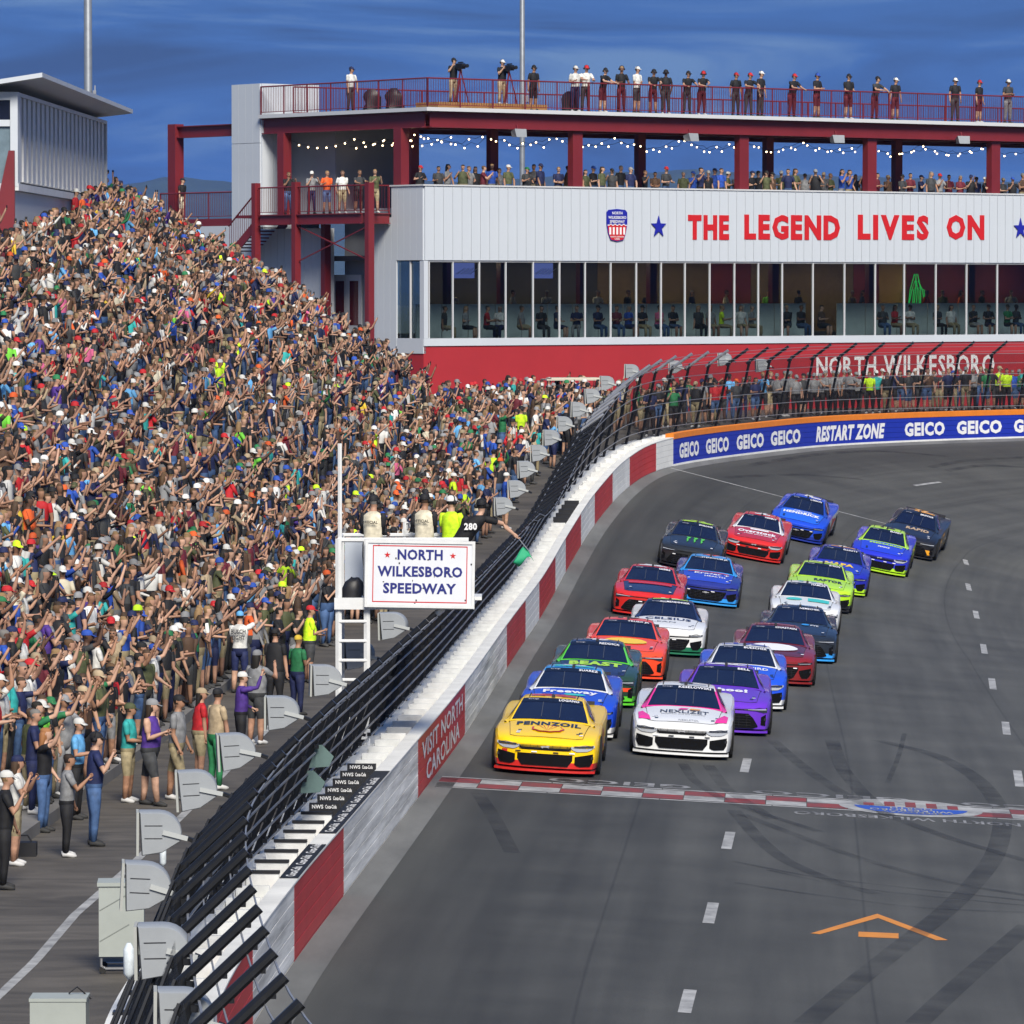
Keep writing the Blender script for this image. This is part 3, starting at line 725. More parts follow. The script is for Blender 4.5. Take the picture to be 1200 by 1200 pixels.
def build_car_meshes():
    CAR['body'] = make_body(); CAR['roof'] = make_greenhouse()
    CAR['hood'] = patch(lambda y, u: (u * (.76 - .07 * (1 - (y - .2) / 1.15)) * .98, y + bow(u * .74, y), hood_z(u * .74, y) + .007), np.linspace(.16, 1.36, 9), np.linspace(-1, 1, 11), [M_CH], 'hood')
    CAR['windshield'] = patch(lambda y, u: (u * (ght(y) - .035), y - .008, gtop(u * (ght(y) - .035), y) + .012), np.linspace(1.40, 2.10, 8), np.linspace(-1, 1, 9), [M_GLASS], 'windshield')
    CAR['banner'] = patch(lambda y, u: (u * (ght(y) - .03), y - .010, gtop(u * (ght(y) - .03), y) + .016), np.linspace(2.06, 2.25, 4), np.linspace(-1, 1, 9), [M_GLASSD], 'visor_banner')
    CAR['rear'] = patch(lambda y, u: (u * (ght(y) - .05), y, gtop(u * (ght(y) - .05), y) + .012), np.linspace(3.22, 3.92, 6), np.linspace(-1, 1, 7), [M_GLASS], 'rear_window')
    for sg in (-1, 1):
        def sw(y, t, sg=sg):
            x0, z0 = ght(y) + .03, gtop(ght(y), y) - .04; x1, z1 = ghb(y), .875
            return (sg * (x0 + (x1 - x0) * t + .012), y, z0 + (z1 - z0) * t + .004)
        CAR['side%d' % sg] = patch(sw, np.linspace(1.80, 2.95, 5), np.linspace(.04, .94, 4), [M_GLASS], 'side_window')
        CAR['quarter%d' % sg] = patch(sw, np.linspace(3.05, 3.45, 3), np.linspace(.15, .9, 3), [M_GLASS], 'quarter_window')
    def fpatch(x0, x1, z0, z1, off, name, m, n=9, taper=0.0):
        """panel on the bowed fascia"""
        b = MB()
        for i in range(n):
            t = i / (n - 1); x = x0 + (x1 - x0) * t
            zz0, zz1 = z0 + taper * t, z1 - taper * t * .3
            y = bow(x, 0) - off
            yy = y + (max(0, zz1 - .55) * .9)
            b.v += [(x, y, zz0), (x, yy, zz1)]
        b.f = [(2 * i, 2 * i + 2, 2 * i + 3, 2 * i + 1) for i in range(n - 1)]; b.m = [0] * (n - 1)
        v0 = list(b.v); n0 = len(v0); b.v += [(x, y + .05, z) for x, y, z in v0]                # give it depth
        for i in range(n - 1):
            for (p, q) in ((2 * i, 2 * i + 2), (2 * i + 3, 2 * i + 1)): b.f.append((p, p + n0, q + n0, q)); b.m.append(0)
        for p, q in ((0, 1), (2 * n - 1, 2 * n - 2)): b.f.append((p, q, q + n0, p + n0)); b.m.append(0)
        return b.mesh(name, m, False)
    CAR['fp'] = fpatch
    def fshape(lo, hi, off, name, m, n=10):
        """piece of the fascia between two (x, z) outlines, following the bow, 5 cm deep"""
        x0 = max(lo[0][0], hi[0][0]) if False else lo[0][0]; x1 = lo[-1][0]; b = MB()
        for i in range(n):
            x = x0 + (x1 - x0) * i / (n - 1); o_ = sorted(lo); h_ = sorted(hi)
            z0 = float(np.interp(x, [p[0] for p in o_], [p[1] for p in o_])); z1 = float(np.interp(x, [p[0] for p in h_], [p[1] for p in h_])); y = bow(x, 0) - off
            b.v += [(x, y, z0), (x, y + max(0, z1 - .545) * .9, z1)]
        v0 = list(b.v); n0 = len(v0); b.v += [(x, y + .05, z) for x, y, z in v0]
        b.f = [(2 * i, 2 * i + 2, 2 * i + 3, 2 * i + 1) for i in range(n - 1)]
        for i in range(n - 1):
            for (p, q) in ((2 * i, 2 * i + 2), (2 * i + 3, 2 * i + 1)): b.f.append((p, p + n0, q + n0, q))
        for p, q in ((0, 1), (2 * n - 1, 2 * n - 2)): b.f.append((p, q, q + n0, p + n0))
        b.m = [0] * len(b.f); return b.mesh(name, m, False)
    def mir(L, sg): return [(sg * x, z) for x, z in L]
    def both(key, lo, hi, off, name, m):
        for sg in (-1, 1): CAR['%s%d' % (key, sg)] = fshape(mir(lo, sg), mir(hi, sg), off, name, m, 8)
    # pony-car nose: wide grille between angled lamps
    CAR['grille_m'] = fshape([(-.52, .545), (-.44, .472), (.44, .472), (.52, .545)], [(-.52, .56), (-.50, .575), (.50, .575), (.52, .56)], .022, 'grille', [M_GRIL], 13)
    both('lamp_m', [(.46, .535), (.56, .468), (.80, .478), (.90, .55)], [(.46, .545), (.52, .575), (.86, .592), (.90, .585)], .030, 'headlight', [M_LAMP]); both('lampt_m', [(.53, .548), (.88, .552)], [(.53, .572), (.88, .585)], .036, 'lamp_lens', [M_LAMPD])
    CAR['intake_m'] = fshape([(-.51, .30), (-.45, .185), (.45, .185), (.51, .30)], [(-.51, .405), (.51, .405)], .022, 'lower_intake', [M_GRIL], 13)
    both('duct_m', [(.55, .235), (.62, .19), (.84, .20), (.88, .28)], [(.55, .375), (.88, .43)], .020, 'side_duct', [M_GRIL])
    # slim full-width slot over a deep mouth
    CAR['grille_c'] = fshape([(-.90, .55), (-.78, .512), (-.2, .492), (.2, .492), (.78, .512), (.90, .55)], [(-.90, .578), (.90, .578)], .022, 'grille', [M_GRIL], 15)
    both('lamp_c', [(.56, .525), (.88, .54)], [(.56, .566), (.88, .578)], .030, 'headlight', [M_LAMPD]); both('lampt_c', [(.60, .525), (.86, .538)], [(.60, .534), (.86, .55)], .036, 'lamp_lens', [M_LAMP])
    CAR['intake_c'] = fshape([(-.58, .40), (-.46, .175), (.46, .175), (.58, .40)], [(-.58, .455), (.58, .455)], .022, 'lower_intake', [M_GRIL], 13)
    both('duct_c', [(.60, .33), (.66, .20), (.82, .20), (.88, .30)], [(.60, .38), (.88, .44)], .020, 'side_duct', [M_GRIL])
    # thin hooked lamps over a wide trapezoid mouth
    CAR['grille_t'] = fshape([(-.42, .535), (.42, .535)], [(-.42, .560), (.42, .560)], .022, 'grille', [M_GRIL], 9)
    both('lamp_t', [(.42, .542), (.72, .525), (.80, .49), (.90, .50)], [(.42, .560), (.72, .582), (.90, .592)], .030, 'headlight', [M_LAMPD]); both('lampt_t', [(.50, .545), (.88, .545)], [(.50, .553), (.88, .565)], .036, 'lamp_lens', [M_LAMP])
    CAR['intake_t'] = fshape([(-.72, .20), (-.66, .16), (.66, .16), (.72, .20)], [(-.72, .22), (-.56, .468), (.56, .468), (.72, .22)], .022, 'lower_intake', [M_GRIL], 15)
    both('duct_t', [(.78, .24), (.88, .22)], [(.78, .40), (.88, .46)], .020, 'side_duct', [M_GRIL])
    # grille bars
    for t, z0, z1, w in (('m', .485, .565, .48), ('c', .23, .40, .5), ('t', .20, .42, .57)):
        b = MB()
        for i in range(4):
            z = z0 + (z1 - z0) * (i + .5) / 4; pts = [(x, bow(x, 0) - .034, z) for x in np.linspace(-w, w, 9)]; b.tube(pts, .006, 4)
        for i in range(7):
            x = -w + 2 * w * (i + .5) / 7; b.tube([(x, bow(x, 0) - .034, z0), (x, bow(x, 0) - .034, z1)], .004, 4)
        CAR['bars_' + t] = b.mesh('grille_bars', [mat('grille_bar', (.02, .02, .022), .5, spec=.2)])
    b = MB(); hx = lambda y, u: (u * (.76 - .07 * (1 - (y - .2) / 1.15)) * .98, y + bow(u * .74, y), hood_z(u * .74, y) + .009)
    b.tube([hx(y, -1) for y in np.linspace(1.34, .17, 8)] + [hx(.17, u) for u in np.linspace(-.8, .8, 9)] + [hx(y, 1) for y in np.linspace(.17, 1.34, 8)], .0055, 4); CAR['seam'] = b.mesh('hood_seam', [M_INT])
    # splitter
    b = MB(); n = 13
    for z in (.075, .115):
        for i in range(n):
            x = -.93 + 1.86 * i / (n - 1); b.v.append((x, bow(x, 0) * .9 - .07, z))
        for i in range(n):
            x = -.93 + 1.86 * i / (n - 1); b.v.append((x, bow(x, 0) + .35, z))
    for i in range(n - 1):
        b.f += [(i, i + 1, n + i + 1, n + i), (2 * n + i, 3 * n + i, 3 * n + i + 1, 2 * n + i + 1), (i, 2 * n + i, 2 * n + i + 1, i + 1)]
    b.f += [(0, n, 3 * n, 2 * n), (n - 1, 3 * n - 1, 4 * n - 1, 2 * n - 1)]; b.m = [0] * len(b.f); CAR['splitter'] = b.mesh('splitter', [M_CL])
    b = MB(); b.span((-.9, .25, .05), (.9, 4.7, .13)); CAR['floor'] = b.mesh('underfloor', [M_INT])
    b = MB(); b.span((-.70, 4.80, .95), (.70, 4.84, 1.03)); CAR['spoiler'] = b.mesh('spoiler', [M_INT])
    b = MB()
    for sg in (-1, 1): pass
    prof = [(.0, .34), (.02, .36), (.22, .36), (.25, .34)]
    b = MB(); n = 22
    for (x, r) in prof:
        for i in range(n): a = 2 * math.pi * i / n; b.v.append((x, r * math.cos(a), r * math.sin(a)))
    for j in range(3):
        for i in range(n): b.f.append((j * n + i, j * n + (i + 1) % n, (j + 1) * n + (i + 1) % n, (j + 1) * n + i)); b.m.append(0)
    b.f.append(tuple(range(n))); b.f.append(tuple(range(4 * n - 1, 3 * n - 1, -1))); b.m += [0, 0]
    CAR['tyre'] = b.mesh('wheel', [M_TYRE])
    b = MB(); n = 18
    for i in range(n): a = 2 * math.pi * i / n; b.v.append((.258, .25 * math.cos(a), .25 * math.sin(a)))
    for i in range(n): a = 2 * math.pi * i / n; b.v.append((.225, .21 * math.cos(a), .21 * math.sin(a)))
    for i in range(n): b.f.append((i, (i + 1) % n, n + (i + 1) % n, n + i)); b.m.append(0)
    b.f.append(tuple(range(n, 2 * n))); b.m.append(0)
    for i in range(10):
        a = 2 * math.pi * i / 10; b.box((.236, .12 * math.cos(a), .12 * math.sin(a)), (.03, .03, .17), Matrix.Rotation(a - math.pi / 2, 3, 'X'))
    CAR['rim'] = b.mesh('rim', [M_RIMM])
    # dark wheel arch: a crescent just proud of the flank
    b = MB(); n = 14; r1, r2 = .345, .405
    for i in range(n):
        a = math.radians(-22) + math.radians(224) * i / (n - 1)
        for r in (r1, r2): b.v.append((0, r * math.cos(a), r * math.sin(a)))
    b.f = [(2 * i, 2 * i + 1, 2 * i + 3, 2 * i + 2) for i in range(n - 1)]; b.m = [0] * (n - 1); CAR['arch'] = b.mesh('wheel_arch', [M_INT])
    # roof rails / flaps and the little camera pod
    b = MB()
    b.tube([(0, 2.35, gtop(.45, 2.35) + .012), (0, 3.05, gtop(.43, 3.05) + .012)], .013, 5); CAR['rails'] = b.mesh('roof_rail', [M_INT])
    b = MB(); b.span((-.03, 2.30, 1.262), (.03, 2.40, 1.315)); b.tube([(.0, 2.34, 1.30), (.0, 2.34, 1.37)], .006, 4); CAR['pod'] = b.mesh('camera_pod', [M_INT])
    # driver and seat seen dimly behind the glass / steering support bars
    b = MB()
    b.tube([(0, 1.46, .965), (0, 2.04, 1.185)], .009, 4)
    CAR['struts'] = b.mesh('windshield_brace', [mat('brace_dark', (.05, .055, .07), .5)])
    b = MB()
    for i in range(6): b.box((.0, 0, .02 + i * .055), (.008, .62, .02))
    for i in range(7): b.box((.0, -.28 + i * .093, .16), (.008, .016, .32))
    CAR['net'] = b.mesh('window_net', [M_NET])
build_car_meshes()

def hood_pt(x, y):
    y = .93 + (y - 1.12) * 1.45; return Vector((x, y + bow(x, y), hood_z(x, y) + .016))
def ws_pt(x, y): return Vector((x, y - .012, gtop(x, y) + .022))
def roof_pt(x, y): return Vector((x, y, gtop(x, y) + .006))
def side_pt(y, z, sg=1):
    h = body_section(y); zs_ = [p[1] for p in h[5:]][::-1]; x_ = [p[0] for p in h[5:]][::-1]
    return Vector((sg * (float(np.interp(z, zs_, x_)) + .006), y, z))
def decal(parent, t, fn, cx, cy, w, h, col, bold=.03, shear=0.0, name='lettering'):
    m = mat('decal_%d_%d_%d' % tuple(int(c * 99) for c in col), col, .35, coat=.5)
    b = text_on(t, w, h, lambda x, y: fn(cx + x, cy + y), bold, shear); return b.build(name, m, parent)
def poly_decal(parent, pts, fn, col, name='painted_mark'):
    m = mat('decal_%d_%d_%d' % tuple(int(c * 99) for c in col), col, .35, coat=.5)
    b = MB(); c0 = (sum(p[0] for p in pts) / len(pts), sum(p[1] for p in pts) / len(pts)); up = Vector((0, 0, .009)) if name != 'side_stripe' else Vector((0, 0, 0)); n_ = len(pts)
    b.add([fn(*p) + up for p in pts] + [fn(c0[0] + (p[0] - c0[0]) * .5, c0[1] + (p[1] - c0[1]) * .5) + up for p in pts] + [fn(*c0) + up], [(i, (i + 1) % n_, n_ + (i + 1) % n_, n_ + i) for i in range(n_)] + [(n_ + i, n_ + (i + 1) % n_, 2 * n_) for i in range(n_)]); return b.build(name, m, parent)
def rect(x0, y0, x1, y1, n=6):
    return [(x0 + (x1 - x0) * i / n, y0) for i in range(n + 1)] + [(x1 + (x0 - x1) * i / n, y1) for i in range(n + 1)]
def ellipse(cx, cy, a, c, n=22): return [(cx + a * math.cos(2 * math.pi * i / n), cy + c * math.sin(2 * math.pi * i / n)) for i in range(n)]

WHT = S(240, 240, 245); BLK = (.012, .012, .015); YEL = (.85, .55, .0); NAVY = (.01, .014, .06)
def car(px, py, kind, label, spec, name_text, decals, yaw=0.0):
    """front bumper's ground point at the pixel"""
    s, d = surf_px(px, py); x, y, z, tx, ty = frame(s); bk = bank(y)
    s2 = s + 2.5; _, y2, _, tx2, ty2 = frame(s2)
    A = surf(s, d); B = surf(s + LEN, d)
    fy = (B - A).normalized()
    if yaw: fy = Matrix.Rotation(yaw, 3, 'Z') @ fy
    nx = (surf(s + 2, d + 1) - surf(s + 2, d - 1)).normalized(); up = nx.cross(fy).normalized(); nx = fy.cross(up).normalized()
    M = Matrix(((nx.x, fy.x, up.x), (nx.y, fy.y, up.y), (nx.z, fy.z, up.z))).to_4x4(); M.translation = A + up * .0
    root = bpy.data.objects.new('race_car', None); COL.objects.link(root); root.matrix_world = M; root.empty_display_size = .3
    tag(root, label, 'race car', 'race cars lined up for the start')
    def part(key, nm, par=root, loc=None, rot=None):
        o = obj(nm, CAR[key], par)
        for a in ('body', 'side', 'hood', 'roof', 'pillar', 'lower', 'accent'):
            if a in spec or True: o[a] = [float(c) for c in spec.get(a, spec['body'])]
        if loc: o.location = loc
        if rot: o.rotation_euler = rot
        return o
    bd = part('body', 'body'); hd_ = part('hood', 'hood'); part('seam', 'hood_seam', hd_); rf = part('roof', 'roof'); part('pod', 'camera_pod', rf)
    for sg in (-1, 1): part('rails', 'roof_rail', rf, (sg * .45, 0, 0))
    wsd = part('windshield', 'windshield'); part('banner', 'visor_banner', wsd); part('struts', 'windshield_brace', wsd, (-.17, 0, 0)); part('struts', 'windshield_brace', wsd, (.17, 0, 0)); part('rear', 'rear_window')
    for sg in (-1, 1):
        part('side%d' % sg, 'side_window'); part('quarter%d' % sg, 'quarter_window')
        l = part('lamp_%s%d' % (kind, sg), 'headlight'); part('lampt_%s%d' % (kind, sg), 'lamp_lens', l); part('duct_%s%d' % (kind, sg), 'side_duct')
        for yw in (.93, 3.72):
            xw = hw(yw) - .235
            w_ = part('tyre', 'wheel', root, (sg * xw, yw, .36), (0, 0, 0 if sg > 0 else math.pi)); part('rim', 'rim', w_)
            part('arch', 'wheel_arch', root, (sg * (hw(yw) + .006), yw, .36))
    gr = part('grille_' + kind, 'grille'); it = part('intake_' + kind, 'lower_intake'); part('bars_' + kind, 'grille_bars', gr)
    part('splitter', 'splitter'); part('floor', 'underfloor'); part('spoiler', 'spoiler')
    nw = .085 * len(name_text) * .75
    decal(wsd, name_text, ws_pt, .50 - nw / 2, 2.155, nw, .10, WHT, .02)
    decal(wsd, 'Cup', ws_pt, -.36, 2.155, .2, .06, S(190, 190, 200), .01)
    if kind == 'm':
        b = MB(); b.add([(xx, bow(xx, 0) - .045, zz) for xx, zz in ((-.09, .535), (-.05, .548), (.0, .545), (.05, .56), (.09, .55), (.06, .535), (.07, .51), (.03, .525), (-.03, .525), (-.05, .505))], [tuple(range(10))]); b.build('grille_emblem', M_CHROME, gr)
    elif kind == 'c':
        b = MB(); b.add([(xx, -.05, zz) for xx, zz in ((-.10, .41), (-.03, .41), (-.03, .425), (.03, .425), (.03, .41), (.10, .41), (.09, .39), (.03, .39), (.03, .378), (-.03, .378), (-.03, .39), (-.09, .39))], [tuple(range(12))]); b.build('grille_emblem', M_CHROME, it)
    for dcl in decals: dcl(root)
    rr = random.Random(int(px)); b = MB(); pal = [WHT, red, BLK, yel, cyan]; ms = [mat('decal_%d_%d_%d' % tuple(int(c * 99) for c in q), q, .35, coat=.5) for q in pal]
    def quad(P, mi): b.add(P, [(0, 1, 2, 3)], mi)
    for sg in (-1, 1):                                            # contingency decals on the flanks, small marks on hood and nose
        for k in range(16):
            y0 = 1.42 + (k % 4) * .17 + (0 if k < 8 else 1.5); z0 = .30 + (k // 4 % 2) * .13 + rr.uniform(0, .05); w_, h_ = rr.uniform(.09, .15), rr.uniform(.04, .09)
            quad([side_pt(y0, z0, sg), side_pt(y0 + w_, z0, sg), side_pt(y0 + w_, z0 + h_, sg), side_pt(y0, z0 + h_, sg)], rr.randrange(5))
        for k in range(3):
            x0 = sg * (.52 + rr.uniform(0, .12)); y0 = .32 + k * .1; w_ = .07; f_ = lambda x, y: Vector((x, y + bow(x, y), hood_z(x, y) + .02))
            quad([f_(x0, y0), f_(x0 + w_, y0), f_(x0 + w_, y0 + .045), f_(x0, y0 + .045)], rr.choice((0, 2, 2)))
        x0 = sg * .86; quad([Vector((x0 - .03, bow(x0, 0) - .035, .33)), Vector((x0 + .03, bow(x0, 0) - .02, .33)), Vector((x0 + .03, bow(x0, 0) - .02, .38)), Vector((x0 - .03, bow(x0, 0) - .035, .38))], 2)
        for k in range(2):
            x0 = sg * (.2 + .3 * k); quad([Vector((x0 - .05, bow(x0, 0) - .03, .425)), Vector((x0 + .05, bow(x0, 0) - .03, .425)), Vector((x0 + .05, bow(x0, 0) - .03, .447)), Vector((x0 - .05, bow(x0, 0) - .03, .447))], rr.choice((0, 2)))
    o = b.build('sponsor_decals', ms, root); o['kind'] = 'stuff'
    b = MB()                                                      # dark sill and skirt
    for sg in (-1, 1):
        P = [side_pt(yy, zz, sg) + Vector((sg * .004, 0, 0)) for yy in np.linspace(.55, 4.6, 9) for zz in (.155, .20)]
        b.add(P, [(2 * i, 2 * i + 2, 2 * i + 3, 2 * i + 1) for i in range(8)])
    o = b.build('side_skirts', M_INT, root); o['kind'] = 'stuff'
    return root
def HT(t, cx, cy, w, h, col, bold=.04, shear=0.0): return lambda r: decal(r, t, hood_pt, cx, cy, w, h, col, bold, shear)
def HP(pts, col): return lambda r: poly_decal(r, pts, hood_pt, col)
def RP(pts, col): return lambda r: poly_decal(r, pts, roof_pt, col, 'roof_mark')
def RN(t, col, w=.5): return lambda r: decal(r, t, roof_pt, 0, 2.75, w, .55, col, .06)
def SN(t, col, w=.75): return lambda r: [decal(r, t, lambda x, y: side_pt(x, y, 1), 2.35, .53, w, .42, col, .06, name='door_number'),
                                         decal(r, t, lambda x, y: side_pt(-x, y, -1), -2.35, .53, w, .42, col, .06, name='door_number')]
def SP(pts, col): return lambda r: (poly_decal(r, pts, lambda y, z: side_pt(y, z, 1), col, 'side_stripe'), poly_decal(r, pts, lambda y, z: side_pt(y, z, -1), col, 'side_stripe'))
def FP(x0, x1, z0, z1, col):                                   # flash on the fascia
    def f(r):
        m = mat('decal_%d_%d_%d' % tuple(int(c * 99) for c in col), col, .35, coat=.5)
        obj('nose_flash', CAR['fp'](x0, x1, z0, z1, .018, 'nose_flash', [m], 6), r)
    return f
yel = (.90, .58, .0); red = (.55, .02, .015); blue = (.012, .06, .55); lime = (.42, .72, .02); grn = (.10, .55, .03); pur = (.13, .03, .50); orr = (.80, .07, .02)
maroon = (.16, .012, .02); cyan = (.03, .30, .75); pink = (.75, .03, .28); teal = (.05, .55, .50); wht = (.72, .73, .74); navy = (.012, .018, .07); gold = (.80, .35, .02)
shell_o = [(.0 + .30 * math.cos(a) * (1.0 + .05 * math.cos(9 * a)), .93 + .17 * math.sin(a) * (1.0 + .05 * math.cos(9 * a))) for a in np.linspace(0, 2 * math.pi, 40, endpoint=False)]
shell_i = [(.0 + .265 * math.cos(a) * (1.0 + .05 * math.cos(9 * a)), .93 + .145 * math.sin(a) * (1.0 + .05 * math.cos(9 * a))) for a in np.linspace(0, 2 * math.pi, 40, endpoint=False)]
def shell(r):
    poly_decal(r, shell_o, hood_pt, red); poly_decal(r, shell_i, lambda x, y: hood_pt(x, y) + Vector((0, 0, .006)), yel)
    for k in range(5):
        a = math.radians(50 + 20 * k); poly_decal(r, [(.0, .80), (.25 * math.cos(a) - .008, .93 + .135 * math.sin(a)), (.25 * math.cos(a) + .008, .93 + .135 * math.sin(a))], lambda x, y: hood_pt(x, y) + Vector((0, 0, .012)), red)
def claws(r):
    for cx in (-.17, .05, .27):
        poly_decal(r, [(cx - .06, 1.33), (cx + .08, 1.33), (cx + .05, 1.22), (cx + .0, 1.16), (cx + .03, 1.06), (cx - .02, .90), (cx - .03, 1.05), (cx - .05, 1.15), (cx - .02, 1.22)], hood_pt, grn)

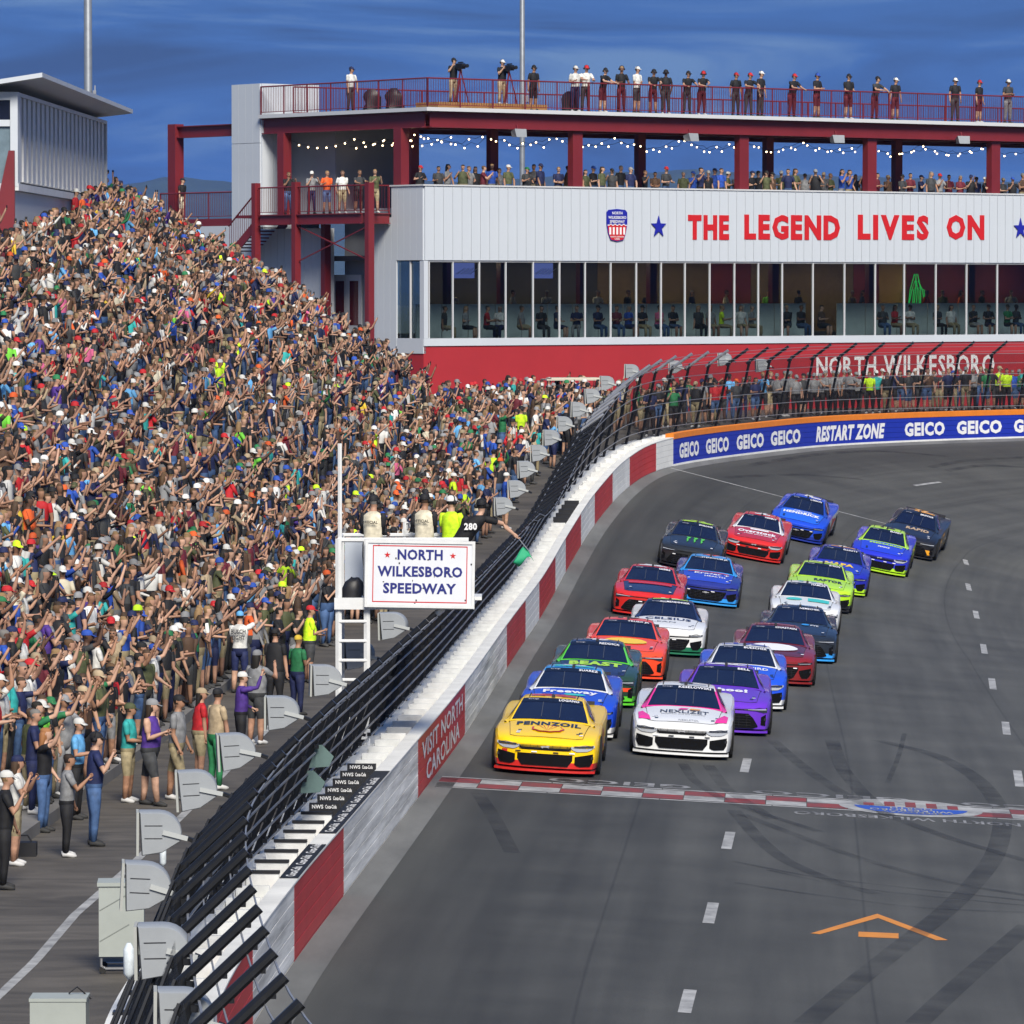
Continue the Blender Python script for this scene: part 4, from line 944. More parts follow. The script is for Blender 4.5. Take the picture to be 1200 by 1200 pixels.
CARS = [
 (637, 909, 'm', 'yellow race car with red splitter and shell emblem on its hood, leading the outside row', dict(body=yel, side=yel, hood=yel, roof=yel, pillar=yel, lower=red), 'LOGANO',
  [HT('PENNZOIL', 0, 1.22, 1.20, .20, BLK, .05), shell, RP(rect(-.42, 2.42, -.16, 2.6), red), RP(rect(.16, 2.42, .42, 2.6), red), RN('22', red), SN('22', red), FP(-.80, -.70, .395, .45, red)]),
 (663, 866, 'c', 'blue hooded white sided race car with Freeway lettering, right behind the yellow leader', dict(body=blue, side=wht, hood=blue, roof=cyan, pillar=wht, lower=wht), 'SUAREZ',
  [HT('Freeway', 0, 1.20, 1.10, .24, WHT, .04), HP(ellipse(.1, 1.02, .22, .05), teal), RP(rect(-.4, 2.40, .4, 2.56), teal), RN('99', WHT), SN('99', blue), SP([(1.3, .3), (2.6, .35), (4.3, .75), (4.3, .68), (2.6, .25), (1.3, .2)], grn)]),
 (692, 828, 't', 'dark navy race car with bright green pillars and green hood lettering in the outside row', dict(body=(.02, .05, .03), side=grn, hood=navy, roof=navy, pillar=grn, lower=grn), 'REDDICK',
  [HT('BEAST', .02, 1.20, 1.15, .26, lime, .06), RN('45', WHT), SN('45', BLK), SP([(1.2, .25), (2.0, .7), (2.4, .7), (1.6, .25)], BLK), FP(.55, .85, .36, .44, orr)]),
 (729, 797, 't', 'orange-red race car with a yellow oval on its hood in the outside row', dict(body=orr, side=(.02, .02, .025), hood=orr, roof=orr, pillar=orr, lower=orr), 'TRUEX JR',
  [HP(ellipse(0.0, 1.12, .50, .20), yel), HT('Bass Pro', 0.0, 1.12, .72, .16, BLK, .03, .2), RN('19', BLK), SN('19', WHT)]),
 (779, 769, 'c', 'white race car with dark pillars, yellow roof strip and green lower nose', dict(body=wht, side=wht, hood=wht, roof=navy, pillar=navy, lower=(.01, .14, .07)), 'ALLMENDINGER',
  [HT('CELSIUS', 0, 1.24, 1.15, .17, navy, .03), HT('LEAN', -.1, .98, .6, .08, S(120, 120, 125), .02), RP(rect(-.45, 2.38, .45, 2.52), lime), RN('16', WHT), SN('16', navy), SP([(1.15, .2), (2.1, .2), (1.5, .7), (1.15, .7)], orr)]),
 (757, 724, 't', 'red race car with a black hood and white roof strip in the outside row', dict(body=red, side=BLK, hood=navy, roof=red, pillar=red, lower=red), 'GIBBS',
  [HP(rect(-.6, 1.18, .6, 1.34), red), HT('Interstate', 0, 1.25, 1.05, .13, WHT, .03), RP(rect(-.38, 2.38, .38, 2.5), WHT), RN('54', WHT), SN('54', WHT), SP([(1.3, .2), (3.2, .2), (3.6, .7), (2.6, .7)], red)]),
 (825, 710, 'c', 'blue race car with sky blue roof edges and white grocery lettering on its hood', dict(body=(.02, .03, .22), side=(.02, .02, .10), hood=(.02, .05, .50), roof=cyan, pillar=cyan, lower=cyan), 'STENHOUSE JR',
  [HT('Kroger +', .1, 1.18, 1.0, .18, WHT, .03), HT('HEALTH', .2, .99, .6, .10, WHT, .02), HP(rect(-.6, 1.28, .6, 1.35), (.5, .1, .15)), RN('47', orr), SN('47', gold)]),
 (806, 668, 't', 'black race car with three green claw marks at its windshield and a green roof patch', dict(body=(.02, .022, .024), side=BLK, hood=BLK, roof=BLK, pillar=(.03, .03, .03), lower=BLK), 'WALLACE',
  [claws, RP(rect(-.48, 2.36, -.1, 2.56), lime), RP(rect(.1, 2.36, .48, 2.56), lime), RN('23', lime), SN('23', grn)]),
 (880, 657, 'm', 'dark red race car with white Overstock lettering on its hood', dict(body=red, side=wht, hood=(.42, .015, .02), roof=red, pillar=wht, lower=red), 'HERBST',
  [HT('Overstock', .0, 1.10, 1.25, .22, WHT, .04), HT('really good deals', .05, .90, .9, .10, WHT, .02), HP(rect(-.25, 1.24, .35, 1.34), WHT), RP(rect(-.25, 2.4, .25, 2.52), WHT), RN('4', WHT, .3), SN('4', red, .4)]),
 (930, 634, 'c', 'bright blue race car with white hood lettering at the rear of the outside row', dict(body=blue, side=wht, hood=(.015, .12, .72), roof=blue, pillar=(.012, .05, .4), lower=(.01, .03, .3)), 'LARSON',
  [HT('HENDRICK', 0, 1.15, 1.25, .20, WHT, .05), HT('CARS.COM', .0, 1.32, .6, .08, WHT, .02), RP(rect(.1, 2.36, .45, 2.5), WHT), RN('5', WHT, .3), SN('5', red, .4), SP([(1.2, .2), (2.6, .2), (3.8, .7), (2.5, .7)], red)]),
 (797, 889, 'm', 'white race car with pink pillars and pink fender flashes leading the inside row', dict(body=wht, side=wht, hood=wht, roof=wht, pillar=pink, lower=wht), 'KESELOWSKI',
  [HT('NEXLIZET', .02, 1.10, .95, .17, S(60, 60, 64), .02), HT('bempedoic acid and ezetimibe', 0, .95, .85, .055, S(110, 110, 112), .01), HT('NEXLETOL', .12, .66, .4, .06, S(150, 150, 152), .01),
   HP([(-.05, 1.28), (.10, 1.28), (.05, 1.20), (-.12, 1.20)], pink), HP([(.14, 1.28), (.34, 1.26), (.30, 1.20), (.10, 1.20)], gold),
   HP([(-.86, .62), (-.62, .62), (-.66, .80), (-.80, 1.02), (-.88, .95)], pink), HP([(.86, .62), (.62, .62), (.66, .80), (.80, 1.02), (.88, .95)], pink), RN('6', BLK, .3), SN('6', BLK, .4), RP(rect(-.1, 2.36, .4, 2.41), BLK)]),
 (846, 861, 't', 'purple race car with white hood mark, second in the inside row', dict(body=pur, side=pur, hood=pur, roof=pur, pillar=pur, lower=pur), 'BELL',
  [HT('yahoo!', 0, 1.15, .95, .26, WHT, .06), RP(ellipse(-.25, 2.46, .13, .06), WHT), RP(ellipse(.2, 2.47, .22, .05), WHT), RN('20', WHT), SN('20', WHT)]),
 (868, 832, 'm', 'blue and white race car with white roof, third in the inside row', dict(body=(.015, .08, .70), side=(.02, .07, .6), hood=(.015, .09, .72), roof=wht, pillar=wht, lower=wht), 'BUESCHER',
  [HT('FIFTH THIRD', 0, 1.18, 1.1, .16, WHT, .03), RP(rect(-.5, 2.40, .1, 2.47), (.03, .05, .4)), RP(rect(.15, 2.40, .5, 2.52), (.03, .05, .4)), RN('17', blue), SN('17', WHT), SP([(1.1, .3), (1.8, .75), (3.0, .6), (1.8, .55)], WHT)]),
 (905, 803, 'c', 'maroon race car with a big white beer logo on its hood in the inside row', dict(body=(.20, .012, .015), side=wht, hood=(.10, .012, .02), roof=maroon, pillar=maroon, lower=(.2, .01, .01)), 'CHASTAIN',
  [HP(ellipse(-.05, 1.08, .60, .25), WHT), HT('BUSCH', -.02, 1.18, .95, .17, (.02, .03, .25), .06), HT('LIGHT', .10, .98, .55, .15, (.02, .03, .25), .05), RN('1', WHT, .2), SN('1', red, .3), RP(rect(-.5, 2.45, .5, 2.65), (.3, .02, .02))]),
 (934, 776, 't', 'black race car with light blue stripes on its lower flank in the inside row', dict(body=(.015, .02, .03), side=(.02, .16, .34), hood=(.012, .016, .03), roof=(.02, .03, .06), pillar=(.02, .03, .05), lower=cyan), 'NEMECHEK',
  [HP(ellipse(.15, 1.27, .10, .06), cyan), HT('PYE', .38, 1.27, .2, .09, WHT, .03), RP(ellipse(.1, 2.47, .3, .07), (.05, .2, .4)), RN('42', WHT), SN('42', WHT), SP([(1.2, .2), (1.35, .2), (1.6, .6), (1.45, .6)], BLK), SP([(1.7, .2), (1.85, .2), (2.1, .6), (1.95, .6)], BLK)]),
 (941, 742, 't', 'white race car with teal and yellow hood band in the inside row', dict(body=wht, side=wht, hood=(.68, .72, .72), roof=wht, pillar=wht, lower=wht), 'HAMLIN',
  [HP(rect(0.05, 1.05, .64, 1.32), teal), HP(ellipse(-.33, 1.18, .22, .11), teal), HT('PROGRESSIVE', .34, 1.20, .5, .10, yel, .03), RN('11', teal), SN('11', teal)]),
 (958, 716, 'c', 'lime yellow race car with black flank letters in the inside row', dict(body=lime, side=lime, hood=lime, roof=(.46, .70, .03), pillar=lime, lower=BLK), 'BYRON',
  [HT('RAPTOR', .2, 1.15, .85, .22, BLK, .06), RN('24', WHT), SN('24', BLK), RP(rect(-.3, 2.4, .3, 2.5), (.6, .75, .2))]),
 (978, 696, 'c', 'deep blue race car with white flank numbers tucked beside the yellow-edged one', dict(body=(.015, .02, .35), side=(.03, .02, .38), hood=(.015, .03, .45), roof=(.02, .02, .28), pillar=(.02, .02, .3), lower=lime), 'ELLIOTT',
  [HT('NAPA', 0, 1.15, .9, .24, yel, .06), RN('9', WHT, .3), SN('9', WHT, .4), RP(rect(-.35, 2.4, .4, 2.5), gold)]),
 (1027, 672, 'm', 'blue hooded race car with fluorescent yellow roof and nose edge near the back right', dict(body=(.02, .03, .50), side=lime, hood=(.015, .04, .62), roof=lime, pillar=lime, lower=lime), 'BLANEY',
  [HT('MENARDS', .1, 1.27, 1.1, .12, lime, .05), HT('PENNZ', .05, 1.0, .4, .10, WHT, .04), RN('12', BLK), SN('12', blue)]),
 (1060, 652, 't', 'black race car with orange markings, last at the back right of the field', dict(body=BLK, side=BLK, hood=(.012, .012, .02), roof=BLK, pillar=BLK, lower=BLK), 'BRISCOE',
  [HT('RAPID', .15, 1.18, .8, .20, (.5, .35, .2), .05), RP(rect(-.1, 2.4, .5, 2.55), gold), RN('77', gold), SN('77', gold), SP([(1.1, .2), (2.2, .2), (1.9, .62), (1.2, .6)], gold), FP(.55, .80, .2, .36, gold)]),
]
for c_ in CARS: car(*c_)
# ================================================================== people
SLOT = dict(skin=0, shirt=1, pants=2, shin=3, forearm=4, shoe=5, hair=6, dark=7, cap=8, sleeve=9)
SLOTN = ['skin', 'shirt', 'pants', 'shin', 'forearm', 'shoe', 'hair', 'dark', 'cap', 'sleeve']
M_PERSON = [attr_mat('person_' + n, n, .75 if n != 'skin' else .55, var=.3 if n in ('shirt', 'pants', 'shin', 'sleeve') else .06) for n in SLOTN]
M_PCAP = attr_mat('person_cap', 'cap', .8, var=.08)
def V(*a): return Vector(a)
def person_geo(arms, lod=1, legs='stand', lean=(0, 0), head=(0, 0), fat=1.0, long_hair=False, vest=None):
    """arms: ((upper dir), (fore dir)) for image-left (x<0) and right (x>0) arm in body axes: x right, y forward, z up"""
    n = 10 if lod else 6; v = []; f = []; m = []
    def ring_tube(rings, slots, capa=True, capb=True):
        o = len(v); k = len(rings[0])
        for r in rings: v.extend(r)
        for i in range(len(rings) - 1):
            for j in range(k):
                f.append((o + i * k + j, o + i * k + (j + 1) % k, o + (i + 1) * k + (j + 1) % k, o + (i + 1) * k + j))
                sl = slots[i]; m.append(sl(i, j) if callable(sl) else sl)
        if capa: f.append(tuple(o + j for j in range(k - 1, -1, -1))); m.append(slots[0] if not callable(slots[0]) else 0)
        if capb: f.append(tuple(o + (len(rings) - 1) * k + j for j in range(k))); m.append(slots[-1] if not callable(slots[-1]) else SLOT['hair'])
    sit = legs == 'sit'
    lx, ly = lean
    def sp(z, yo=0.0, xo=0.0):                       # spine offset from leaning
        t = max(0, z - .92); return V(xo + lx * t, yo + ly * t, z - .35 * (lx * lx + ly * ly) * t)
    hy, hp = head
    prof = [(.80, .13, .10, 0, 'pants'), (.90, .172 * fat, .118 * fat, 0, 'pants'), (.97, .168 * fat, .12 * fat, .005, 'shirt'), (1.07, .155 * fat, .118 * fat, .012 * fat, 'shirt'), (1.20, .168 * fat, .122 * fat, .01, 'shirt'),
            (1.32, .188, .122, 0, 'shirt'), (1.41, .185, .10, -.01, 'shirt'), (1.455, .12, .08, -.012, 'shirt'), (1.485, .062, .062, -.008, 'skin'), (1.535, .055, .058, .004, 'skin')]
    if lod == 0: prof = [prof[i] for i in (0, 1, 3, 5, 6, 7, 8)]
    rings = []; slots = []
    for z, w, d, yo, s in prof:
        c = sp(z, yo); rings.append([tuple(c + V(w * math.cos(2 * math.pi * j / n), d * math.sin(2 * math.pi * j / n), 0)) for j in range(n)]); slots.append(SLOT[s])
    hb = sp(1.545, .004); ch, sh = math.cos(hy), math.sin(hy)
    heads = [(.0, .054, .058, .004), (.025, .058, .078, .026), (.06, .068, .094, .022), (.105, .076, .10, .012), (.145, .077, .10, .004), (.185, .068, .086, -.002), (.21, .04, .05, -.004)]
    if lod == 0: heads = [heads[i] for i in (0, 2, 4, 6)]
    def hpt(x, y, z): y2 = y - hp * (z) * .5; return tuple(hb + V(ch * x - sh * y2, sh * x + ch * y2, z + hp * y * .6))
    for z, w, d, yo in heads:
        rings.append([hpt(w * math.cos(2 * math.pi * j / n), yo + d * math.sin(2 * math.pi * j / n), z) for j in range(n)])
        def hs(i, j, z=z):
            a = 2 * math.pi * (j + .5) / n; back = math.sin(a) < .25
            return SLOT['hair'] if z > .13 or (back and z > .05) or (long_hair and back) else SLOT['skin']
        slots.append(hs)
    ring_tube(rings, slots[:-1] + [slots[-1]])
    if lod:
        o = len(v); v.extend([hpt(-.012, .115, .075), hpt(.012, .115, .075), hpt(0, .138, .078), hpt(0, .112, .115)]); f.extend([(o, o + 1, o + 2), (o, o + 2, o + 3), (o + 1, o + 3, o + 2)]); m.extend([0] * 3)
        for sx in (-1, 1):
            o = len(v); v.extend([hpt(sx * .012, .116, .10), hpt(sx * .05, .104, .10), hpt(sx * .05, .104, .122), hpt(sx * .012, .116, .122)]); f.append((o, o + 1, o + 2, o + 3)); m.append(SLOT['dark'])
            o = len(v); v.extend([hpt(sx * .074, .0, .08), hpt(sx * .088, -.012, .10), hpt(sx * .086, -.01, .13), hpt(sx * .074, .02, .125)]); f.append((o, o + 1, o + 2, o + 3)); m.append(0)
        o = len(v); v.extend([hpt(-.028, .112, .045), hpt(.028, .112, .045), hpt(.022, .114, .055), hpt(-.022, .114, .055)]); f.append((o, o + 1, o + 2, o + 3)); m.append(SLOT['dark'])
    if long_hair:
        hr = []
        for z, w, d, yo in ((.20, .05, .05, -.01), (.10, .085, .075, -.035), (.0, .09, .06, -.05), (-.12, .09, .045, -.075), (-.2, .05, .02, -.085)):
            hr.append([hpt(w * math.cos(2 * math.pi * j / n), yo + d * math.sin(2 * math.pi * j / n), z) for j in range(n)])
        ring_tube(hr, [SLOT['hair']] * 5)
    def limb(P, R, sl, k, flat=None):
        rings = []
        for i in range(len(P)):
            t = (P[min(i + 1, len(P) - 1)] - P[max(i - 1, 0)]).normalized()
            ref = V(1, 0, 0) if abs(t.x) < .8 else V(0, 1, 0)
            a = t.cross(ref).normalized(); b = a.cross(t).normalized(); fl_ = flat[i] if flat else 1.0
            rings.append([tuple(P[i] + (a * math.cos(2 * math.pi * j / k) * fl_ + b * math.sin(2 * math.pi * j / k)) * R[i]) for j in range(k)])
        ring_tube(rings, sl)
    k = 8 if lod else 5; hands = []
    for sx, (ua, fa) in zip((-1, 1), arms):
        sh_ = sp(1.405) + V(sx * .18, -.005, 0); ua = V(*ua).normalized(); fa = V(*fa).normalized()
        el = sh_ + ua * .29; wr = el + fa * .25; hd = wr + fa * .085; hands.append(hd + fa * .03)
        if lod:
            limb([sh_ - ua * .05, sh_ + ua * .03, sh_ + ua * .12, sh_ + ua * .18, sh_ + ua * .19, el, el + fa * .08, wr, wr + fa * .03, hd, hd + fa * .02],
                 [.045, .066, .058, .056, .044, .040, .042, .027, .034, .036, .02], [9, 9, 9, 9, 4, 4, 4, 0, 0, 0], k, [1, 1, 1, 1, 1, 1, 1, .9, .6, .6, .5])
            # four fingers, bent a little, and a thumb
            ref = V(1, 0, 0) if abs(fa.x) < .8 else V(0, 0, 1); sd = fa.cross(ref).normalized(); nn = sd.cross(fa).normalized()
            for q, ln in ((-1.5, .058), (-.5, .07), (.5, .066), (1.5, .05)):
                p0 = hd + sd * q * .016; limb([p0, p0 + fa * ln * .6, p0 + fa * ln * .9 + nn * ln * .4], [.0085, .008, .006], [0, 0], 4)
            p0 = wr + fa * .03 + sd * .028; limb([p0, p0 + (fa * .6 + sd * .8) * .03, p0 + (fa + sd * .5) * .055], [.011, .010, .007], [0, 0], 4)
        else:
            limb([sh_ - ua * .03, sh_ + ua * .17, el, wr, hd + fa * .06], [.06, .056, .042, .03, .028], [9, 4, 4, 0], k)
            c = hd + fa * .04 + V(0, 0, .03); o = len(v)
            v.extend([tuple(c + V(-.04, .02, -.06)), tuple(c + V(.04, .02, -.06)), tuple(c + V(.04, .02, .07)), tuple(c + V(-.04, .02, .07))])
            if ua.z > -.2 or fa.z > .5: f.append((o, o + 1, o + 2, o + 3)); m.append(SLOT['dark'])
            else: del v[o:]
    for sx in (-1, 1):
        if sit: P = [V(sx * .09, 0, .88), V(sx * .11, .25, .87), V(sx * .12, .43, .84), V(sx * .12, .44, .6), V(sx * .12, .42, .42)]
        elif legs == 'walk': P = [V(sx * .085, 0, .90), V(sx * .10, sx * .06, .70), V(sx * .10, sx * .13, .48), V(sx * .10, sx * .14, .28), V(sx * .10, sx * .17, .075)]
        else: P = [V(sx * .085, 0, .90), V(sx * .10, .005, .70), V(sx * .11, .01, .48), V(sx * .12, -.005, .28), V(sx * .13, -.02, .075)]
        limb(P, [.098 * fat, .088 * fat, .066, .056, .045] if not lod else [.098 * fat, .09 * fat, .07, .06, .047], [2, 2, 3, 3], k)
        a = P[-1]
        if lod or True:
            limb([a + V(0, -.06, -.03), a + V(0, .02, -.02), a + V(sx * .015, .12, -.045), a + V(sx * .02, .18, -.05)], [.038, .048, .042, .022], [5, 5, 5], k if lod else 4)
    return v, f, m, hands, hpt
D_ = (0, 0.05, -1)
POSES = {  # name: (left arm, right arm), words
 'phone_both': (((-.3, .5, -.75), (.42, .45, .85)), ((.3, .5, -.75), (-.42, .45, .85)), 'filming'),
 'phone_high': (((-.2, .6, .55), (.25, .4, .95)), ((.2, .6, .55), (-.25, .4, .95)), 'phone overhead'),
 'reach_right': ((D_, (.2, .7, -.6)), ((.3, .7, .35), (-.05, .45, .9)), 'one arm out'),
 'reach_left': (((-.3, .7, .3), (.05, .45, .9)), (D_, (-.1, .8, -.4)), 'one arm raised'),
 'cheer': (((-.5, .1, .85), (-.15, .15, 1)), ((.4, .5, .7), (.1, .4, 1)), 'cheering'),
 'fold': (((-.25, .15, -.95), (.95, .55, .15)), ((.25, .15, -.95), (-.95, .55, .1)), 'arms folded'),
 'down': (((-.16, .02, -1), (-.05, .2, -1)), ((.16, .02, -1), (.05, .2, -1)), 'arms down'),
 'hold': (((-.2, .1, -.95), (.35, .85, .15)), ((.2, .1, -.95), (-.35, .85, .15)), 'hands at chest'),
 'one_phone': (((-.16, .02, -1), (-.05, .3, -1)), ((.25, .4, -.85), (-.3, .5, .85)), 'phone raised'),
 'lean': (((-.25, .7, -.7), (.3, .85, -.1)), ((.25, .7, -.7), (-.3, .85, -.1)), 'leaning'),
}
TEMPL = {}
def jit(P, a=.13, rg=random):
    return tuple(tuple(tuple(c + rg.gauss(0, a) for c in seg) for seg in arm) for arm in P[:2])
def templ(pose, legs='stand', fat=1.0, long_hair=False, lean=None, head=(0, 0), arms=None):
    var_ = random.randrange(3) if arms is None else 0
    if arms is None: head = (random.choice((-.35, 0, .3)), 0)
    key = (pose, legs, fat, long_hair, lean, head, var_)
    if key not in TEMPL:
        P = arms or jit(POSES[pose]); ln = lean if lean is not None else ((0, .25) if pose == 'lean' else (0, .06))
        v, f, m, hands, hpt = person_geo((P[0], P[1]), 1, legs, ln, head, fat, long_hair)
        me = bpy.data.meshes.new('person'); me.from_pydata(v, [], f)
        for q in M_PERSON: me.materials.append(q)
        me.polygons.foreach_set('material_index', m); me.polygons.foreach_set('use_smooth', [True] * len(f)); me.update()
        # cap with a brim, on this head
        b = MB(); n = 12
        for z, w, d, yo in ((.125, .084, .108, .002), (.165, .082, .104, .0), (.20, .068, .085, -.004), (.225, .03, .04, -.006)):
            b.v += [hpt(w * math.cos(2 * math.pi * j / n), yo + d * math.sin(2 * math.pi * j / n), z) for j in range(n)]
        for i in range(3):
            for j in range(n): b.f.append((i * n + j, i * n + (j + 1) % n, (i + 1) * n + (j + 1) % n, (i + 1) * n + j))
        b.f.append(tuple(range(3 * n, 4 * n))); o = len(b.v)
        for x, y in ((-.07, .085), (-.06, .16), (0, .185), (.06, .16), (.07, .085)): b.v += [hpt(x, y, .135 - .03 * (y > .1)), hpt(x, y, .128 - .03 * (y > .1))]
        b.f += [(o, o + 2, o + 4, o + 6, o + 8), (o + 9, o + 7, o + 5, o + 3, o + 1)] + [(o + 2 * i, o + 2 * i + 1, o + 2 * i + 3, o + 2 * i + 2) for i in range(4)]
        b.m = [0] * len(b.f); cap = b.mesh('cap', [M_PCAP], True)
        b = MB()                                             # headset: band and cups
        for sx in (-1, 1): b.sphere(hpt(sx * .092, .0, .10), .042, 8, 5)
        b.tube([hpt(-.092, 0, .12), hpt(-.075, 0, .20), hpt(0, 0, .235), hpt(.075, 0, .20), hpt(.092, 0, .12)], .012, 5); hs = b.mesh('headset', [M_PCAP], True)
        TEMPL[key] = (me, cap, hands, hs)
    return TEMPL[key]
COLN = {'dark grey': (.07, .07, .075), 'black': (.012, .012, .014), 'charcoal': (.04, .042, .045), 'white': (.62, .62, .60), 'grey': (.22, .225, .235), 'navy': (.012, .018, .07), 'blue': (.02, .07, .36), 'sky blue': (.12, .36, .66),
        'red': (.42, .015, .02), 'maroon': (.12, .015, .025), 'green': (.02, .16, .06), 'olive': (.07, .08, .035), 'teal': (.03, .33, .32), 'neon yellow': (.55, .85, .02), 'orange': (.62, .10, .02), 'tan': (.36, .28, .18),
        'purple': (.07, .03, .22), 'pink': (.60, .12, .25), 'brown': (.09, .05, .03), 'cream': (.55, .50, .38), 'lime': (.16, .55, .05), 'yellow': (.66, .45, .04), 'khaki': (.30, .25, .15), 'denim': (.05, .10, .22)}
SKINS = [(.44, .26, .175), (.38, .21, .14), (.48, .29, .205), (.32, .17, .105), (.21, .105, .065), (.09, .046, .03), (.40, .225, .155)]
HAIRS = [(.03, .018, .01), (.012, .01, .008), (.10, .055, .025), (.24, .15, .07), (.16, .15, .14), (.06, .035, .02)]
SH_W = [('black', 24), ('charcoal', 13), ('white', 11), ('grey', 14), ('navy', 14), ('blue', 6), ('sky blue', 3), ('red', 5), ('maroon', 5), ('green', 2.5), ('olive', 6), ('teal', 1.5), ('neon yellow', .8), ('orange', 1.5), ('tan', 4), ('purple', 1.5), ('pink', .6), ('cream', 2.5), ('lime', .5), ('yellow', .6), ('brown', 5)]
CAP_W = [('black', 20), ('white', 16), ('grey', 14), ('navy', 12), ('blue', 6), ('red', 9), ('orange', 3), ('tan', 6), ('olive', 4), ('green', 3), ('neon yellow', 1)]
PT_W = [('khaki', 22), ('denim', 24), ('black', 20), ('charcoal', 14), ('grey', 12), ('navy', 8)]
def pick(w): return random.choices([a for a, _ in w], [b for _, b in w])[0]
USED = set()
def person(loc, face, label_tail, group, pose=None, shirt=None, cap='?', pants=None, shorts=None, skin=None, height=None, fat=None, legs='stand', long_hair=None, sleeves=None, headset=None, label=None, lean=None, arms=None, head=(0, 0), hair=None):
    """face: world direction (x, y) the person looks in"""
    pose = pose or random.choices(['phone_both', 'phone_high', 'reach_right', 'reach_left', 'cheer', 'fold', 'down', 'hold', 'one_phone'], [20, 8, 11, 7, 3, 9, 14, 14, 16])[0]
    fat = fat or random.choice([1.0, 1.12, 1.3]); long_hair = random.random() < .16 if long_hair is None else long_hair
    me, capm, hands, hsm = templ(pose, legs, fat, long_hair, lean, head, arms)
    sh = shirt or pick(SH_W); cp = (pick(CAP_W) if random.random() < .66 and not long_hair else None) if cap == '?' else cap
    if not label:
        for _ in range(60):
            pw = POSES[pose][2] if pose in POSES else ''
            label = 'person in %s shirt, %s, %s, %s' % (sh, ('%s cap' % cp) if cp else 'bare head', pw, label_tail)
            label = label.replace('neon yellow', 'neon')
            if label not in USED: break
            if not shirt: sh = pick(SH_W)
            elif cap == '?': cp = pick(CAP_W)
            else: break
    USED.add(label)
    o = obj('person', me); o.location = loc; o.rotation_euler = (0, 0, math.atan2(face[1], face[0]) - math.pi / 2)
    k = (height or random.uniform(1.62, 1.86)) / 1.77; o.scale = (k, k, k)
    sk = SKINS[skin] if skin is not None else random.choices(SKINS, [20, 16, 18, 12, 5, 3, 16])[0]; pn = pants or pick(PT_W)
    shorts = (random.random() < .5) if shorts is None else shorts
    j = random.uniform(.8, 1.15); c = lambda n: [float(min(1, q * j)) for q in COLN[n]]
    o['skin'] = [float(q) for q in sk]; o['shirt'] = c(sh); o['pants'] = c(pn); o['shin'] = list(o['skin']) if shorts else c(pn)
    o['sleeve'] = list(o['skin']) if sleeves == 'none' else c(sleeves) if sleeves else c(sh)
    o['cap'] = [0.0, 0.0, 0.0]
    o['forearm'] = c(sleeves) if sleeves and sleeves != 'none' else list(o['skin']); o['shoe'] = [.03, .03, .03] if random.random() < .7 else [.5, .5, .5]
    o['hair'] = [float(q) for q in (hair or random.choice(HAIRS))]; o['dark'] = [.02, .02, .022]
    tag(o, label, 'person', group)
    if cp:
        q = obj('cap', capm, o); q['cap'] = c(cp)
    if headset:
        q = obj('headset', hsm, o); q['cap'] = [float(t) for t in COLN[headset]]
    return o, hands, k
M_PHONE = mat('phone_black', (.012, .012, .014), .3)
_ph = MB(); _ph.box((0, 0, 0), (.075, .012, .155)); _ph.box((0, -.0065, 0), (.066, .002, .142), None, 1)
PHONE_ME = _ph.mesh('phone', [M_PHONE, mat('phone_screen', (.05, .07, .10), .15)])
def phone(o, hands, k, who=1, two=False):
    bpy.context.view_layer.update() if False else None
    h = (hands[0] + hands[1]) / 2 if two else hands[who]
    M = Matrix.Translation(o.location) @ Matrix.Rotation(o.rotation_euler[2], 4, 'Z') @ Matrix.Scale(k, 4)
    p = M @ (h + Vector((0, .01, .05)))
    q = obj('phone', PHONE_ME); q.location = p; q.rotation_euler = (0, math.pi / 2 if two else 0, 0); q.rotation_euler = (0, random.uniform(-.2, .2), o.rotation_euler[2])
    return tag(q, 'dark phone held by the ' + o['label'].split(', ')[0].replace('person in ', '') + ' and ' + o['label'].split(', ')[1] + ' ' + o['label'].split(', ')[-1].replace('in stand ', ''), 'phone', 'phones held up in the crowd')
# ================================================================== grandstand and its crowd
ROW_D, ROW_R, D_FRONT, NROW = .76, .42, 5.7, 17
Y_S0, Y_S1 = 60.0, 189.0
def z_row(Y, r): return zg(Y) + .2 + float(np.interp(Y, [95, 130, 160, 180, 189], [0, .9, 1.8, 1.2, .7])) * min(1, r / 8) + r * ROW_R
M_STEP = mat('stand_concrete', (.16, .155, .15), .85, var=.25, vscale=.6); M_BENCH = mat('bench_aluminium', (.35, .36, .37), .45, metal=.4, var=.15)
stand = empty('grandstand', (xs(90) - 7, 90, 0)); tag(stand, 'long stepped concrete grandstand full of spectators left of the track', 'grandstand'); sorg = Vector(stand.location)
YS = np.linspace(Y_S0, Y_S1, 28)
for r in range(NROW):
    b = MB()
    for Y in YS:
        x1 = xs(Y) - D_FRONT - r * ROW_D; x0 = x1 - ROW_D - (.3 if r == NROW - 1 else 0); z = z_row(Y, r)
        b.v += [tuple(Vector(p) - sorg) for p in ((x1, Y, z - ROW_R - (1.5 if r == 0 else 0)), (x1, Y, z), (x0, Y, z), (x0, Y, z - ROW_R))]
    for i in range(len(YS) - 1):
        for j in range(3): b.f.append((4 * i + j, 4 * i + j + 1, 4 * i + 5 + j, 4 * i + 4 + j)); b.m.append(0)
    e_ = 4 * (len(YS) - 1); b.f += [(e_, e_ + 1, e_ + 2, e_ + 3), (3, 2, 1, 0)]; b.m += [0, 0]
    b.build('step', M_STEP, stand)
    b = MB(); b.tube([(xs(Y) - D_FRONT - r * ROW_D - .62 - sorg.x, Y - sorg.y, z_row(Y, r) + .42) for Y in YS], .05, 4); b.build('bench', M_BENCH, stand)
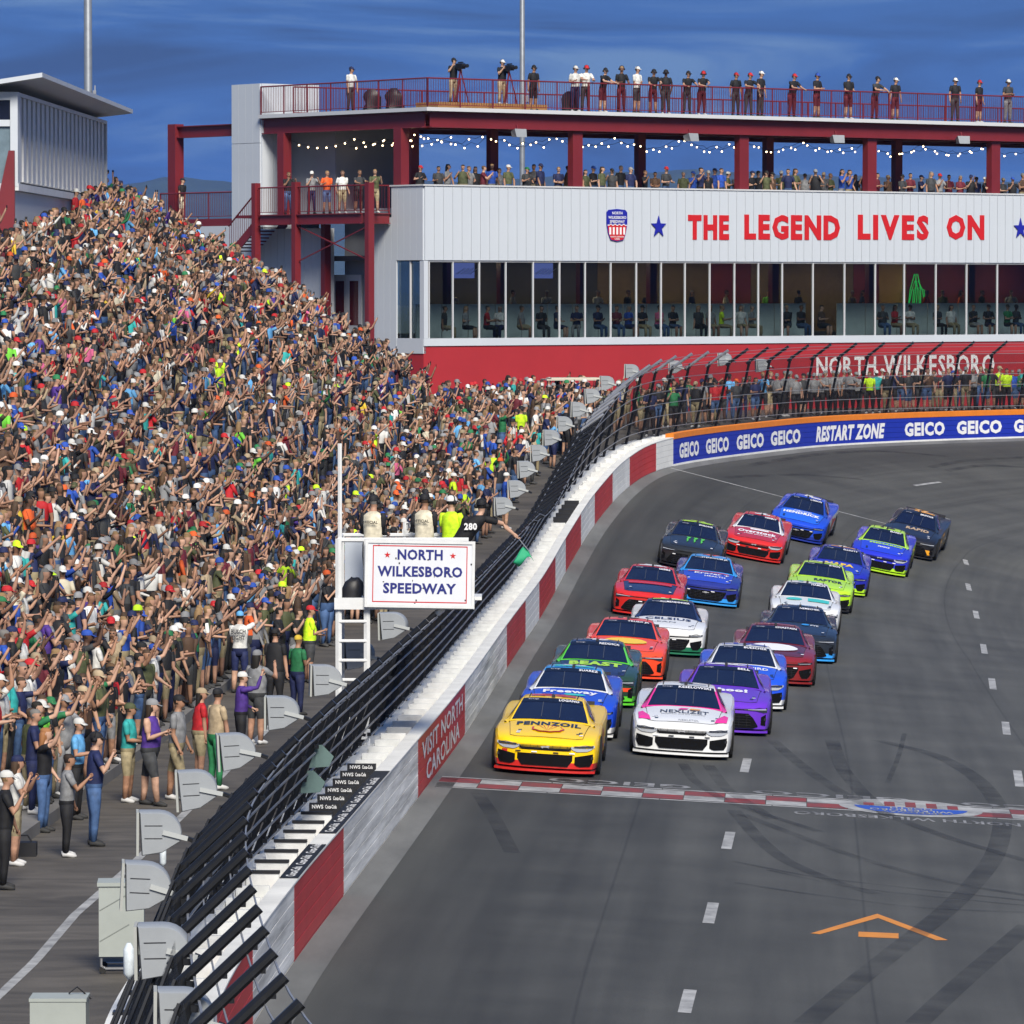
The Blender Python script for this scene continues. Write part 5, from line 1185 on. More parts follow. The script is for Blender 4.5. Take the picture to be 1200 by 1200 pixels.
# end wall of the stand, closing its far face
b = MB(); x1 = xs(Y_S1) - D_FRONT; P = []
for r in range(NROW): P += [(x1 - r * ROW_D, z_row(Y_S1, r) - (ROW_R if r else 1.0)), (x1 - r * ROW_D, z_row(Y_S1, r))]
P += [(x1 - NROW * ROW_D - .3, z_row(Y_S1, NROW - 1)), (x1 - NROW * ROW_D - .3, 0)] ; P[0] = (x1, 0)
b.add([Vector((x, Y_S1 + .01, z)) - sorg for x, z in P] + [Vector((x, Y_S1 + .2, z)) - sorg for x, z in P], [tuple(range(len(P))), tuple(range(2 * len(P) - 1, len(P) - 1, -1))]); b.build('end_wall', M_STEP, stand)

# seats: every place in the stand that the photograph can see
spots = []
AISLES = [97, 118, 141, 163]
for r in range(NROW):
    Y = 66.0
    while Y < Y_S1 - .3:
        Y += random.uniform(.44, .62)
        x = xs(Y) - D_FRONT - r * ROW_D - random.uniform(.18, .42); z = z_row(Y, r)
        px, py = proj((x, Y, z + 1.2))
        if px < -25: continue
        if Y > 183 - max(0, 9 - r) * .0 and random.random() < .1: continue
        if random.random() < .03: continue
        if r < 2 and Y < 84: continue
        if 155 < Y < 187 and x < -15.1 + .028 * (Y - 158): continue
        spots.append((Y, x, z, r, px, py))
spots.sort(key=lambda t: t[0])
def look(Y, x):
    a = random.gauss(0, .62); base = Vector((1.0, -.22, 0)); return (base.x * math.cos(a) - base.y * math.sin(a), base.x * math.sin(a) + base.y * math.cos(a))
N_IND = 85
LAND = [((60, 1000), 'bottom left corner'), ((175, 880), 'purple tank top'), ((250, 860), 'tan officer'), ((330, 835), 'grey loudspeakers'), ((395, 760), 'white ladder'), ((435, 640), 'first official'),
        ((500, 640), 'speedway sign'), ((30, 700), 'left picture edge'), ((280, 750), 'beer vest'), ((345, 690), 'cream shirt')]
def where(px, py):
    best = min(LAND, key=lambda l: (l[0][0] - px)**2 + (l[0][1] - py)**2); dx, dy = px - best[0][0], py - best[0][1]
    d = math.hypot(dx, dy); far = 'just' if d < 50 else 'well' if d > 130 else 'a little'
    if abs(dx) > abs(dy): t = ' left of ' if dx < 0 else ' right of '
    else: t = ' above ' if dy < 0 else ' below '
    return 'in stand' + t + best[1]
near = [s_ for s_ in spots if -10 < s_[4] < 460][:N_IND]; nearset = set(id(s_) for s_ in near)
for i, s_ in enumerate(near):
    Y, x, z, r, px, py = s_
    o, hd, k = person((x, Y, z), look(Y, x), where(px, py), 'spectators in the grandstand')
    if i < 42 and 'filming' in o['label']: phone(o, hd, k, two=True)
    elif i < 42 and ('arm out' in o['label'] or 'phone raised' in o['label']): phone(o, hd, k, 1)

# the rest of the crowd: one mass of low figures with colours stored on their faces
def crowd_mesh(places, name):
    T = []
    for pose in ('phone_both', 'phone_high', 'reach_right', 'reach_left', 'fold', 'down', 'one_phone', 'hold', 'one_phone', 'phone_both', 'down', 'hold', 'down', 'phone_both') * 3:
        for lh in ((False, True) if pose in ('phone_both', 'down') else (False,)):
            P = jit(POSES[pose], .2); v, f, m, hands, hpt = person_geo((P[0], P[1]), 0, 'stand', (random.gauss(0, .08), random.uniform(0, .15)), (random.gauss(0, .35), 0), random.choice([1.1, 1.25, 1.4]), lh)
            # cap variant
            v2 = list(v); f2 = list(f); m2 = list(m)
            if not lh:
                o = len(v2); n = 6
                for z, w, d in ((.12, .085, .11), (.20, .075, .092), (.232, .03, .04)): v2 += [hpt(w * math.cos(2 * math.pi * j / n), d * math.sin(2 * math.pi * j / n), z) for j in range(n)]
                for i in range(2):
                    for j in range(n): f2.append((o + i * n + j, o + i * n + (j + 1) % n, o + (i + 1) * n + (j + 1) % n, o + (i + 1) * n + j)); m2.append(8)
                f2.append(tuple(range(o + 2 * n, o + 3 * n))); m2.append(8); o = len(v2)
                v2 += [hpt(-.07, .08, .13), hpt(-.05, .18, .10), hpt(.05, .18, .10), hpt(.07, .08, .13)]; f2.append((o, o + 1, o + 2, o + 3)); m2.append(8)
            for vv, ff, mm in ((v, f, m), (v2, f2, m2), (v2, f2, m2)):
                va = np.array(vv, np.float32); fl = np.concatenate([np.array(q, np.int32) for q in ff]); ln = np.array([len(q) for q in ff], np.int32); T.append((va, fl, ln, np.array(mm, np.int32)))
    VS, FI, LN, CC = [], [], [], []; off = 0
    cnames = {n: np.array(c) for n, c in COLN.items()}
    for (x, y, z, fx, fy) in places:
        va, fl, ln, mm = T[random.randrange(len(T))]; k = random.uniform(.93, 1.06); a = math.atan2(fy, fx) - math.pi / 2; ca, sa = math.cos(a) * k, math.sin(a) * k
        w = np.empty_like(va); w[:, 0] = va[:, 0] * ca - va[:, 1] * sa + x; w[:, 1] = va[:, 0] * sa + va[:, 1] * ca + y; w[:, 2] = va[:, 2] * k + z
        VS.append(w); FI.append(fl + off); LN.append(ln); off += len(va)
        sk = np.array(random.choices(SKINS, [20, 16, 18, 12, 5, 3, 16])[0]); sh = cnames[pick(SH_W)]; pn = cnames[pick(PT_W)]
        pal = np.stack([sk, sh, pn, sk if random.random() < .5 else pn, sk if random.random() < .85 else sh, np.array((.05,) * 3), np.array(random.choice(HAIRS)), np.array((.015,) * 3), cnames[pick(CAP_W)], sh]) * random.uniform(.65, 1.12)
        CC.append(pal[mm])
    VS = np.concatenate(VS); FI = np.concatenate(FI); LN = np.concatenate(LN); CC = np.concatenate(CC)
    me = bpy.data.meshes.new(name); me.vertices.add(len(VS)); me.vertices.foreach_set('co', VS.ravel())
    me.loops.add(len(FI)); me.loops.foreach_set('vertex_index', FI); me.polygons.add(len(LN))
    me.polygons.foreach_set('loop_start', np.concatenate([[0], np.cumsum(LN)[:-1]]).astype(np.int32)); me.update(calc_edges=True)
    at = me.attributes.new('tint', 'FLOAT_COLOR', 'FACE'); at.data.foreach_set('color', np.concatenate([CC, np.ones((len(CC), 1))], 1).astype(np.float32).ravel())
    me.polygons.foreach_set('use_smooth', [True] * len(LN)); me.materials.append(attr_mat('crowd_cloth', 'tint', .75, kind='GEOMETRY', var=.1)); me.validate(); return obj(name, me)
places = []
for s_ in spots:
    if id(s_) in nearset: continue
    Y, x, z, r, px, py = s_; fx, fy = look(Y, x); places.append((x, Y, z, fx, fy))
# people standing on the rising concourse between stand and fence, far up the straight
for _ in range(420):
    Y = random.uniform(150, 196); xa = xs(Y) - D_FRONT + .3; xb = frame(s_of_y(Y))[0] - 2.4
    if Y > 189: xa = xs(Y) - D_FRONT - .6
    x = xa + (xb - xa) * random.random()**.8
    px, py = proj((x, Y, zg(Y) + 1))
    if 505 < px < 640 and py > 505 and random.random() < .75: continue
    fx, fy = look(Y, x); places.append((x, Y, zg(Y), fx, fy))
for _ in range(190):
    Y = random.uniform(128, 188); x = xs(Y) - D_FRONT + .15 + random.random() * 1.9; fx, fy = look(Y, x); places.append((x, Y, zg(Y), fx, fy))
for _ in range(70):
    Y = random.uniform(112, 150); xa = xs(Y) - D_FRONT + .2; x = xa + random.random() * 1.1; fx, fy = look(Y, x); places.append((x, Y, zg(Y), fx, fy))
tag(crowd_mesh(places, 'crowd'), 'dense mass of spectators filling the upper and far grandstand', 'crowd', None, 'stuff')
print('crowd', len(places), 'tris', 0)

# ------------------------------------------------------------------ people one can pick out on the concourse
def gp(px, py_feet, face, label, pose='down', **kw):
    p = ground_px(px, py_feet); return person((p.x, p.y, p.z), face, '', 'people on the concourse', pose=pose, label=label, **kw)
R0 = (1, -.1)
def lab(o_, t): return o_
gp(176, 944, (1, -.35), 'man in purple tank top, grey shorts and green socks walking by the stand', 'hold', shirt='purple', cap='grey', pants='charcoal', shorts=True, fat=1.3, skin=2, height=1.84, legs='walk', sleeves='none')
gp(150, 940, (1, -.2), 'person in teal shirt and khaki shorts with olive cap left of the purple tank top', 'hold', shirt='teal', cap='olive', pants='khaki', shorts=True, fat=1.12, skin=3, height=1.72)
gp(207, 938, (1, -.3), 'person in grey shirt, khaki shorts and black cap walking toward the speakers', 'down', shirt='grey', cap='black', pants='khaki', shorts=True, fat=1.12, skin=3, height=1.84, legs='walk')
gp(234, 915, (.9, .3), 'person in red shirt with straw hat and green bag behind the officer', 'down', shirt='red', cap='tan', pants='khaki', shorts=True, skin=1, height=1.68)
gp(253, 925, (.8, .6), 'officer in tan uniform shirt, dark green trousers and black cap by the loudspeakers', 'down', shirt='tan', cap='black', pants='green', shorts=False, skin=1, height=1.80, fat=1.12)
gp(110, 991, (1, .2), 'man in navy print shirt, blue jeans and black cap taking a picture', 'one_phone', shirt='navy', cap='black', pants='denim', shorts=False, skin=2, height=1.82, fat=1.12, headset='black')
gp(78, 1004, (1, .15), 'person in grey shirt and black striped track pants with dark hair', 'one_phone', shirt='grey', cap=None, pants='black', shorts=False, skin=3, height=1.62, hair=(.02, .012, .008), long_hair=False)
gp(51, 975, (1, -.2), 'woman with long red hair in black top and jeans raising a phone', 'reach_right', shirt='black', cap=None, pants='denim', shorts=False, skin=2, height=1.72, long_hair=True, hair=(.30, .13, .05))
gp(5, 1042, (1, .1), 'person in black with white cap and white shoes at the left edge', 'one_phone', shirt='black', cap='white', pants='black', shorts=False, skin=1, height=1.76)
gp(18, 1014, (1, .0), 'person in white shirt and navy cap filming at the left edge', 'phone_both', shirt='white', cap='navy', pants='khaki', shorts=True, skin=1, height=1.70)
gp(90, 960, (1, -.2), 'person in sky blue shirt and white cap behind the navy print shirt', 'hold', shirt='sky blue', cap='white', pants='black', shorts=False, skin=1, height=1.70)
gp(282, 890, (1, .2), 'person in purple hooded cape with white cap pointing a phone', 'reach_right', shirt='purple', cap='white', pants='black', shorts=False, skin=2, height=1.66, sleeves='purple')
gp(300, 872, (.6, .8), 'person in grey shirt and grey cap with back to the camera near the speakers', 'phone_both', shirt='grey', cap='grey', pants='charcoal', skin=1, height=1.84, fat=1.3)
gp(348, 838, (.7, .7), 'person in green shirt and mustard cap with pale blue bib by the fence', 'hold', shirt='green', cap='yellow', pants='navy', skin=3, height=1.66)
gp(362, 800, (1, .3), 'person in neon yellow vest and red cap below the white ladder', 'hold', shirt='neon yellow', cap='red', pants='charcoal', skin=1, height=1.72, fat=1.3)
gp(322, 838, (.4, .9), 'person in black shirt and black headset seen from behind', 'down', shirt='black', cap='black', pants='black', shorts=False, skin=1, height=1.80, fat=1.3, headset='black')
v_ = gp(281, 812, (.15, 1), 'person in white vest with large black beer lettering seen from behind', 'reach_right', shirt='white', cap='sky blue', pants='navy', skin=2, height=1.78)[0]
for t, z, w, h in (('BUSCH', 1.33, .32, .10), ('LIGHT', 1.20, .28, .09)):
    text_on(t, w, h, lambda x, y: (x, -.150, z + y), .03).build('shirt_print', mat('print_black', (.02, .02, .025), .8), v_).rotation_euler = (0, 0, 0)
gp(246, 800, (1, .1), 'man in plain white shirt standing tall beside the beer lettering vest', 'down', shirt='white', cap='grey', pants='olive', shorts=False, skin=5, height=1.86)
gp(237, 790, (1, .4), 'person in lime shirt and sunglasses behind the plain white shirt', 'down', shirt='lime', cap=None, pants='black', skin=1, height=1.78)
gp(345, 770, (1, .5), 'man in cream print shirt and jeans pointing one arm at the track', 'reach_right', shirt='cream', cap='black', pants='navy', shorts=False, skin=2, height=1.85, fat=1.3)
gp(380, 742, (1, -.6), 'man in light grey print shirt and black shorts with folded hands by the ladder', 'hold', shirt='white', cap=None, pants='black', shorts=True, skin=3, height=1.80)
for i, (px, py, fc, sh, cp, pt, ps, ht) in enumerate([(518, 573, (1, .2), 'red', 'grey', 'charcoal', 'hold', 1.85), (545, 597, (.2, 1), 'navy', 'grey', 'denim', 'down', 1.80), (578, 590, (.2, .9), 'neon yellow', None, 'navy', 'fold', 1.76),
        (610, 537, (.6, -.7), 'neon yellow', 'black', 'black', 'down', 1.84), (588, 540, (1, 0), 'green', None, 'denim', 'reach_right', 1.82), (637, 520, (1, .4), 'grey', 'neon yellow', 'tan', 'hold', 1.76), (556, 590, (.9, .4), 'sky blue', None, 'charcoal', 'one_phone', 1.72),
        (592, 620, (1, .3), 'blue', 'white', 'tan', 'down', 1.75), (568, 560, (1, .2), 'blue', 'maroon', 'black', 'phone_both', 1.78), (455, 570, (1, .1), 'navy', 'grey', 'denim', 'one_phone', 1.78), (682, 494, (1, 0), 'neon yellow', 'tan', 'black', 'down', 1.76),
        (530, 620, (1, .2), 'neon yellow', 'white', 'black', 'down', 1.74)]):
    gp(px, py, fc, 'person in %s shirt%s on the concourse, %s from the left' % (sh, ' and %s cap' % cp if cp else '', ordinal(i + 1)), ps, shirt=sh, cap=cp, pants=pt, height=ht, long_hair=False)

# row behind the far fence
xs_f = []; px = 762
while px < 1205:
    xs_f.append(px); px += random.uniform(6.0, 9.5)
for i, px in enumerate(xs_f):
    s_ = s_on_line(px, -1.75 - (i % 3) * .5, 1.3, 165, 222); p = wp(s_, -1.75 - (i % 3) * .5)
    sh = 'grey' if 905 < px < 1005 and random.random() < .85 else None; hi = (abs(px - 1017) < 5 or abs(px - 1175) < 5)
    person((p.x, p.y, zg(p.y)), (random.gauss(.1, .5), -1), '%s from left behind far fence' % ordinal(i + 1), 'people behind the far fence', shirt='neon yellow' if hi else sh, pose=random.choice(['fold', 'down', 'hold', 'one_phone', 'phone_both', 'down']),
           pants='black' if hi or sh else None, shorts=False if hi or sh else None, height=random.uniform(1.65, 1.84), cap='?' if not sh else 'grey')
# ================================================================== suite building with the slogan
BU = Vector((.79, .613, 0)).normalized(); BV = Vector((-BU.y, BU.x, 0)); BZ = 4.0
BA = Vector((-3.485, 203.0, BZ))
bld = empty('suite_building', BA, math.atan2(BU.y, BU.x)); tag(bld, 'white and red trackside suite building with slogan, window row and roof deck', 'building')
def b2w(x, y, z): return BA + BU * x + BV * y + Vector((0, 0, z - BZ))
def plane_hit(px, py, axis, val):
    """local coords of the building point seen at a pixel on the plane x=val or y=val"""
    r = ray(px, py); n = BU if axis == 'x' else BV
    t = ((BA + n * val) - CAM).dot(n) / r.dot(n); p = CAM + r * t - BA
    return p.dot(BU), p.dot(BV), p.z + BZ
def fx(px, py=300, y=0.0): return plane_hit(px, py, 'y', y)[0]
def fz(px, py, y=0.0): return plane_hit(px, py, 'y', y)[2]
def sy(px, py=300, x=0.0): return plane_hit(px, py, 'x', x)[1]
class BB(MB):
    def out(s, name, m, parent=None, smooth=False):
        s.v = [(p[0], p[1], p[2] - BZ) for p in s.v]; return s.build(name, m, parent or bld, smooth)
M_BW = mat('siding_white', (.52, .56, .61), .45, var=.05, vscale=.4); M_BG = mat('siding_grey', (.26, .27, .29), .6, var=.1, vscale=.5)
M_BR = mat('steel_red', (.165, .016, .022), .45, var=.12, vscale=.8); M_BRW = mat('wall_red_paint', (.36, .022, .028), .55, var=.08, vscale=.5)
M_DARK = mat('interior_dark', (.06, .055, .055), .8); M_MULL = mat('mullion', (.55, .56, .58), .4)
Z_PAR, Z_WT, Z_WB, Z_SILL = 12.96, 10.02, 6.92, 6.62
XE = 44.0
# siding panels on the front
pw_ = .462; me_ = None; i = 0; x = 0.0
while x < XE - pw_:
    if me_ is None:
        b = MB(); b.span((.008, -.06, 0), (pw_ - .008, .0, Z_PAR - Z_WT)); b.span((.0, -.075, 0), (.018, -.06, Z_PAR - Z_WT)); me_ = b.mesh('wall_panel', [M_BW])
    o = obj('wall_panel', me_, bld); o.location = (x, 0, Z_WT - BZ); x += pw_
b = BB(); b.span((.0, .002, Z_WT - .02), (XE, .25, Z_PAR - .02)); b.out('parapet_core', M_BW)
b = BB(); b.span((-.10, -.10, Z_PAR), (XE, .30, Z_PAR + .06)); b.span((-.10, .30, Z_PAR), (.25, 2.3, Z_PAR + .06)); b.out('parapet_coping', M_MULL)
b = BB(); b.span((-.04, -.05, Z_SILL), (XE, .12, Z_WB)); b.out('sill_band', M_BW)
b = BB(); b.span((0.0, 0, BZ - 3), (XE, .3, Z_SILL - .003)); b.out('base_wall', M_BRW)
# side wall facing the stand
y460 = sy(460, 240); y437 = sy(437, 300); y383 = sy(383, 330); y300 = 11.2
def side_panels(y0, y1, z0, z1, x=0.0, m=M_BW, n=None):
    n = n or max(1, int(round((y1 - y0) / .46))); w = (y1 - y0) / n
    b = MB(); b.span((-.06, .006, 0), (0, w - .006, z1 - z0)); me = b.mesh('wall_panel', [m])
    for i in range(n): o = obj('wall_panel', me, bld); o.location = (x, y0 + i * w, z0 - BZ)
side_panels(0.0, y460, Z_WT, Z_PAR); z255 = plane_hit(448, 255, 'x', 0)[2]
side_panels(y460, y437, Z_WT, z255); side_panels(sy(466, 350), y437, BZ - 1, Z_WT)
b = BB(); b.span((.002, 0.0, Z_WT), (.25, y460, Z_PAR - .02)); b.span((.002, y460, BZ - 1), (.25, y437, z255)); b.out('side_core', M_BW)
b = BB(); b.span((-.05, .0, Z_SILL - .3), (.10, sy(466, 350), Z_WB)); b.out('sill_band', M_BW)
b = BB(); b.span((-.02, .01, BZ - 3), (.28, sy(466, 350), Z_SILL - .31)); b.out('base_wall', M_BRW)
# corner post and side windows
b = BB(); b.span((-.045, -.055, Z_WB), (.16, .22, Z_WT - .021)); b.out('corner_post', M_BW)
def glass():
    m = bpy.data.materials.new('window_glass'); m.use_nodes = True; nt = m.node_tree; N = nt.nodes; L = nt.links; N.remove(N['Principled BSDF'])
    t = N.new('ShaderNodeBsdfTransparent'); t.inputs[0].default_value = (.60, .64, .66, 1); g_ = N.new('ShaderNodeBsdfGlossy'); g_.inputs['Roughness'].default_value = .02; g_.inputs[0].default_value = (.8, .85, .9, 1)
    fr = N.new('ShaderNodeFresnel'); fr.inputs[0].default_value = 1.22; mx = N.new('ShaderNodeMixShader'); L.new(fr.outputs[0], mx.inputs[0]); L.new(t.outputs[0], mx.inputs[1]); L.new(g_.outputs[0], mx.inputs[2])
    L.new(mx.outputs[0], N['Material Output'].inputs[0]); return m
M_WIN = glass()
MPX = [503, 531, 562, 593, 625, 656, 686, 716, 746, 775, 803, 832, 861, 889, 917, 953, 990, 1026, 1060, 1097, 1133, 1169, 1204, 1240, 1276, 1312]
MX = [fx(p, 350) for p in MPX]
for a, c in zip(MX[:-1], MX[1:]):
    b = BB(); b.span((a + .03, .05, Z_WB + .02), (c - .03, .065, Z_WT - .03)); w_ = b.out('window_pane', M_WIN)
    b = BB(); b.span((a - .022, -.01, Z_WB), (a + .022, .10, Z_WT - .022)); b.out('mullion', M_MULL)
b = BB(); b.span((.17, .0, Z_WT - .07), (MX[-1], .09, Z_WT - .022)); b.out('window_head', M_MULL)
ysw = sy(466, 350); 
for a, c in ((.24, ysw * .5), (ysw * .5 + .06, ysw - .06)):
    b = BB(); b.span((.04, a, Z_WB + .02), (.055, c, Z_WT - .03)); b.out('window_pane', M_WIN)
b = BB(); b.span((-.02, ysw * .5 - .0, Z_WB), (.08, ysw * .5 + .055, Z_WT - .022)); b.out('mullion', M_MULL)
# interior of the suites
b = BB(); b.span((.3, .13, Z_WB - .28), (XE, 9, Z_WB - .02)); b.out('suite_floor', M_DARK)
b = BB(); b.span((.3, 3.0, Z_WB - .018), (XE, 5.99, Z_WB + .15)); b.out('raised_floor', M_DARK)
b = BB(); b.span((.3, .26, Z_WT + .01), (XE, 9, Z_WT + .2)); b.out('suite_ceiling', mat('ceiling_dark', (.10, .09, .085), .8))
M_W1 = mat('suite_wall_brown', (.17, .11, .05), .7, var=.2); M_W2 = mat('suite_wall_red', (.17, .015, .018), .7, var=.15); M_W3 = mat('suite_wall_ochre', (.36, .20, .045), .7, var=.1)
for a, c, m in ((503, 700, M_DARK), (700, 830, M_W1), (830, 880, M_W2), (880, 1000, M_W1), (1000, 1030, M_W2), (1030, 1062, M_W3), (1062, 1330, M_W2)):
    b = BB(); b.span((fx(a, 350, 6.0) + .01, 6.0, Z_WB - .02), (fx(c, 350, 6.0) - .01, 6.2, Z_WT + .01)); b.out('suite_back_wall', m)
for p in (519, 582, 675, 757, 900, 1013, 1130):
    xx = fx(p, 350, 3.2); b = BB(); b.span((xx - .18, 2.7, Z_WB - .017), (xx + .18, 2.98, Z_WT + .009)); b.out('suite_column', M_BR)
M_FROST = mat('frosted_glass', (.66, .76, .73), .35, var=.1)
for a, c in zip(MX[1:-1], MX[2:]):
    if abs(a - MX[16]) < .1: continue
    b = BB(); b.span((a + .02, 2.5, Z_WB - .015), (c - .02, 2.53, Z_WB + 1.35)); b.out('frosted_screen', M_FROST)
M_TV = mat('tv_screen', (.02, .02, .04), .3, emit=(.16, .20, .55), estr=.6)
for p0, p1 in ((532, 556), (624, 648)):
    b = BB(); z1 = fz(540, 308, 2.0); z0 = fz(540, 326, 2.0); b.span((fx(p0, 315, 2.0), 2.0, z0), (fx(p1, 315, 2.0), 2.05, z1)); tv = b.out('tv_screen', M_TV)
    for k in range(4):
        q = BB(); x0 = fx(p0 + 2 + 5 * k, 315, 2.0); q.box((x0 + .25, 1.992, z0 + .28), (.5, .004, .03), Matrix.Rotation(-.5, 3, 'Y')); o = q.out('screen_graphic', M_TXTW, tv)
M_NEON = mat('neon_green', (.02, .3, .05), .4, emit=(.03, .9, .15), estr=.35)
b = BB()
cx, cz = fx(1074, 340, 5.5), fz(1074, 345, 5.5)
for k in range(9):
    a = -1.2 + k * .3; b.tube([(cx + a * .1, 5.5, cz + .9 - .3 * (k % 3)), (cx + a * .35, 5.45, cz + .2), (cx + a * (.4 + .2 * (k % 2)), 5.5, cz - .5 - .3 * (k % 2))], .022, 4)
b.out('neon_decoration', M_NEON)
M_CEIL = mat('ceiling_lamp', (.9, .8, .6), .5, emit=(1.0, .78, .48), estr=34.0)
for p in range(540, 1250, 55):
    xx = fx(p, 320, 4.4); b = BB(); b.span((xx - .35, 4.2, Z_WT - .03), (xx + .35, 4.4, Z_WT + .005)); b.out('ceiling_lamp', M_CEIL)
# slogan, star and shield
M_RL = mat('letter_red', (.52, .012, .015), .45); M_BL = mat('emblem_blue', (.012, .015, .30), .45)
def word(t, p0, p1, y0, y1, m, y=-.085, depth=.04, bold=.05):
    x0, x1 = fx(p0, 266), fx(p1, 266); pm = (p0 + p1) / 2; z1, z0 = fz(pm, y0), fz(pm, y1)
    co, _ = text_geo(t, bold); n = len(t)
    # each letter is a piece of its own: set the word, letter by letter
    ws = [text_geo(c, bold)[0][:, 0].max() for c in t]; gap = .14; tot = sum(ws) + gap * (n - 1); k = (x1 - x0) / tot; x = x0
    for c, w in zip(t, ws):
        cc, ff = text_geo(c, bold); b = BB()
        P = [(x + px_ * k, y, z0 + py_ * (z1 - z0)) for px_, py_ in cc]
        b.add(P, [tuple(reversed(q)) for q in ff])
        # rim
        from collections import Counter
        E = Counter(); 
        for q in ff:
            for i in range(len(q)): E[tuple(sorted((q[i], q[(i + 1) % len(q)])))] += 1
        o = len(b.v); b.v += [(p[0], p[1] + depth, p[2]) for p in P]
        for (i, j), cnt in E.items():
            if cnt == 1: b.f.append((i, j, o + j, o + i)); b.m.append(0)
        b.out('letter', m); x += (w + gap) * k
for t, a, c in (('THE', 805, 853), ('LEGEND', 871, 983), ('LIVES', 1004, 1087), ('ON', 1108, 1152)): word(t, a, c, 252, 281, M_RL)
word('NORTH', 957, 1027, 418, 440, M_TXTW, -.01, .008, .02); word('WILKESBORO', 1036, 1166, 416, 440, M_TXTW, -.01, .008, .02)
for p, yc in ((770, 266), (1194, 268)):
    xx, zz = fx(p, yc), fz(p, yc); b = BB(); pts = [(xx + a * .95, -.12, zz + c * 1.05) for a, c in star_pts(.44)]
    b.prism(pts, (0, 0, 0), (0, .035, 0)); b.out('star', M_BL)
sx0, sx1, sz0, sz1 = fx(709, 265), fx(733, 265), fz(721, 283), fz(721, 246); sxm = (sx0 + sx1) / 2; sw, sh_ = (sx1 - sx0) / 2, sz1 - sz0
SHP = [(-.8, 1), (0, 1.03), (.8, 1), (1, .92), (1.0, .55), (.85, .25), (.62, .05), (0, 0), (-.62, .05), (-.85, .25), (-1.0, .55), (-1, .92)]
def shp(f, y, lo=0, hi=1.1): return [(sxm + a * sw * f, y, sz0 + sh_ * (.5 + (min(max(c, lo), hi) - .5) * f)) for a, c in SHP]
b = BB(); b.prism(shp(1.0, -.12), (0, 0, 0), (0, .04, 0)); shd = b.out('shield_emblem', M_BL)
b = BB(); b.add([(sxm + a * sw * .95, -.124, sz0 + sh_ * c) for a, c in ((-.98, .53), (.98, .53), (.85, .25), (.62, .06), (0, .02), (-.62, .06), (-.85, .25))], [tuple(range(7))]); b.out('shield_field', M_RL, shd)
for k in range(5):
    b = BB(); xx = sxm + (k - 2) * sw * .34; b.span((xx - sw * .09, -.130, sz0 + sh_ * .22), (xx + sw * .09, -.126, sz0 + sh_ * .45)); b.out('shield_stripe', M_TXTW, shd)
for k in range(9):
    b = BB(); xx = sxm + (k - 4) * sw * .21; zz = sz0 + sh_ * (.50 + .03 * (k % 2)); b.span((xx - sw * .1, -.132, zz), (xx + sw * .1, -.128, zz + sh_ * .03)); b.out('shield_check', M_TXTW, shd)
for t, zc_, w in (('NORTH', .90, 1.0), ('WILKESBORO', .76, 1.75), ('SPEEDWAY', .63, 1.45), ('NORTH CAROLINA', .15, 1.3), ('USA', .08, .5)):
    b = text_on(t, w * sw, sh_ * (.09 if zc_ > .5 else .05), lambda x, y: (sxm + x, -.134, sz0 + sh_ * zc_ + y - BZ), .02); b.build('lettering', M_TXTW, shd)

# ---- open patio, steel frame and roof deck
Z_PF, Z_D = 12.12, 16.04
b = BB(); b.span((.26, .31, Z_PF - .25), (XE, 10.4, Z_PF)); b.out('patio_floor', M_BG)
XD0, YD0, YD1 = -.1, -.35, 11.2
b = BB(); b.span((XD0, YD0, Z_D - .14), (XE, YD1, Z_D)); b.out('roof_deck', mat('deck_boards', (.20, .17, .15), .8, var=.2))
b = BB(); b.span((XD0 - .06, YD0 - .06, Z_D - .13), (XE, YD0, Z_D + .02)); b.span((XD0 - .06, YD0, Z_D - .13), (XD0, YD1, Z_D + .02)); b.out('deck_fascia', M_MULL)
def beam(name, a, c, d=.62, w=.28):
    b = BB(); A, C = Vector(a), Vector(c); t = (C - A).normalized(); n = Vector((0, 0, 1)).cross(t).normalized(); L_ = (C - A).length; m = (A + C) / 2
    R = Matrix((t, n, Vector((0, 0, 1)))).transposed()
    b.box(m + Vector((0, 0, -.02)), (L_, w, .04), R); b.box(m + Vector((0, 0, -d + .02)), (L_, w, .04), R); b.box(m + Vector((0, 0, -d / 2)), (L_, .05, d - .08), R); b.out(name, M_BR)
zb_ = Z_D - .15
beam('edge_beam', (0.25, -.05, zb_), (XE, -.05, zb_)); beam('edge_beam', (.15, .12, zb_), (.15, 11.2, zb_)); beam('edge_beam', (.6, 5.0, zb_), (XE, 5.0, zb_), .5); beam('edge_beam', (.6, 10.2, zb_), (XE, 10.2, zb_), .5)
for k in range(22):
    xx = 1.5 + k * 2.0; beam('deck_joist', (xx, .2, zb_), (xx, 10.0, zb_), .38, .16)
for p in (675, 870, 1020, 1165, 1310):
    xx = fx(p, 185, .1); b = BB(); b.span((xx - .25, -.02, Z_PAR + .06), (xx + .25, .32, zb_ - .62)); b.out('column', M_BR)
for p in (484, 577, 750, 900, 1051, 1210):
    xx = fx(p, 185, 5.0); b = BB(); b.span((xx - .2, 4.85, Z_PF), (xx + .2, 5.15, zb_ - .5)); b.out('column', M_BR)
yc = sy(469, 180, .1); b = BB(); b.span((-.05, yc - .25, z255 - 1), (.35, yc + .25, zb_ - .62)); b.out('column', M_BR)
yc2 = sy(332, 180, .1); b = BB(); b.span((-.05, yc2 - .22, Z_PF - .5), (.35, yc2 + .22, zb_ - .62)); b.out('column', M_BR)
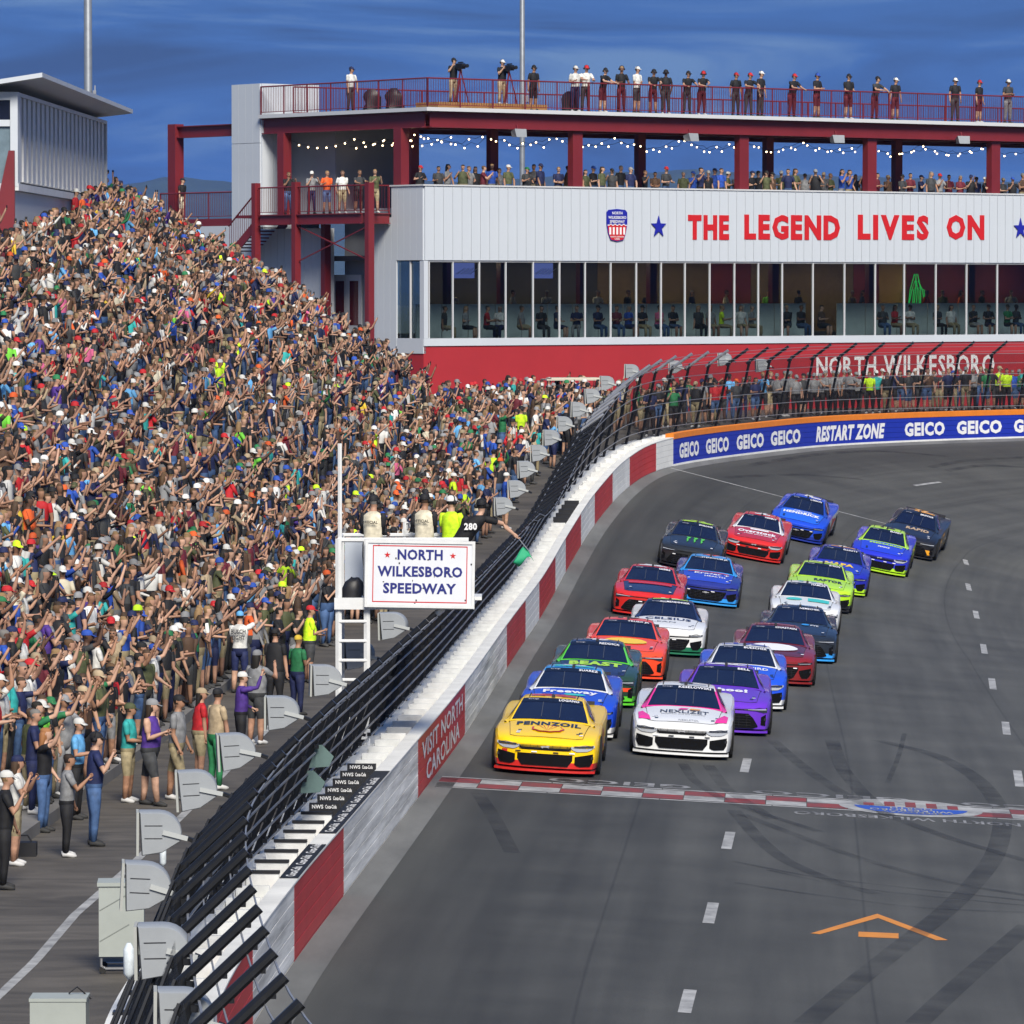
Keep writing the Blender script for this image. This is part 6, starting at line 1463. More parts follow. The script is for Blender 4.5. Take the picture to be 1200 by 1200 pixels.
def rail(parts_parent, pts, h, sp=.13, post=1.6, off=BZ, mats=None, lowz=.1):
    m = mats or M_BR
    for a, c in zip(pts[:-1], pts[1:]):
        A, C = Vector(a), Vector(c); L_ = (C - A).length; U = Vector((0, 0, h))
        b = BB(); b.tube([A + U, C + U], .032, 5); b.tube([A + Vector((0, 0, lowz)), C + Vector((0, 0, lowz))], .02, 4); b.out('hand_rail', m, parts_parent)
        n = max(1, int(L_ / post))
        for i in range(n + 1):
            p = A + (C - A) * i / n; b = BB(); b.tube([p, p + U], .03, 4); b.out('rail_post', m, parts_parent)
        b = BB(); n = max(1, int(L_ / sp))
        for i in range(n):
            p = A + (C - A) * (i + .5) / n; b.tube([p + Vector((0, 0, lowz)), p + U], .011, 3, cap=False)
        o = b.out('balusters', m, parts_parent); o['kind'] = 'stuff'
rail(bld, [(XD0 + .05, YD1 - .05, Z_D + .02), (XD0 + .05, YD0 + .05, Z_D + .02), (XE, YD0 + .05, Z_D + .02)], 1.15, .12)
rail(bld, [(1.0, 10.3, Z_D + .02), (XE, 10.3, Z_D + .02)], 1.15, .16)
# upper room behind the balcony, tower and left wing
b = BB(); b.span((1.4, sy(393, 200, 1.4), Z_PF), (4.5, 11.2, zb_ - .42)); b.out('upper_room', M_BG)
b = BB(); yy = sy(325, 200, 1.4); b.span((1.36, yy - .5, Z_PF), (1.40, yy + .5, Z_PF + 2.1)); b.out('upper_door', M_DARK)
b = BB(); b.span((.06, 11.3, BZ - 1), (3.0, 13.35, 17.35)); b.out('tower_core', M_BW)
for z0, z1 in ((BZ, 10.6), (10.62, 14.9), (14.92, 17.36)): side_panels(11.3, 13.35, z0, z1, .06, M_BW, 4)
b = BB()
for k in range(5): b.span((.07 + k * .58, 11.24, BZ), (.07 + k * .58 + .57, 11.297, 17.36))
b.out('tower_face', M_BW)
# left wing: red portal frame and balcony behind the stand
yl = sy(206, 200, .6); beam('wing_beam', (.6, 13.4, fz(230, 143, 13) - .0), (.6, yl + .4, fz(230, 143, 13)), .5, .3)
zw = plane_hit(206, 143, 'x', .6)[2]
b = BB(); b.span((.38, yl - .28, BZ), (.82, yl + .28, zw - .1)); b.out('column', M_BR)
zf = plane_hit(225, 257, 'x', .3)[2]; b = BB(); b.span((.1, 13.4, zf - .3), (3, sy(188, 240, .3), zf)); b.out('wing_floor', M_BR)
rail(bld, [(.15, 13.45, zf), (.15, sy(188, 240, .15), zf)], 1.1, .13)
b = BB(); b.span((.06, 13.4, BZ - 1), (2.5, sy(200, 260, .1), zf - .31)); b.out('wing_wall', M_BW)
# balcony and outside stair
XL = -1.5; yb0, yb1 = y460 + .1, sy(347, 235, XL); zl_ = plane_hit(400, 250, 'x', XL)[2]
b = BB(); b.span((XL, yb0, zl_ - .12), (.0 - .07, 10.9, zl_)); b.out('balcony_floor', M_BR)
beam('balcony_beam', (XL, yb0 - .1, zl_ - .0), (XL, sy(305, 250, XL), zl_ - .0), .42, .2); beam('balcony_beam', (XL, yb0, zl_), (-.1, yb0, zl_), .42, .2)
rail(bld, [(-.1, yb0, zl_), (XL, yb0, zl_), (XL, sy(303, 235, XL), zl_)], 1.1, .13)
for p in (300, 347, 433):
    yy = sy(p, 300, XL); b = BB(); b.span((XL - .14, yy - .13, BZ - 1), (XL + .14, yy + .13, zl_ + (1.3 if p < 400 else 1.2))); b.out('balcony_post', M_BR)
b = BB(); yy = sy(383, 330, -.2); b.span((-.4, yy - .14, BZ - 1), (-.1, yy + .14, zl_ - .4)); b.out('balcony_post', M_BR)
b = BB(); yA, yB = sy(350, 280, XL), sy(432, 300, XL); zA, zB_ = zl_ - .5, plane_hit(420, 305, 'x', XL)[2]
b.tube([(XL, yA, zA), (XL, yB, zB_)], .03, 4); b.out('cross_brace', M_BR); b = BB(); b.tube([(XL + .04, yA, zB_), (XL + .04, yB, zA)], .03, 4); b.out('cross_brace', M_BR)
ys0, ys1 = sy(303, 250, XL), sy(268, 290, XL); zs1 = plane_hit(262, 295, 'x', XL)[2]
nst = 11
for k in range(nst):
    t0 = k / nst; yy = ys0 + (ys1 - ys0) * t0; zz = zl_ + (zs1 - zl_) * (k + 1) / nst
    b = BB(); b.span((XL + .05, yy, zz), (-.12, yy + (ys1 - ys0) / nst + .03, zz + .05)); b.out('stair_tread', M_BR)
for xx in (XL, -.1):
    b = BB(); b.prism([(xx, ys0, zl_), (xx, ys1, zs1), (xx, ys1, zs1 - .45), (xx, ys0, zl_ - .45)], (0, 0, 0), (.05, 0, 0)); b.out('stringer', M_BR)
b = BB(); U = Vector((0, 0, 1.05)); b.tube([Vector((XL, ys0, zl_)) + U, Vector((XL, ys1, zs1)) + U], .035, 5)
for k in range(16):
    t = (k + .5) / 16; p = Vector((XL, ys0 + (ys1 - ys0) * t, zl_ + (zs1 - zl_) * t)); b.tube([p, p + U], .012, 3, cap=False)
b.out('stair_rail', M_BR)
# wall under the balcony: white siding, recessed grey entry with a double door
side_panels(y383 - .1, 11.25, BZ - 1, zl_ - .55, -.1); b = BB(); b.span((.0, y383 - .1, BZ - 1), (.3, 11.25, zl_ - .55)); b.out('side_core', M_BW)
b = BB(); b.span((.9, y437, BZ - 1), (1.1, y383, zl_ - .14)); b.out('entry_wall', M_BG)
d0, d1 = sy(425, 340, .88), sy(392, 340, .88); zd1 = plane_hit(408, 322, 'x', .88)[2]
door = empty('entry_door', (.84, (d0 + d1) / 2, BZ - BZ + zd1 - BZ - 2.3), 0, bld)
for k in (0, 1):
    w = (d1 - d0) / 2; b = MB(); y0 = -w + k * w; b.span((-.04, y0 + .01, 0), (.04, y0 + w - .01, 2.3)); lf = b.build('door_leaf', M_MULL, door)
    b = MB(); b.span((-.05, y0 + w * .2, .25), (-.041, y0 + w * .8, 2.05)); b.build('door_glass', mat('door_glass_red', (.09, .01, .012), .15), lf)
# lamps under the deck and ceiling loudspeakers
for p in (623, 822, 1180):
    pass
spk = []
for i, (p, y) in enumerate(((607, 156), (809, 161), (980, 163), (1127, 164))):
    xx, zz = fx(p, y, -.5), fz(p, y, -.5); c = b2w(xx, -.5, zz); b = MB()
    b.add([(-.26, -.2, -.22), (.26, -.2, -.22), (.30, -.2, .12), (-.30, -.2, .12), (-.16, .22, -.10), (.16, .22, -.10), (.16, .22, .14), (-.16, .22, .14)], [(0, 1, 2, 3), (5, 4, 7, 6), (0, 4, 5, 1), (3, 2, 6, 7), (0, 3, 7, 4), (1, 5, 6, 2)])
    b.span((-.03, -.03, .1), (.03, .03, .35), 1)
    o = b.build('hanging_loudspeaker', [mat('speaker_grey', (.28, .30, .32), .5, var=.08), M_BR]); o.location = c; o.rotation_euler = (-.25, 0, math.atan2(BU.y, BU.x) + random.uniform(-.3, .3))
    tag(o, 'small grey loudspeaker hung under the roof deck beam, %s from the left' % ordinal(i + 1), 'loudspeaker', 'loudspeakers under the deck')
# string lights
M_BULB = mat('bulb_glow', (1, .9, .75), .4, emit=(1.0, .74, .42), estr=4.5)
sl = empty('string_lights', b2w(10, 2, 15)); tag(sl, 'warm white string lights hung under the roof deck of the suite building', 'string lights'); so = Vector(sl.location)
bulb_me = MB(); bulb_me.sphere((0, 0, 0), .036, 8, 5); bulb_me = bulb_me.mesh('bulb', [M_BULB], True)
for row, (yl_, x0, x1) in enumerate(((1.3, .5, 34), (3.4, .5, 34))):
    xx = x0; pts = []; n = int((x1 - x0) / .34)
    for k in range(n + 1):
        xx = x0 + (x1 - x0) * k / n; ph = (xx - x0) / 3.4 + row * .37; sag = .34 * (1 - (2 * (ph % 1) - 1)**2); z = 15.1 - sag + random.uniform(-.12, .12); w = b2w(xx, yl_, z); pts.append(w - so)
        if k % 2 == 0: o = obj('bulb', bulb_me, sl); o.location = w - so + Vector((0, 0, -.07))
    b = MB(); b.tube(pts, .01, 3, cap=False); b.build('wire', M_POST, sl)
for row, (yl_, x0, x1) in enumerate(((.8, 0, 1), (2.4, 0, 1))):
    n = 14; pts = []
    for k in range(n + 1):
        ph = k / 7; sag = .3 * (1 - (2 * (ph % 1) - 1)**2); w = b2w(.6 + row * 1.5, 1 + 9.0 * k / n, 15.0 - sag); pts.append(w - so)
        o = obj('bulb', bulb_me, sl); o.location = w - so + Vector((0, 0, -.07))
    b = MB(); b.tube(pts, .01, 3, cap=False); b.build('wire', M_POST, sl)

# ---- people on the building
def bface(a=0.0): v = -BV; c, s_ = math.cos(a), math.sin(a); return (v.x * c - v.y * s_, v.x * s_ + v.y * c)
ROOF = [(411, 'white', 'navy', 'charcoal'), (625, 'black', 'black', 'black'), (674, 'white', 'white', 'navy'), (686, 'white', 'red', 'charcoal'), (706, 'black', 'black', 'maroon'), (728, 'black', None, 'maroon'), (746, 'white', 'white', 'charcoal'), (765, 'black', 'black', 'maroon'), (780, 'black', 'black', 'charcoal'),
        (805, 'black', 'black', 'charcoal'), (822, 'black', 'red', 'maroon'), (862, 'black', 'red', 'charcoal'), (877, 'black', 'red', 'charcoal'), (891, 'black', 'white', 'charcoal'), (928, 'black', 'red', 'maroon'), (957, 'black', 'blue', 'maroon'), (994, 'black', 'black', 'maroon'), (1025, 'charcoal', 'black', 'maroon'),
        (1049, 'black', 'white', 'maroon'), (1119, 'black', 'white', 'charcoal'), (1147, 'black', 'red', 'maroon'), (1181, 'charcoal', 'white', 'grey')]
for i, (p, sh, cp, pn) in enumerate(ROOF):
    yl_ = .15 if p > 480 else 0; w = b2w(fx(p, 110, .15), .15, Z_D) if p > 480 else b2w(.55, sy(p, 110, .55), Z_D)
    person(w, bface(random.uniform(-.5, .3)), '%s spotter from left on roof deck' % ordinal(i + 1), 'spotters on the roof deck', pose=random.choice(['lean', 'hold', 'lean', 'fold', 'down']), shirt=sh, cap=cp, pants=pn, shorts=random.random() < .3, height=random.uniform(1.82, 1.94), headset='black', long_hair=False, fat=random.choice([1, 1.12]))
# two television cameras on a low riser, with their operators
b = BB(); b.span((fx(512, 125, .2), .12, Z_D + .0), (fx(640, 125, .2), 1.6, Z_D + .26)); o = b.out('camera_riser', mat('plywood', (.35, .18, .06), .7, var=.2))
for i, p in enumerate((531, 588)):
    xx = fx(p, 110, .9); w = b2w(xx, .9, Z_D + .26)
    person(w, bface(0), '', 'camera operators on the roof deck', label='camera operator in %s on the roof deck riser, %s of two' % (('black shirt and tan trousers', 'left') if i == 0 else ('dark shirt and white cap', 'right')), pose='phone_both', shirt='black', cap='black' if i == 0 else 'white', pants='tan', shorts=False, height=1.8, headset='black', long_hair=False)
    w2 = b2w(xx, .42, Z_D + .26); cm = empty('television_camera', w2, math.atan2(-BV.y, -BV.x) - math.pi / 2); tag(cm, 'black television camera on a red tripod on the roof deck, %s one' % ('left' if i == 0 else 'right'), 'camera', 'television cameras on the deck')
    b = MB(); b.box((0, 0, 1.45), (.18, .42, .22)); b.box((0, .02, 1.6), (.06, .3, .05)); b.build('camera_body', M_POST, cm); b = MB(); b.tube([(0, .2, 1.45), (0, .48, 1.45)], .075, 10); b.build('lens', M_BLK, cm)
    for k in range(3): a = 2.1 * k + .5; b = MB(); b.tube([(0, 0, 1.33), (.38 * math.cos(a), .38 * math.sin(a) * .6, 0)], .025, 4); b.build('tripod_leg', M_BR, cm)
b = BB(); b.box((0, 0, 0), (.1, .1, .1)); 
for i, (p, kk) in enumerate(((436, 0), (462, 1), (668, 2))):      # draped black equipment covers
    yy = sy(p, 110, .35) if p < 480 else .7; xx = .35 if p < 480 else fx(p, 110, .7); w = b2w(xx, yy, Z_D); b = MB(); n = 9
    for z, r in ((0, .30), (.3, .24), (.55, .28), (.74, .2), (.86, .10)):
        for j in range(n): a = 2 * math.pi * j / n; rr = r * (1 + .22 * math.sin(3 * a + z * 5 + kk)); b.v.append((rr * math.cos(a) * 1.25, rr * math.sin(a), z))
    b.f = [(q * n + j, q * n + (j + 1) % n, (q + 1) * n + (j + 1) % n, (q + 1) * n + j) for q in range(4) for j in range(n)] + [tuple(range(4 * n, 5 * n))]; b.m = [0] * len(b.f)
    o = b.build('equipment_cover', M_BLK); o.location = w; hard(o.data, 50); tag(o, 'black cloth cover over equipment on the roof deck, %s from the left' % ordinal(i + 1), 'cover', 'covered equipment on the deck')
pxx = 492.0; i = 0
while pxx < 1203:
    yl_ = .55 + (i % 3) * .55; w = b2w(fx(pxx, 205, yl_), yl_, Z_PF)
    person(w, bface(random.gauss(0, .5)), '%s from left at patio parapet' % ordinal(i + 1), 'guests on the patio', pose=random.choices(['phone_both', 'reach_right', 'hold', 'fold', 'down', 'one_phone'], [3, 1, 3, 2, 3, 3])[0], shirt=random.choice(['black', 'charcoal', 'navy', 'dark grey', 'black', 'navy', 'maroon', 'olive', 'brown', 'grey', 'blue']), height=random.uniform(1.62, 1.86)); i += 1  # mostly dark shirts: the shade under the deck is put into clothing colour
    pxx += random.uniform(6.5, 13.5) + (9 if random.random() < .1 else 0)
for i, (p, sh, cp, ps) in enumerate(((338, 'black', None, 'phone_both'), (365, 'grey', 'white', 'phone_both'), (383, 'orange', None, 'hold'), (401, 'white', None, 'down'), (420, 'charcoal', None, 'lean'), (439, 'olive', None, 'phone_both'))):
    w = b2w(XL + .45, sy(p, 230, XL + .45), zl_); person(w, (.35, -.9), '%s from left on red balcony' % ordinal(i + 1), 'people on the balcony', pose=ps, shirt=sh, cap=cp, height=1.75, long_hair=(i == 3))
w = b2w(.5, sy(213, 230, .5), zf); person(w, bface(.3), 'alone on balcony left of tower', 'people on the balcony', pose='down', shirt='black', cap='black', pants='cream', height=1.76)
# seated and standing guests behind the windows
i = 0
for p in (520, 545, 570, 586, 610, 634, 652, 676, 700, 722, 736, 752, 772, 788, 818, 832, 845, 868, 880, 922, 938, 962, 1034, 1048, 1066, 1098, 1114, 1140, 1158, 1180, 1190):
    yl_ = 1.3; w = b2w(fx(p, 370, yl_), yl_, Z_WB - .45); i += 1
    person(w, bface(random.gauss(0, .4)), '%s seated guest from left behind windows' % ordinal(i), 'guests behind the windows', pose=random.choice(['hold', 'down', 'fold']), legs='sit', cap=None if random.random() < .7 else 'black', height=1.75)
i = 0
for p in (530, 600, 640, 700, 735, 760, 810, 850, 900, 935, 998, 1010, 1085, 1105, 1125, 1150, 1185):
    yl_ = 3.6; w = b2w(fx(p, 340, yl_), yl_, Z_WB + .15); i += 1
    person(w, bface(random.gauss(0, .5)), '%s standing guest from left behind windows' % ordinal(i), 'guests behind the windows', pose=random.choice(['hold', 'down', 'fold']), cap=None, height=1.78)

# ================================================================== press box above the stand
pa = at_y(20, 215, 158.0); pb = at_y(125, 233, 185.0)
pt = (Vector((pb.x, pb.y, 0)) - Vector((pa.x, pa.y, 0))).normalized(); pn = Vector((pt.y, -pt.x, 0))   # pn: towards the track
press = empty('press_box', (pa.x, pa.y, pa.z), math.atan2(pt.y, pt.x)); tag(press, 'white press box with dark upright slats and flat roof at the top of the stand', 'press box')
PL = (Vector((pb.x, pb.y, 0)) - Vector((pa.x, pa.y, 0))).length; ph_ = at_y(20, 108, 158.0).z - pa.z; po = Vector(press.location)
def pbx(name, a, c, m, par=press): b = MB(); b.span(a, c); return b.build(name, m, par)
M_SLAT = mat('slat_grey', (.62, .63, .65), .5, var=.1); M_SLATD = mat('slat_gap_dark', (.03, .03, .05), .7)
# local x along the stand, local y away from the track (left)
pbx('slat_backing', (0, .25, 0), (PL, .4, ph_), M_SLATD)  # dark panel that shows in the gaps between the slats
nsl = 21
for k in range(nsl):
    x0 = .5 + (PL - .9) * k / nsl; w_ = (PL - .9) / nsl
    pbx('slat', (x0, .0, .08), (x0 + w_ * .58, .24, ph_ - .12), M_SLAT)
pbx('corner_trim', (-.28, -.06, -.1), (.35, .17, ph_), M_BW); pbx('corner_trim', (PL - .3, -.03, 0), (PL, .45, ph_), M_SLAT)
pbx('top_trim', (.36, -.05, ph_ - .12), (PL - .31, .3, ph_), M_SLAT); pbx('bottom_trim', (-.27, -.08, -.22), (PL, .45, -.002), M_SLAT)
pbx('base_wall', (0, .1, -4.5), (PL, .4, -.225), M_BW)
pbx('back_wall', (0, 6.0, -4), (PL, 6.3, ph_), M_BW); pbx('far_wall', (PL - .2, .46, -4), (PL - .01, 5.99, ph_), M_BW)
# near end wall, facing the camera: white frame with two window openings
for a, c in (((-.27, .18, ph_ - .25), (-.02, 6, ph_)), ((-.27, .18, 1.75), (-.02, 6, 1.95)), ((-.27, .18, -.3), (-.02, 6, .0))): pbx('end_frame', a, c, M_BW)
pbx('end_window', (-.18, .18, 1.951), (-.10, 6, ph_ - .251), M_GLASSD); pbx('end_window', (-.18, .18, .001), (-.10, 6, 1.749), mat('press_glass', (.16, .22, .26), .15, var=.3, vscale=1.2))
pbx('end_wall', (-.27, .18, -4), (-.02, 6, -.301), M_BG)
b = MB(); z1 = ph_
P = [(-.95, -.9, z1 + .42), (PL + .6, -.9, z1 + .30), (PL + .6, 1.5, z1 + .02), (-.95, 1.5, z1 + .05)]; P2 = [(x, y, z + .14) for x, y, z in P]
b.add(P + P2, [(3, 2, 1, 0), (4, 5, 6, 7), (0, 1, 5, 4), (1, 2, 6, 5), (2, 3, 7, 6), (3, 0, 4, 7)]); b.span((-.95, 1.18, z1 + .05), (PL + .6, 7, z1 + .2)); b.build('roof', M_BW, press)
b = MB(); b.prism([(-.5, .02, 1.0), (-.5, .2, 1.0), (-.5, .62, -.9), (-.5, .62, -2.6), (-.5, .02, -2.6)], (0, 0, 0), (.15, 0, 0)); b.build('red_wing_wall', M_BR, press)

# ================================================================== light poles and hills
for px, Y, r, lb in ((104, 255.0, .22, 'left one, above the press box roof'), (612, 262.0, .145, 'right one, behind the roof deck')):
    p = at_y(px, 300, Y); lp = empty('light_pole', (p.x, p.y, -8)); tag(lp, 'tall grey steel light pole, ' + lb, 'light pole', 'light poles')
    b = MB(); b.tube([(0, 0, 0), (0, 0, 20), (0, 0, 44)], [r * 1.25, r, r * .8], 14); b.build('shaft', mat('pole_steel', (.20, .22, .25), .5, metal=.3, var=.15), lp, True)
    b = MB()
    for k in (-1, 0, 1): b.tube([(-2.2, 0, 42 + k), (2.2, 0, 42 + k)], .06, 5)
    b.build('cross_arm', M_STEEL, lp)
    for k in range(9): b = MB(); b.box((-2 + (k % 3) * 2, -.25, 41 + k // 3), (.6, .4, .5)); b.build('lamp_head', M_STEEL, lp)
    b = MB(); b.tube([(r, 0, 26), (r + .12, 0, 26), (r + .12, 0, 27)], .04, 4); b.box((r + .1, -.05, 26.6), (.16, .2, .3)); b.build('bracket', M_STEEL, lp)
hp = [(-3000, 60), (-2500, 75), (-900, 60), (-330, 62), (-237, 66), (-220, 71), (-200, 79), (-180, 78), (-170, 73), (-120, 62), (-80, 78), (-40, 70), (0, 74), (100, 80), (250, 74), (400, 70), (900, 66), (3000, 60)]
b = MB(); HX = np.arange(-3000, 3001, 12.0); HZ = np.interp(HX, [a for a, _ in hp], [c for _, c in hp])
ker = np.ones(5) / 5; HZ = np.convolve(np.pad(HZ, 2, 'edge'), ker, 'valid'); HZ = HZ + RNG.normal(0, .7, len(HX))
HX = HX * 2.4; HZ = HZ * 2.4 - 13
rows_ = [(6000, -.12), (6300, .35), (6700, .7), (7200, 1.0), (7800, .9), (8600, .3), (9300, -.12)]
for Y, k in rows_:
    for x, z in zip(HX, HZ): b.v.append((x, Y, z * k + RNG.normal(0, .4) if k > 0 else -8.5))
n = len(HX)
for i in range(len(rows_) - 1):
    for j in range(n - 1): b.f.append((i * n + j, i * n + j + 1, (i + 1) * n + j + 1, (i + 1) * n + j)); b.m.append(0)
tag(b.build('hills', mat('forest_far', (.03, .05, .035), .95, var=.4, vscale=.01), None, True), kind='structure')

# ================================================================== starter's stand
ss = empty('starter_stand', (-3.1, 87.6, 0)); tag(ss, 'white steel flag stand with ladder beside the catch fence', 'flag stand'); sso = Vector(ss.location)
M_WST = mat('steel_white', (.66, .67, .67), .45, var=.1, vscale=4)
SX0, SX1, SY0, SY1, SZ = at_y(392, 700, 87.8).x, at_y(556, 700, 87.8).x, 87.75, 89.6, 3.50
def ssp(name, a, c, m=M_WST): b = MB(); b.span(Vector(a) - sso, Vector(c) - sso); return b.build(name, m, ss)
def sst(name, path, r=.045, m=M_WST, n=6): b = MB(); b.tube([Vector(p) - sso for p in path], r, n); return b.build(name, m, ss)
ssp('platform', (SX0, SY0, SZ - .10), (SX1, SY1, SZ)); ssp('platform_edge', (SX0, SY0 - .05, SZ - .16), (SX1, SY0 - .005, SZ + .04))
for x in (SX0 + .07, at_y(430, 700, 87.8).x):
    sst('leg', [(x, SY0 + .06, 0), (x, SY0 + .06, SZ + 1.05)], .062)
sst('leg', [(SX0 + .07, SY1 - .06, 0), (SX0 + .07, SY1 - .06, SZ + 1.05)], .05); sst('leg', [(SX1 - .1, SY1 - .06, SZ), (SX1 - .1, SY1 - .06, SZ + 1.05)], .05)
sst('leg', [(SX1 - .50, SY0 + .1, SZ - .1), (-2.0, SY0 + .1, 2.6)], .045)
sst('mast', [(at_y(398, 600, 87.8).x, SY0 + .2, SZ), (at_y(398, 600, 87.8).x, SY0 + .2, at_y(398, 520, 87.8).z)], .04)
for z in (SZ + 1.03,):
    sst('rail', [(SX0 + .07, SY0 + .06, z), (SX1 - .1, SY0 + .06, z)], .04); sst('rail', [(SX0 + .07, SY1 - .06, z), (SX1 - .1, SY1 - .06, z)], .035); sst('rail', [(SX0 + .07, SY0 + .06, z), (SX0 + .07, SY1 - .06, z)], .035)
for k in range(9): z = .45 + k * .335; sst('ladder_rung', [(SX0 + .07, SY0 + .02, z), (at_y(430, 700, 87.8).x, SY0 + .02, z)], .028)
for x in (at_y(472, 640, 88).x, at_y(480, 640, 88).x, at_y(508, 640, 88).x): sst('rail_post', [(x, SY1 - .05, SZ), (x, SY1 - .05, SZ + 1.25)], .035)
ssp('white_panel', (at_y(403, 640, 89).x, SY1 - .12, SZ + .02), (at_y(428, 640, 89).x, SY1 - .09, SZ + .92), mat('panel_pale', (.45, .49, .55), .4))
# the sign on its front
gz0, gz1 = at_y(492, 711, 87.6).z, at_y(492, 635, 87.6).z; gx0, gx1 = at_y(429, 672, 87.6).x, at_y(555, 672, 87.6).x; GY = 87.62
sg_ = empty('speedway_sign', ((gx0 + gx1) / 2, GY, (gz0 + gz1) / 2), 0); tag(sg_, 'white sign board reading NORTH WILKESBORO SPEEDWAY with red border and stars', 'sign'); gw, gh = gx1 - gx0, gz1 - gz0
sg_.rotation_euler = (0, math.radians(1.0), 0)
b = MB(); b.span((-gw / 2, 0, -gh / 2), (gw / 2, .03, gh / 2)); b.build('board', mat('sign_white', (.66, .68, .72), .4, var=.06, vscale=2), sg_)
for a, c in (((-gw / 2 - .02, -.02, gh / 2 - .03), (gw / 2 + .02, .05, gh / 2 + .02)), ((-gw / 2 - .02, -.02, -gh / 2 - .02), (gw / 2 + .02, .05, -gh / 2 + .03)), ((-gw / 2 - .02, -.02, -gh / 2 + .031), (-gw / 2 + .03, .05, gh / 2 - .031)), ((gw / 2 - .03, -.02, -gh / 2 + .031), (gw / 2 + .02, .05, gh / 2 - .031))):
    b = MB(); b.span(a, c); b.build('frame_bar', M_WST, sg_)
q = .88
for a, c in (((-gw / 2 * q, -.003, gh / 2 * q - .018), (gw / 2 * q, -.001, gh / 2 * q)), ((-gw / 2 * q, -.003, -gh / 2 * q), (gw / 2 * q, -.001, -gh / 2 * q + .018)), ((-gw / 2 * q, -.003, -gh / 2 * q + .019), (-gw / 2 * q + .016, -.001, gh / 2 * q - .019)), ((gw / 2 * q - .016, -.003, -gh / 2 * q + .019), (gw / 2 * q, -.001, gh / 2 * q - .019))):
    b = MB(); b.span(a, c); b.build('border_line', M_RL, sg_)
M_NV = mat('sign_navy', (.016, .022, .17), .45)
for t, w, zc_ in (('NORTH', .42, .60), ('WILKESBORO', .79, .48 - .14), ('SPEEDWAY', .68, .08)):
    text_on(t, gw * w, gh * .165, lambda x, y: (x, -.005, gh * (zc_ - .30) + y), .035).build('lettering', M_NV, sg_)
for sx in (-1, 1): b = MB(); b.add([(sx * gw * .305 + a, -.005, gh * .29 + c) for a, c in star_pts(.058)], [tuple(range(10))]); b.build('star', M_RL, sg_)
for k in range(16):
    b = MB(); b.box((random.uniform(-gw / 2, gw / 2), -.004, random.uniform(-gh / 2, gh / 2)), (random.uniform(.01, .03), .004, random.uniform(.008, .03))); b.build('scuff', M_BLK, sg_)
# officials
for i, (px, kw) in enumerate(((437, dict(cap='black', headset='black')), (497, dict(cap='black', headset='black')))):
    p = at_y(px, 702, 88.5 if i == 0 else 89.0); o, hd, k = person((p.x, p.y, SZ), (.35, .95), '', 'officials on the flag stand', label='official in cream vest and black cap on the flag stand, %s' % ('nearer the ladder' if i == 0 else 'above the sign'), pose='hold', shirt='cream', pants='black', shorts=False, sleeves='black', height=1.78, fat=1.12, long_hair=False, **kw)
    text_on('OFFICIAL', .30, .055, lambda x, y: (x, -.150, 1.30 + y), .03).build('vest_print', mat('print_black', (.02, .02, .025), .8), o)
p = at_y(528, 700, 89.2); person((p.x, p.y, SZ), (.5, .8), '', 'officials on the flag stand', label='official in neon yellow shirt and white cap on the flag stand', pose='fold', shirt='neon yellow', cap='white', pants='black', shorts=False, height=1.74, long_hair=False, headset='black')
p = at_y(566, 690, 88.4)
fl_arms = (((-.3, .2, -.9), (.3, .3, -.9)), ((.75, .35, -.25), (.8, .2, -.75)))
o, hd, k = person((p.x - .42, p.y, SZ), (.1, 1), '', 'officials on the flag stand', label='starter in black shirt leaning out of the flag stand and waving the green flag', pose='flag', arms=fl_arms, lean=(.62, .05), shirt='black', cap='black', pants='black', shorts=False, sleeves=None, height=1.80, fat=1.12, long_hair=False, headset='black', skin=2)
text_on('280', .22, .12, lambda x, y: (x + .22, -.15, 1.22 + y), .04).build('shirt_print', M_TXTW, o)
ssp('side_platform', (SX1, SY1 - .9, SZ - .06), (SX1 + .12, SY1, SZ - .001))
M_ = Matrix.Translation(o.location) @ Matrix.Rotation(o.rotation_euler[2], 4, 'Z') @ Matrix.Scale(k, 4); hand = M_ @ hd[1]
print('hand px', proj(hand))
gf = empty('green_flag', hand); tag(gf, 'small green flag on a thin stick held out over the wall', 'flag')
b = MB(); b.tube([(-.06, .0, .08), (.17, 0, -.20)], .009, 5); b.build('stick', M_STEEL, gf)
b = MB(); nu, nv = 9, 6
for i in range(nu):
    for j in range(nv):
        u, v = i / (nu - 1), j / (nv - 1); b.v.append((.17 - .26 * u + .10 * v, .06 * math.sin(5 * u + 2 * v) * (.3 + u), -.20 - .16 * u * u - .20 * v * (1 - .6 * u) + .06 * math.sin(5 * u)))
b.f = [(i * nv + j, i * nv + j + 1, (i + 1) * nv + j + 1, (i + 1) * nv + j) for i in range(nu - 1) for j in range(nv - 1)]; b.m = [0] * len(b.f); cl = b.build('flag_cloth', mat('flag_green', (.01, .30, .14), .7), gf, True)
cl.modifiers.new('thick', 'SOLIDIFY').thickness = .004
bg_ = MB(); n = 9
for z, r in ((0, .17), (.14, .2), (.28, .15), (.36, .07)):
    for j in range(n): a = 2 * math.pi * j / n; bg_.v.append((r * math.cos(a) * random.uniform(.8, 1.2) + z * .15, r * .7 * math.sin(a), z * random.uniform(.85, 1.1)))
bg_.f = [(i * n + j, i * n + (j + 1) % n, (i + 1) * n + (j + 1) % n, (i + 1) * n + j) for i in range(3) for j in range(n)] + [tuple(range(3 * n, 4 * n))]; bg_.m = [0] * len(bg_.f)
o = bg_.build('backpack', M_BLK, None, True); o.location = (at_y(412, 690, 88.3).x, 88.3, SZ); tag(o, 'black backpack on the flag stand floor', 'bag')

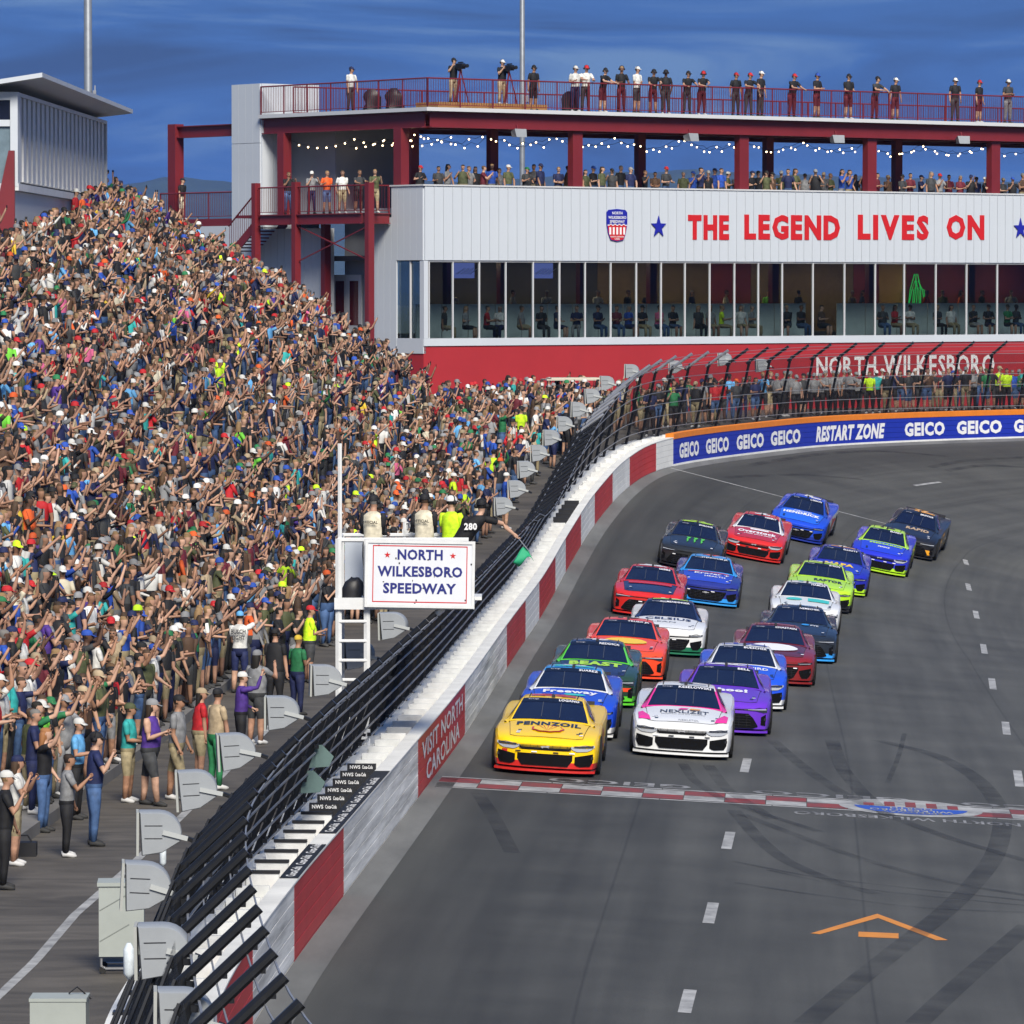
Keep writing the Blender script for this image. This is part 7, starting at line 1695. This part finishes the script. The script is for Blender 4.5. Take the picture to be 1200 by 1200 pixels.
# ================================================================== loudspeakers on the fence
M_SPK = mat('speaker_grey', (.28, .30, .32), .5, var=.08)
def fence_speaker(idx, px, py, Y, n_all):
    p = at_y(px, py, Y); r = empty('fence_loudspeaker', p, 0); lbl = 'grey weatherproof loudspeaker on the catch fence, %s counting upward from the bottom' % ordinal(idx + 1)
    tag(r, lbl, 'loudspeaker', 'loudspeakers along the catch fence')
    b = MB(); n = 9; hs_ = .25; prof = [(-.25, hs_)] + [(-.02 + .27 * math.sin(t), hs_ * math.cos(t)) for t in np.linspace(0, math.pi * .62, n)] + [(.02, -hs_ * .9), (-.22, -hs_ * 1.05)]
    for y, sc in ((-.20, .95), (-.17, 1.0), (.17, 1.0), (.20, .95)):
        for a, c in prof: b.v.append((a * sc, y, c * sc))
    m_ = len(prof)
    for i in range(3):
        for j in range(m_): b.f.append((i * m_ + j, i * m_ + (j + 1) % m_, (i + 1) * m_ + (j + 1) % m_, (i + 1) * m_ + j)); b.m.append(0)
    b.f += [tuple(range(m_ - 1, -1, -1)), tuple(range(3 * m_, 4 * m_))]; b.m += [0, 0]
    me = b.mesh('housing', [M_SPK]); hard(me, 35); obj('housing', me, r)
    b = MB(); b.span((-.285, -.21, -.26), (-.255, .21, .25)); b.build('grille_front', mat('speaker_grille', (.34, .35, .33), .7), r)
    for z in (.09, -.06): b = MB(); b.span((-.19, -.206, z), (.02, -.2, z + .008)); b.build('groove', M_BLK, r)
    b = MB(); b.box((.17, -.215, -.02), (.30, .02, .055), Matrix.Rotation(.25, 3, 'Y')); b.build('bracket', mat('bracket_grey', (.40, .42, .42), .5), r)
    b = MB(); b.tube([(.28, 0, -.06), (.42, 0, -.12)], .03, 5); b.build('mount_arm', M_POST, r)
    r.rotation_euler = (0, random.uniform(-.06, .06), random.uniform(-.12, .12))
SPK = [(218, 1192, 44.5), (193, 1113, 48.5), (173, 1038, 54), (188, 975, 60), (232, 925, 65.5), (278, 880, 71), (332, 835, 77.5), (383, 797, 84), (422, 767, 89.5), (462, 733, 96), (590, 593, 143), (606, 573, 147), (617, 550, 152), (632, 531, 157), (647, 513, 162), (662, 497, 167), (678, 480, 171), (694, 464, 175), (712, 449, 180), (741, 435, 185),
       (792, 430, 191), (850, 421, 196), (894, 428, 199)]
for i, (px, py, Y) in enumerate(SPK): fence_speaker(i, px, py, Y, len(SPK))
for i, (px, py) in enumerate(((376, 886), (366, 916))):           # two green-grey horns on the fence
    p = at_y(px, py, 74.6); b = MB(); n = 8
    b.add([(-.17, -.05, -.17), (-.14, -.05, .16), (.02, -.05, .17), (.19, -.05, .0), (.12, -.05, -.15)], []) ; k5 = 5
    b.v += [(x * .6, .28, z * .6) for x, y, z in b.v[:5]]; b.f = [(4, 3, 2, 1, 0), (5, 6, 7, 8, 9)] + [(j, (j + 1) % 5, 5 + (j + 1) % 5, 5 + j) for j in range(5)]; b.m = [0] * 7
    o = b.build('horn_speaker', mat('horn_green', (.12, .19, .18), .5, var=.1)); o.location = p; tag(o, 'grey-green horn speaker clamped to the catch fence, %s of the pair' % ('upper' if i == 0 else 'lower'), 'loudspeaker', 'horn speakers on the fence')

# ================================================================== odds and ends on the concourse
c_ = ground_px(143, 1138); cab = empty('equipment_cabinet', (c_.x, c_.y, c_.z), .05); tag(cab, 'pale grey equipment cabinet on a wheeled frame beside the fence', 'cabinet')
M_CAB = mat('cabinet_grey', (.33, .36, .34), .5, var=.08, vscale=2)
b = MB(); b.span((-.29, -.25, .22), (.29, .25, 1.13)); b.span((-.31, -.27, 1.131), (.31, .27, 1.18)); b.build('case', M_CAB, cab)
b = MB(); b.tube([(-.26, -.26, .2), (-.26, -.26, .1), (-.2, -.26, .07), (.28, -.26, .07)], .018, 5); b.tube([(-.26, .24, .2), (-.26, .24, .07), (.28, .24, .07), (.28, .24, .2)], .018, 5); b.tube([(.28, -.26, .2), (.28, -.26, .07)], .018, 5); b.build('wheel_frame', M_STEEL, cab)
for x in (-.24, .24):
    for y in (-.24, .22): b = MB(); b.tube([(x, y - .02, .05), (x, y + .02, .05)], .05, 8); b.build('castor', M_TYRE, cab)
for k in (-1, 1): b = MB(); b.tube([(-.28, -.254, .62 + k * .2), (.1, -.254, .84 + k * .2)], .006, 3); b.build('seam', mat('seam_grey', (.2, .22, .21), .6), cab)
c_ = ground_px(70, 1212); b = MB(); b.span((-.33, -.25, .0), (.33, .25, .42)); b.span((-.34, -.26, .421), (.34, .26, .46)); b.tube([(.1, .1, .47), (.2, .1, .55), (.36, .15, .4)], .012, 4, 1)
o = b.build('equipment_case', [M_CAB, M_POST]); o.location = c_; tag(o, 'pale grey low equipment case at the bottom left edge of the picture', 'case')
for i, (px, py, Y) in enumerate(((151, 1124, 50), (191, 1001, 62))):   # pale cable bags
    p = at_y(px, py, Y); b = MB(); k = 1.0 if i == 0 else .75
    b.tube([(0, 0, -.2 * k), (0, 0, -.14 * k), (0, 0, .1 * k), (0, 0, .16 * k)], [.015, .055 * k, .055 * k, .02], 10); o = b.build('wrapped_bundle', mat('bundle_white', (.6, .66, .70), .5, var=.2, vscale=20), None, True); o.location = p
    tag(o, 'white wrapped cable bundle hanging from the fence, %s one' % ('lower' if i == 0 else 'upper'), 'bundle', 'wrapped bundles on the fence')
c_ = ground_px(28, 1003); b = MB(); b.span((-.2, -.14, 0), (.2, .14, .22)); b.tube([(-.12, 0, .22), (-.06, 0, .32), (.06, 0, .32), (.12, 0, .22)], .015, 5); o = b.build('camera_bag', M_BLK); o.location = c_; tag(o, 'black camera bag on the ground at the foot of the stand', 'bag')
# golf cart whose roof shows over the far crowd
p = at_y(672, 444, 193.0); gz = zg(193.0); gc = empty('golf_cart', (p.x, 193.0, gz), .2); tag(gc, 'golf cart with long cream roof parked behind the far crowd', 'golf cart'); rz_ = p.z - gz
b = MB(); b.span((-1.15, -.6, rz_ - .05), (1.15, .6, rz_)); b.span((-.95, -.5, rz_), (.95, .5, rz_ + .05)); b.build('roof', mat('cart_cream', (.50, .46, .38), .5), gc)
for x in (-.9, .9):
    for y in (-.5, .5): b = MB(); b.tube([(x, y, .5), (x, y, rz_ - .05)], .02, 5); b.build('roof_post', M_STEEL, gc)
b = MB(); b.span((-1.1, -.55, .3), (1.1, .55, .6)); b.span((-.3, -.5, .6), (.5, .5, .8)); b.build('body', mat('cart_cream', (.50, .46, .38), .5), gc)
for x in (-.75, .75):
    for y in (-.5, .5): b = MB(); b.tube([(x, y - .08, .22), (x, y + .08, .22)], .22, 12); b.build('wheel', M_TYRE, gc)

# ================================================================== air: far hills fade to blue
hz = MB(); hz.span((-7600, -60, -9.5), (7600, 9600, 230))
hm = bpy.data.materials.new('evening_haze'); hm.use_nodes = True; hn = hm.node_tree; hn.nodes.clear()
ho = hn.nodes.new('ShaderNodeOutputMaterial'); hv = hn.nodes.new('ShaderNodeVolumePrincipled'); hv.inputs['Color'].default_value = (.16, .36, .95, 1); hv.inputs['Density'].default_value = .00005
hv.inputs['Density Attribute'].default_value = ''; hv.inputs['Temperature Attribute'].default_value = ''; hv.inputs['Color Attribute'].default_value = ''; hm.cycles.homogeneous_volume = True
hn.links.new(hv.outputs[0], ho.inputs['Volume'])
tag(hz.build('haze', hm), kind='stuff')
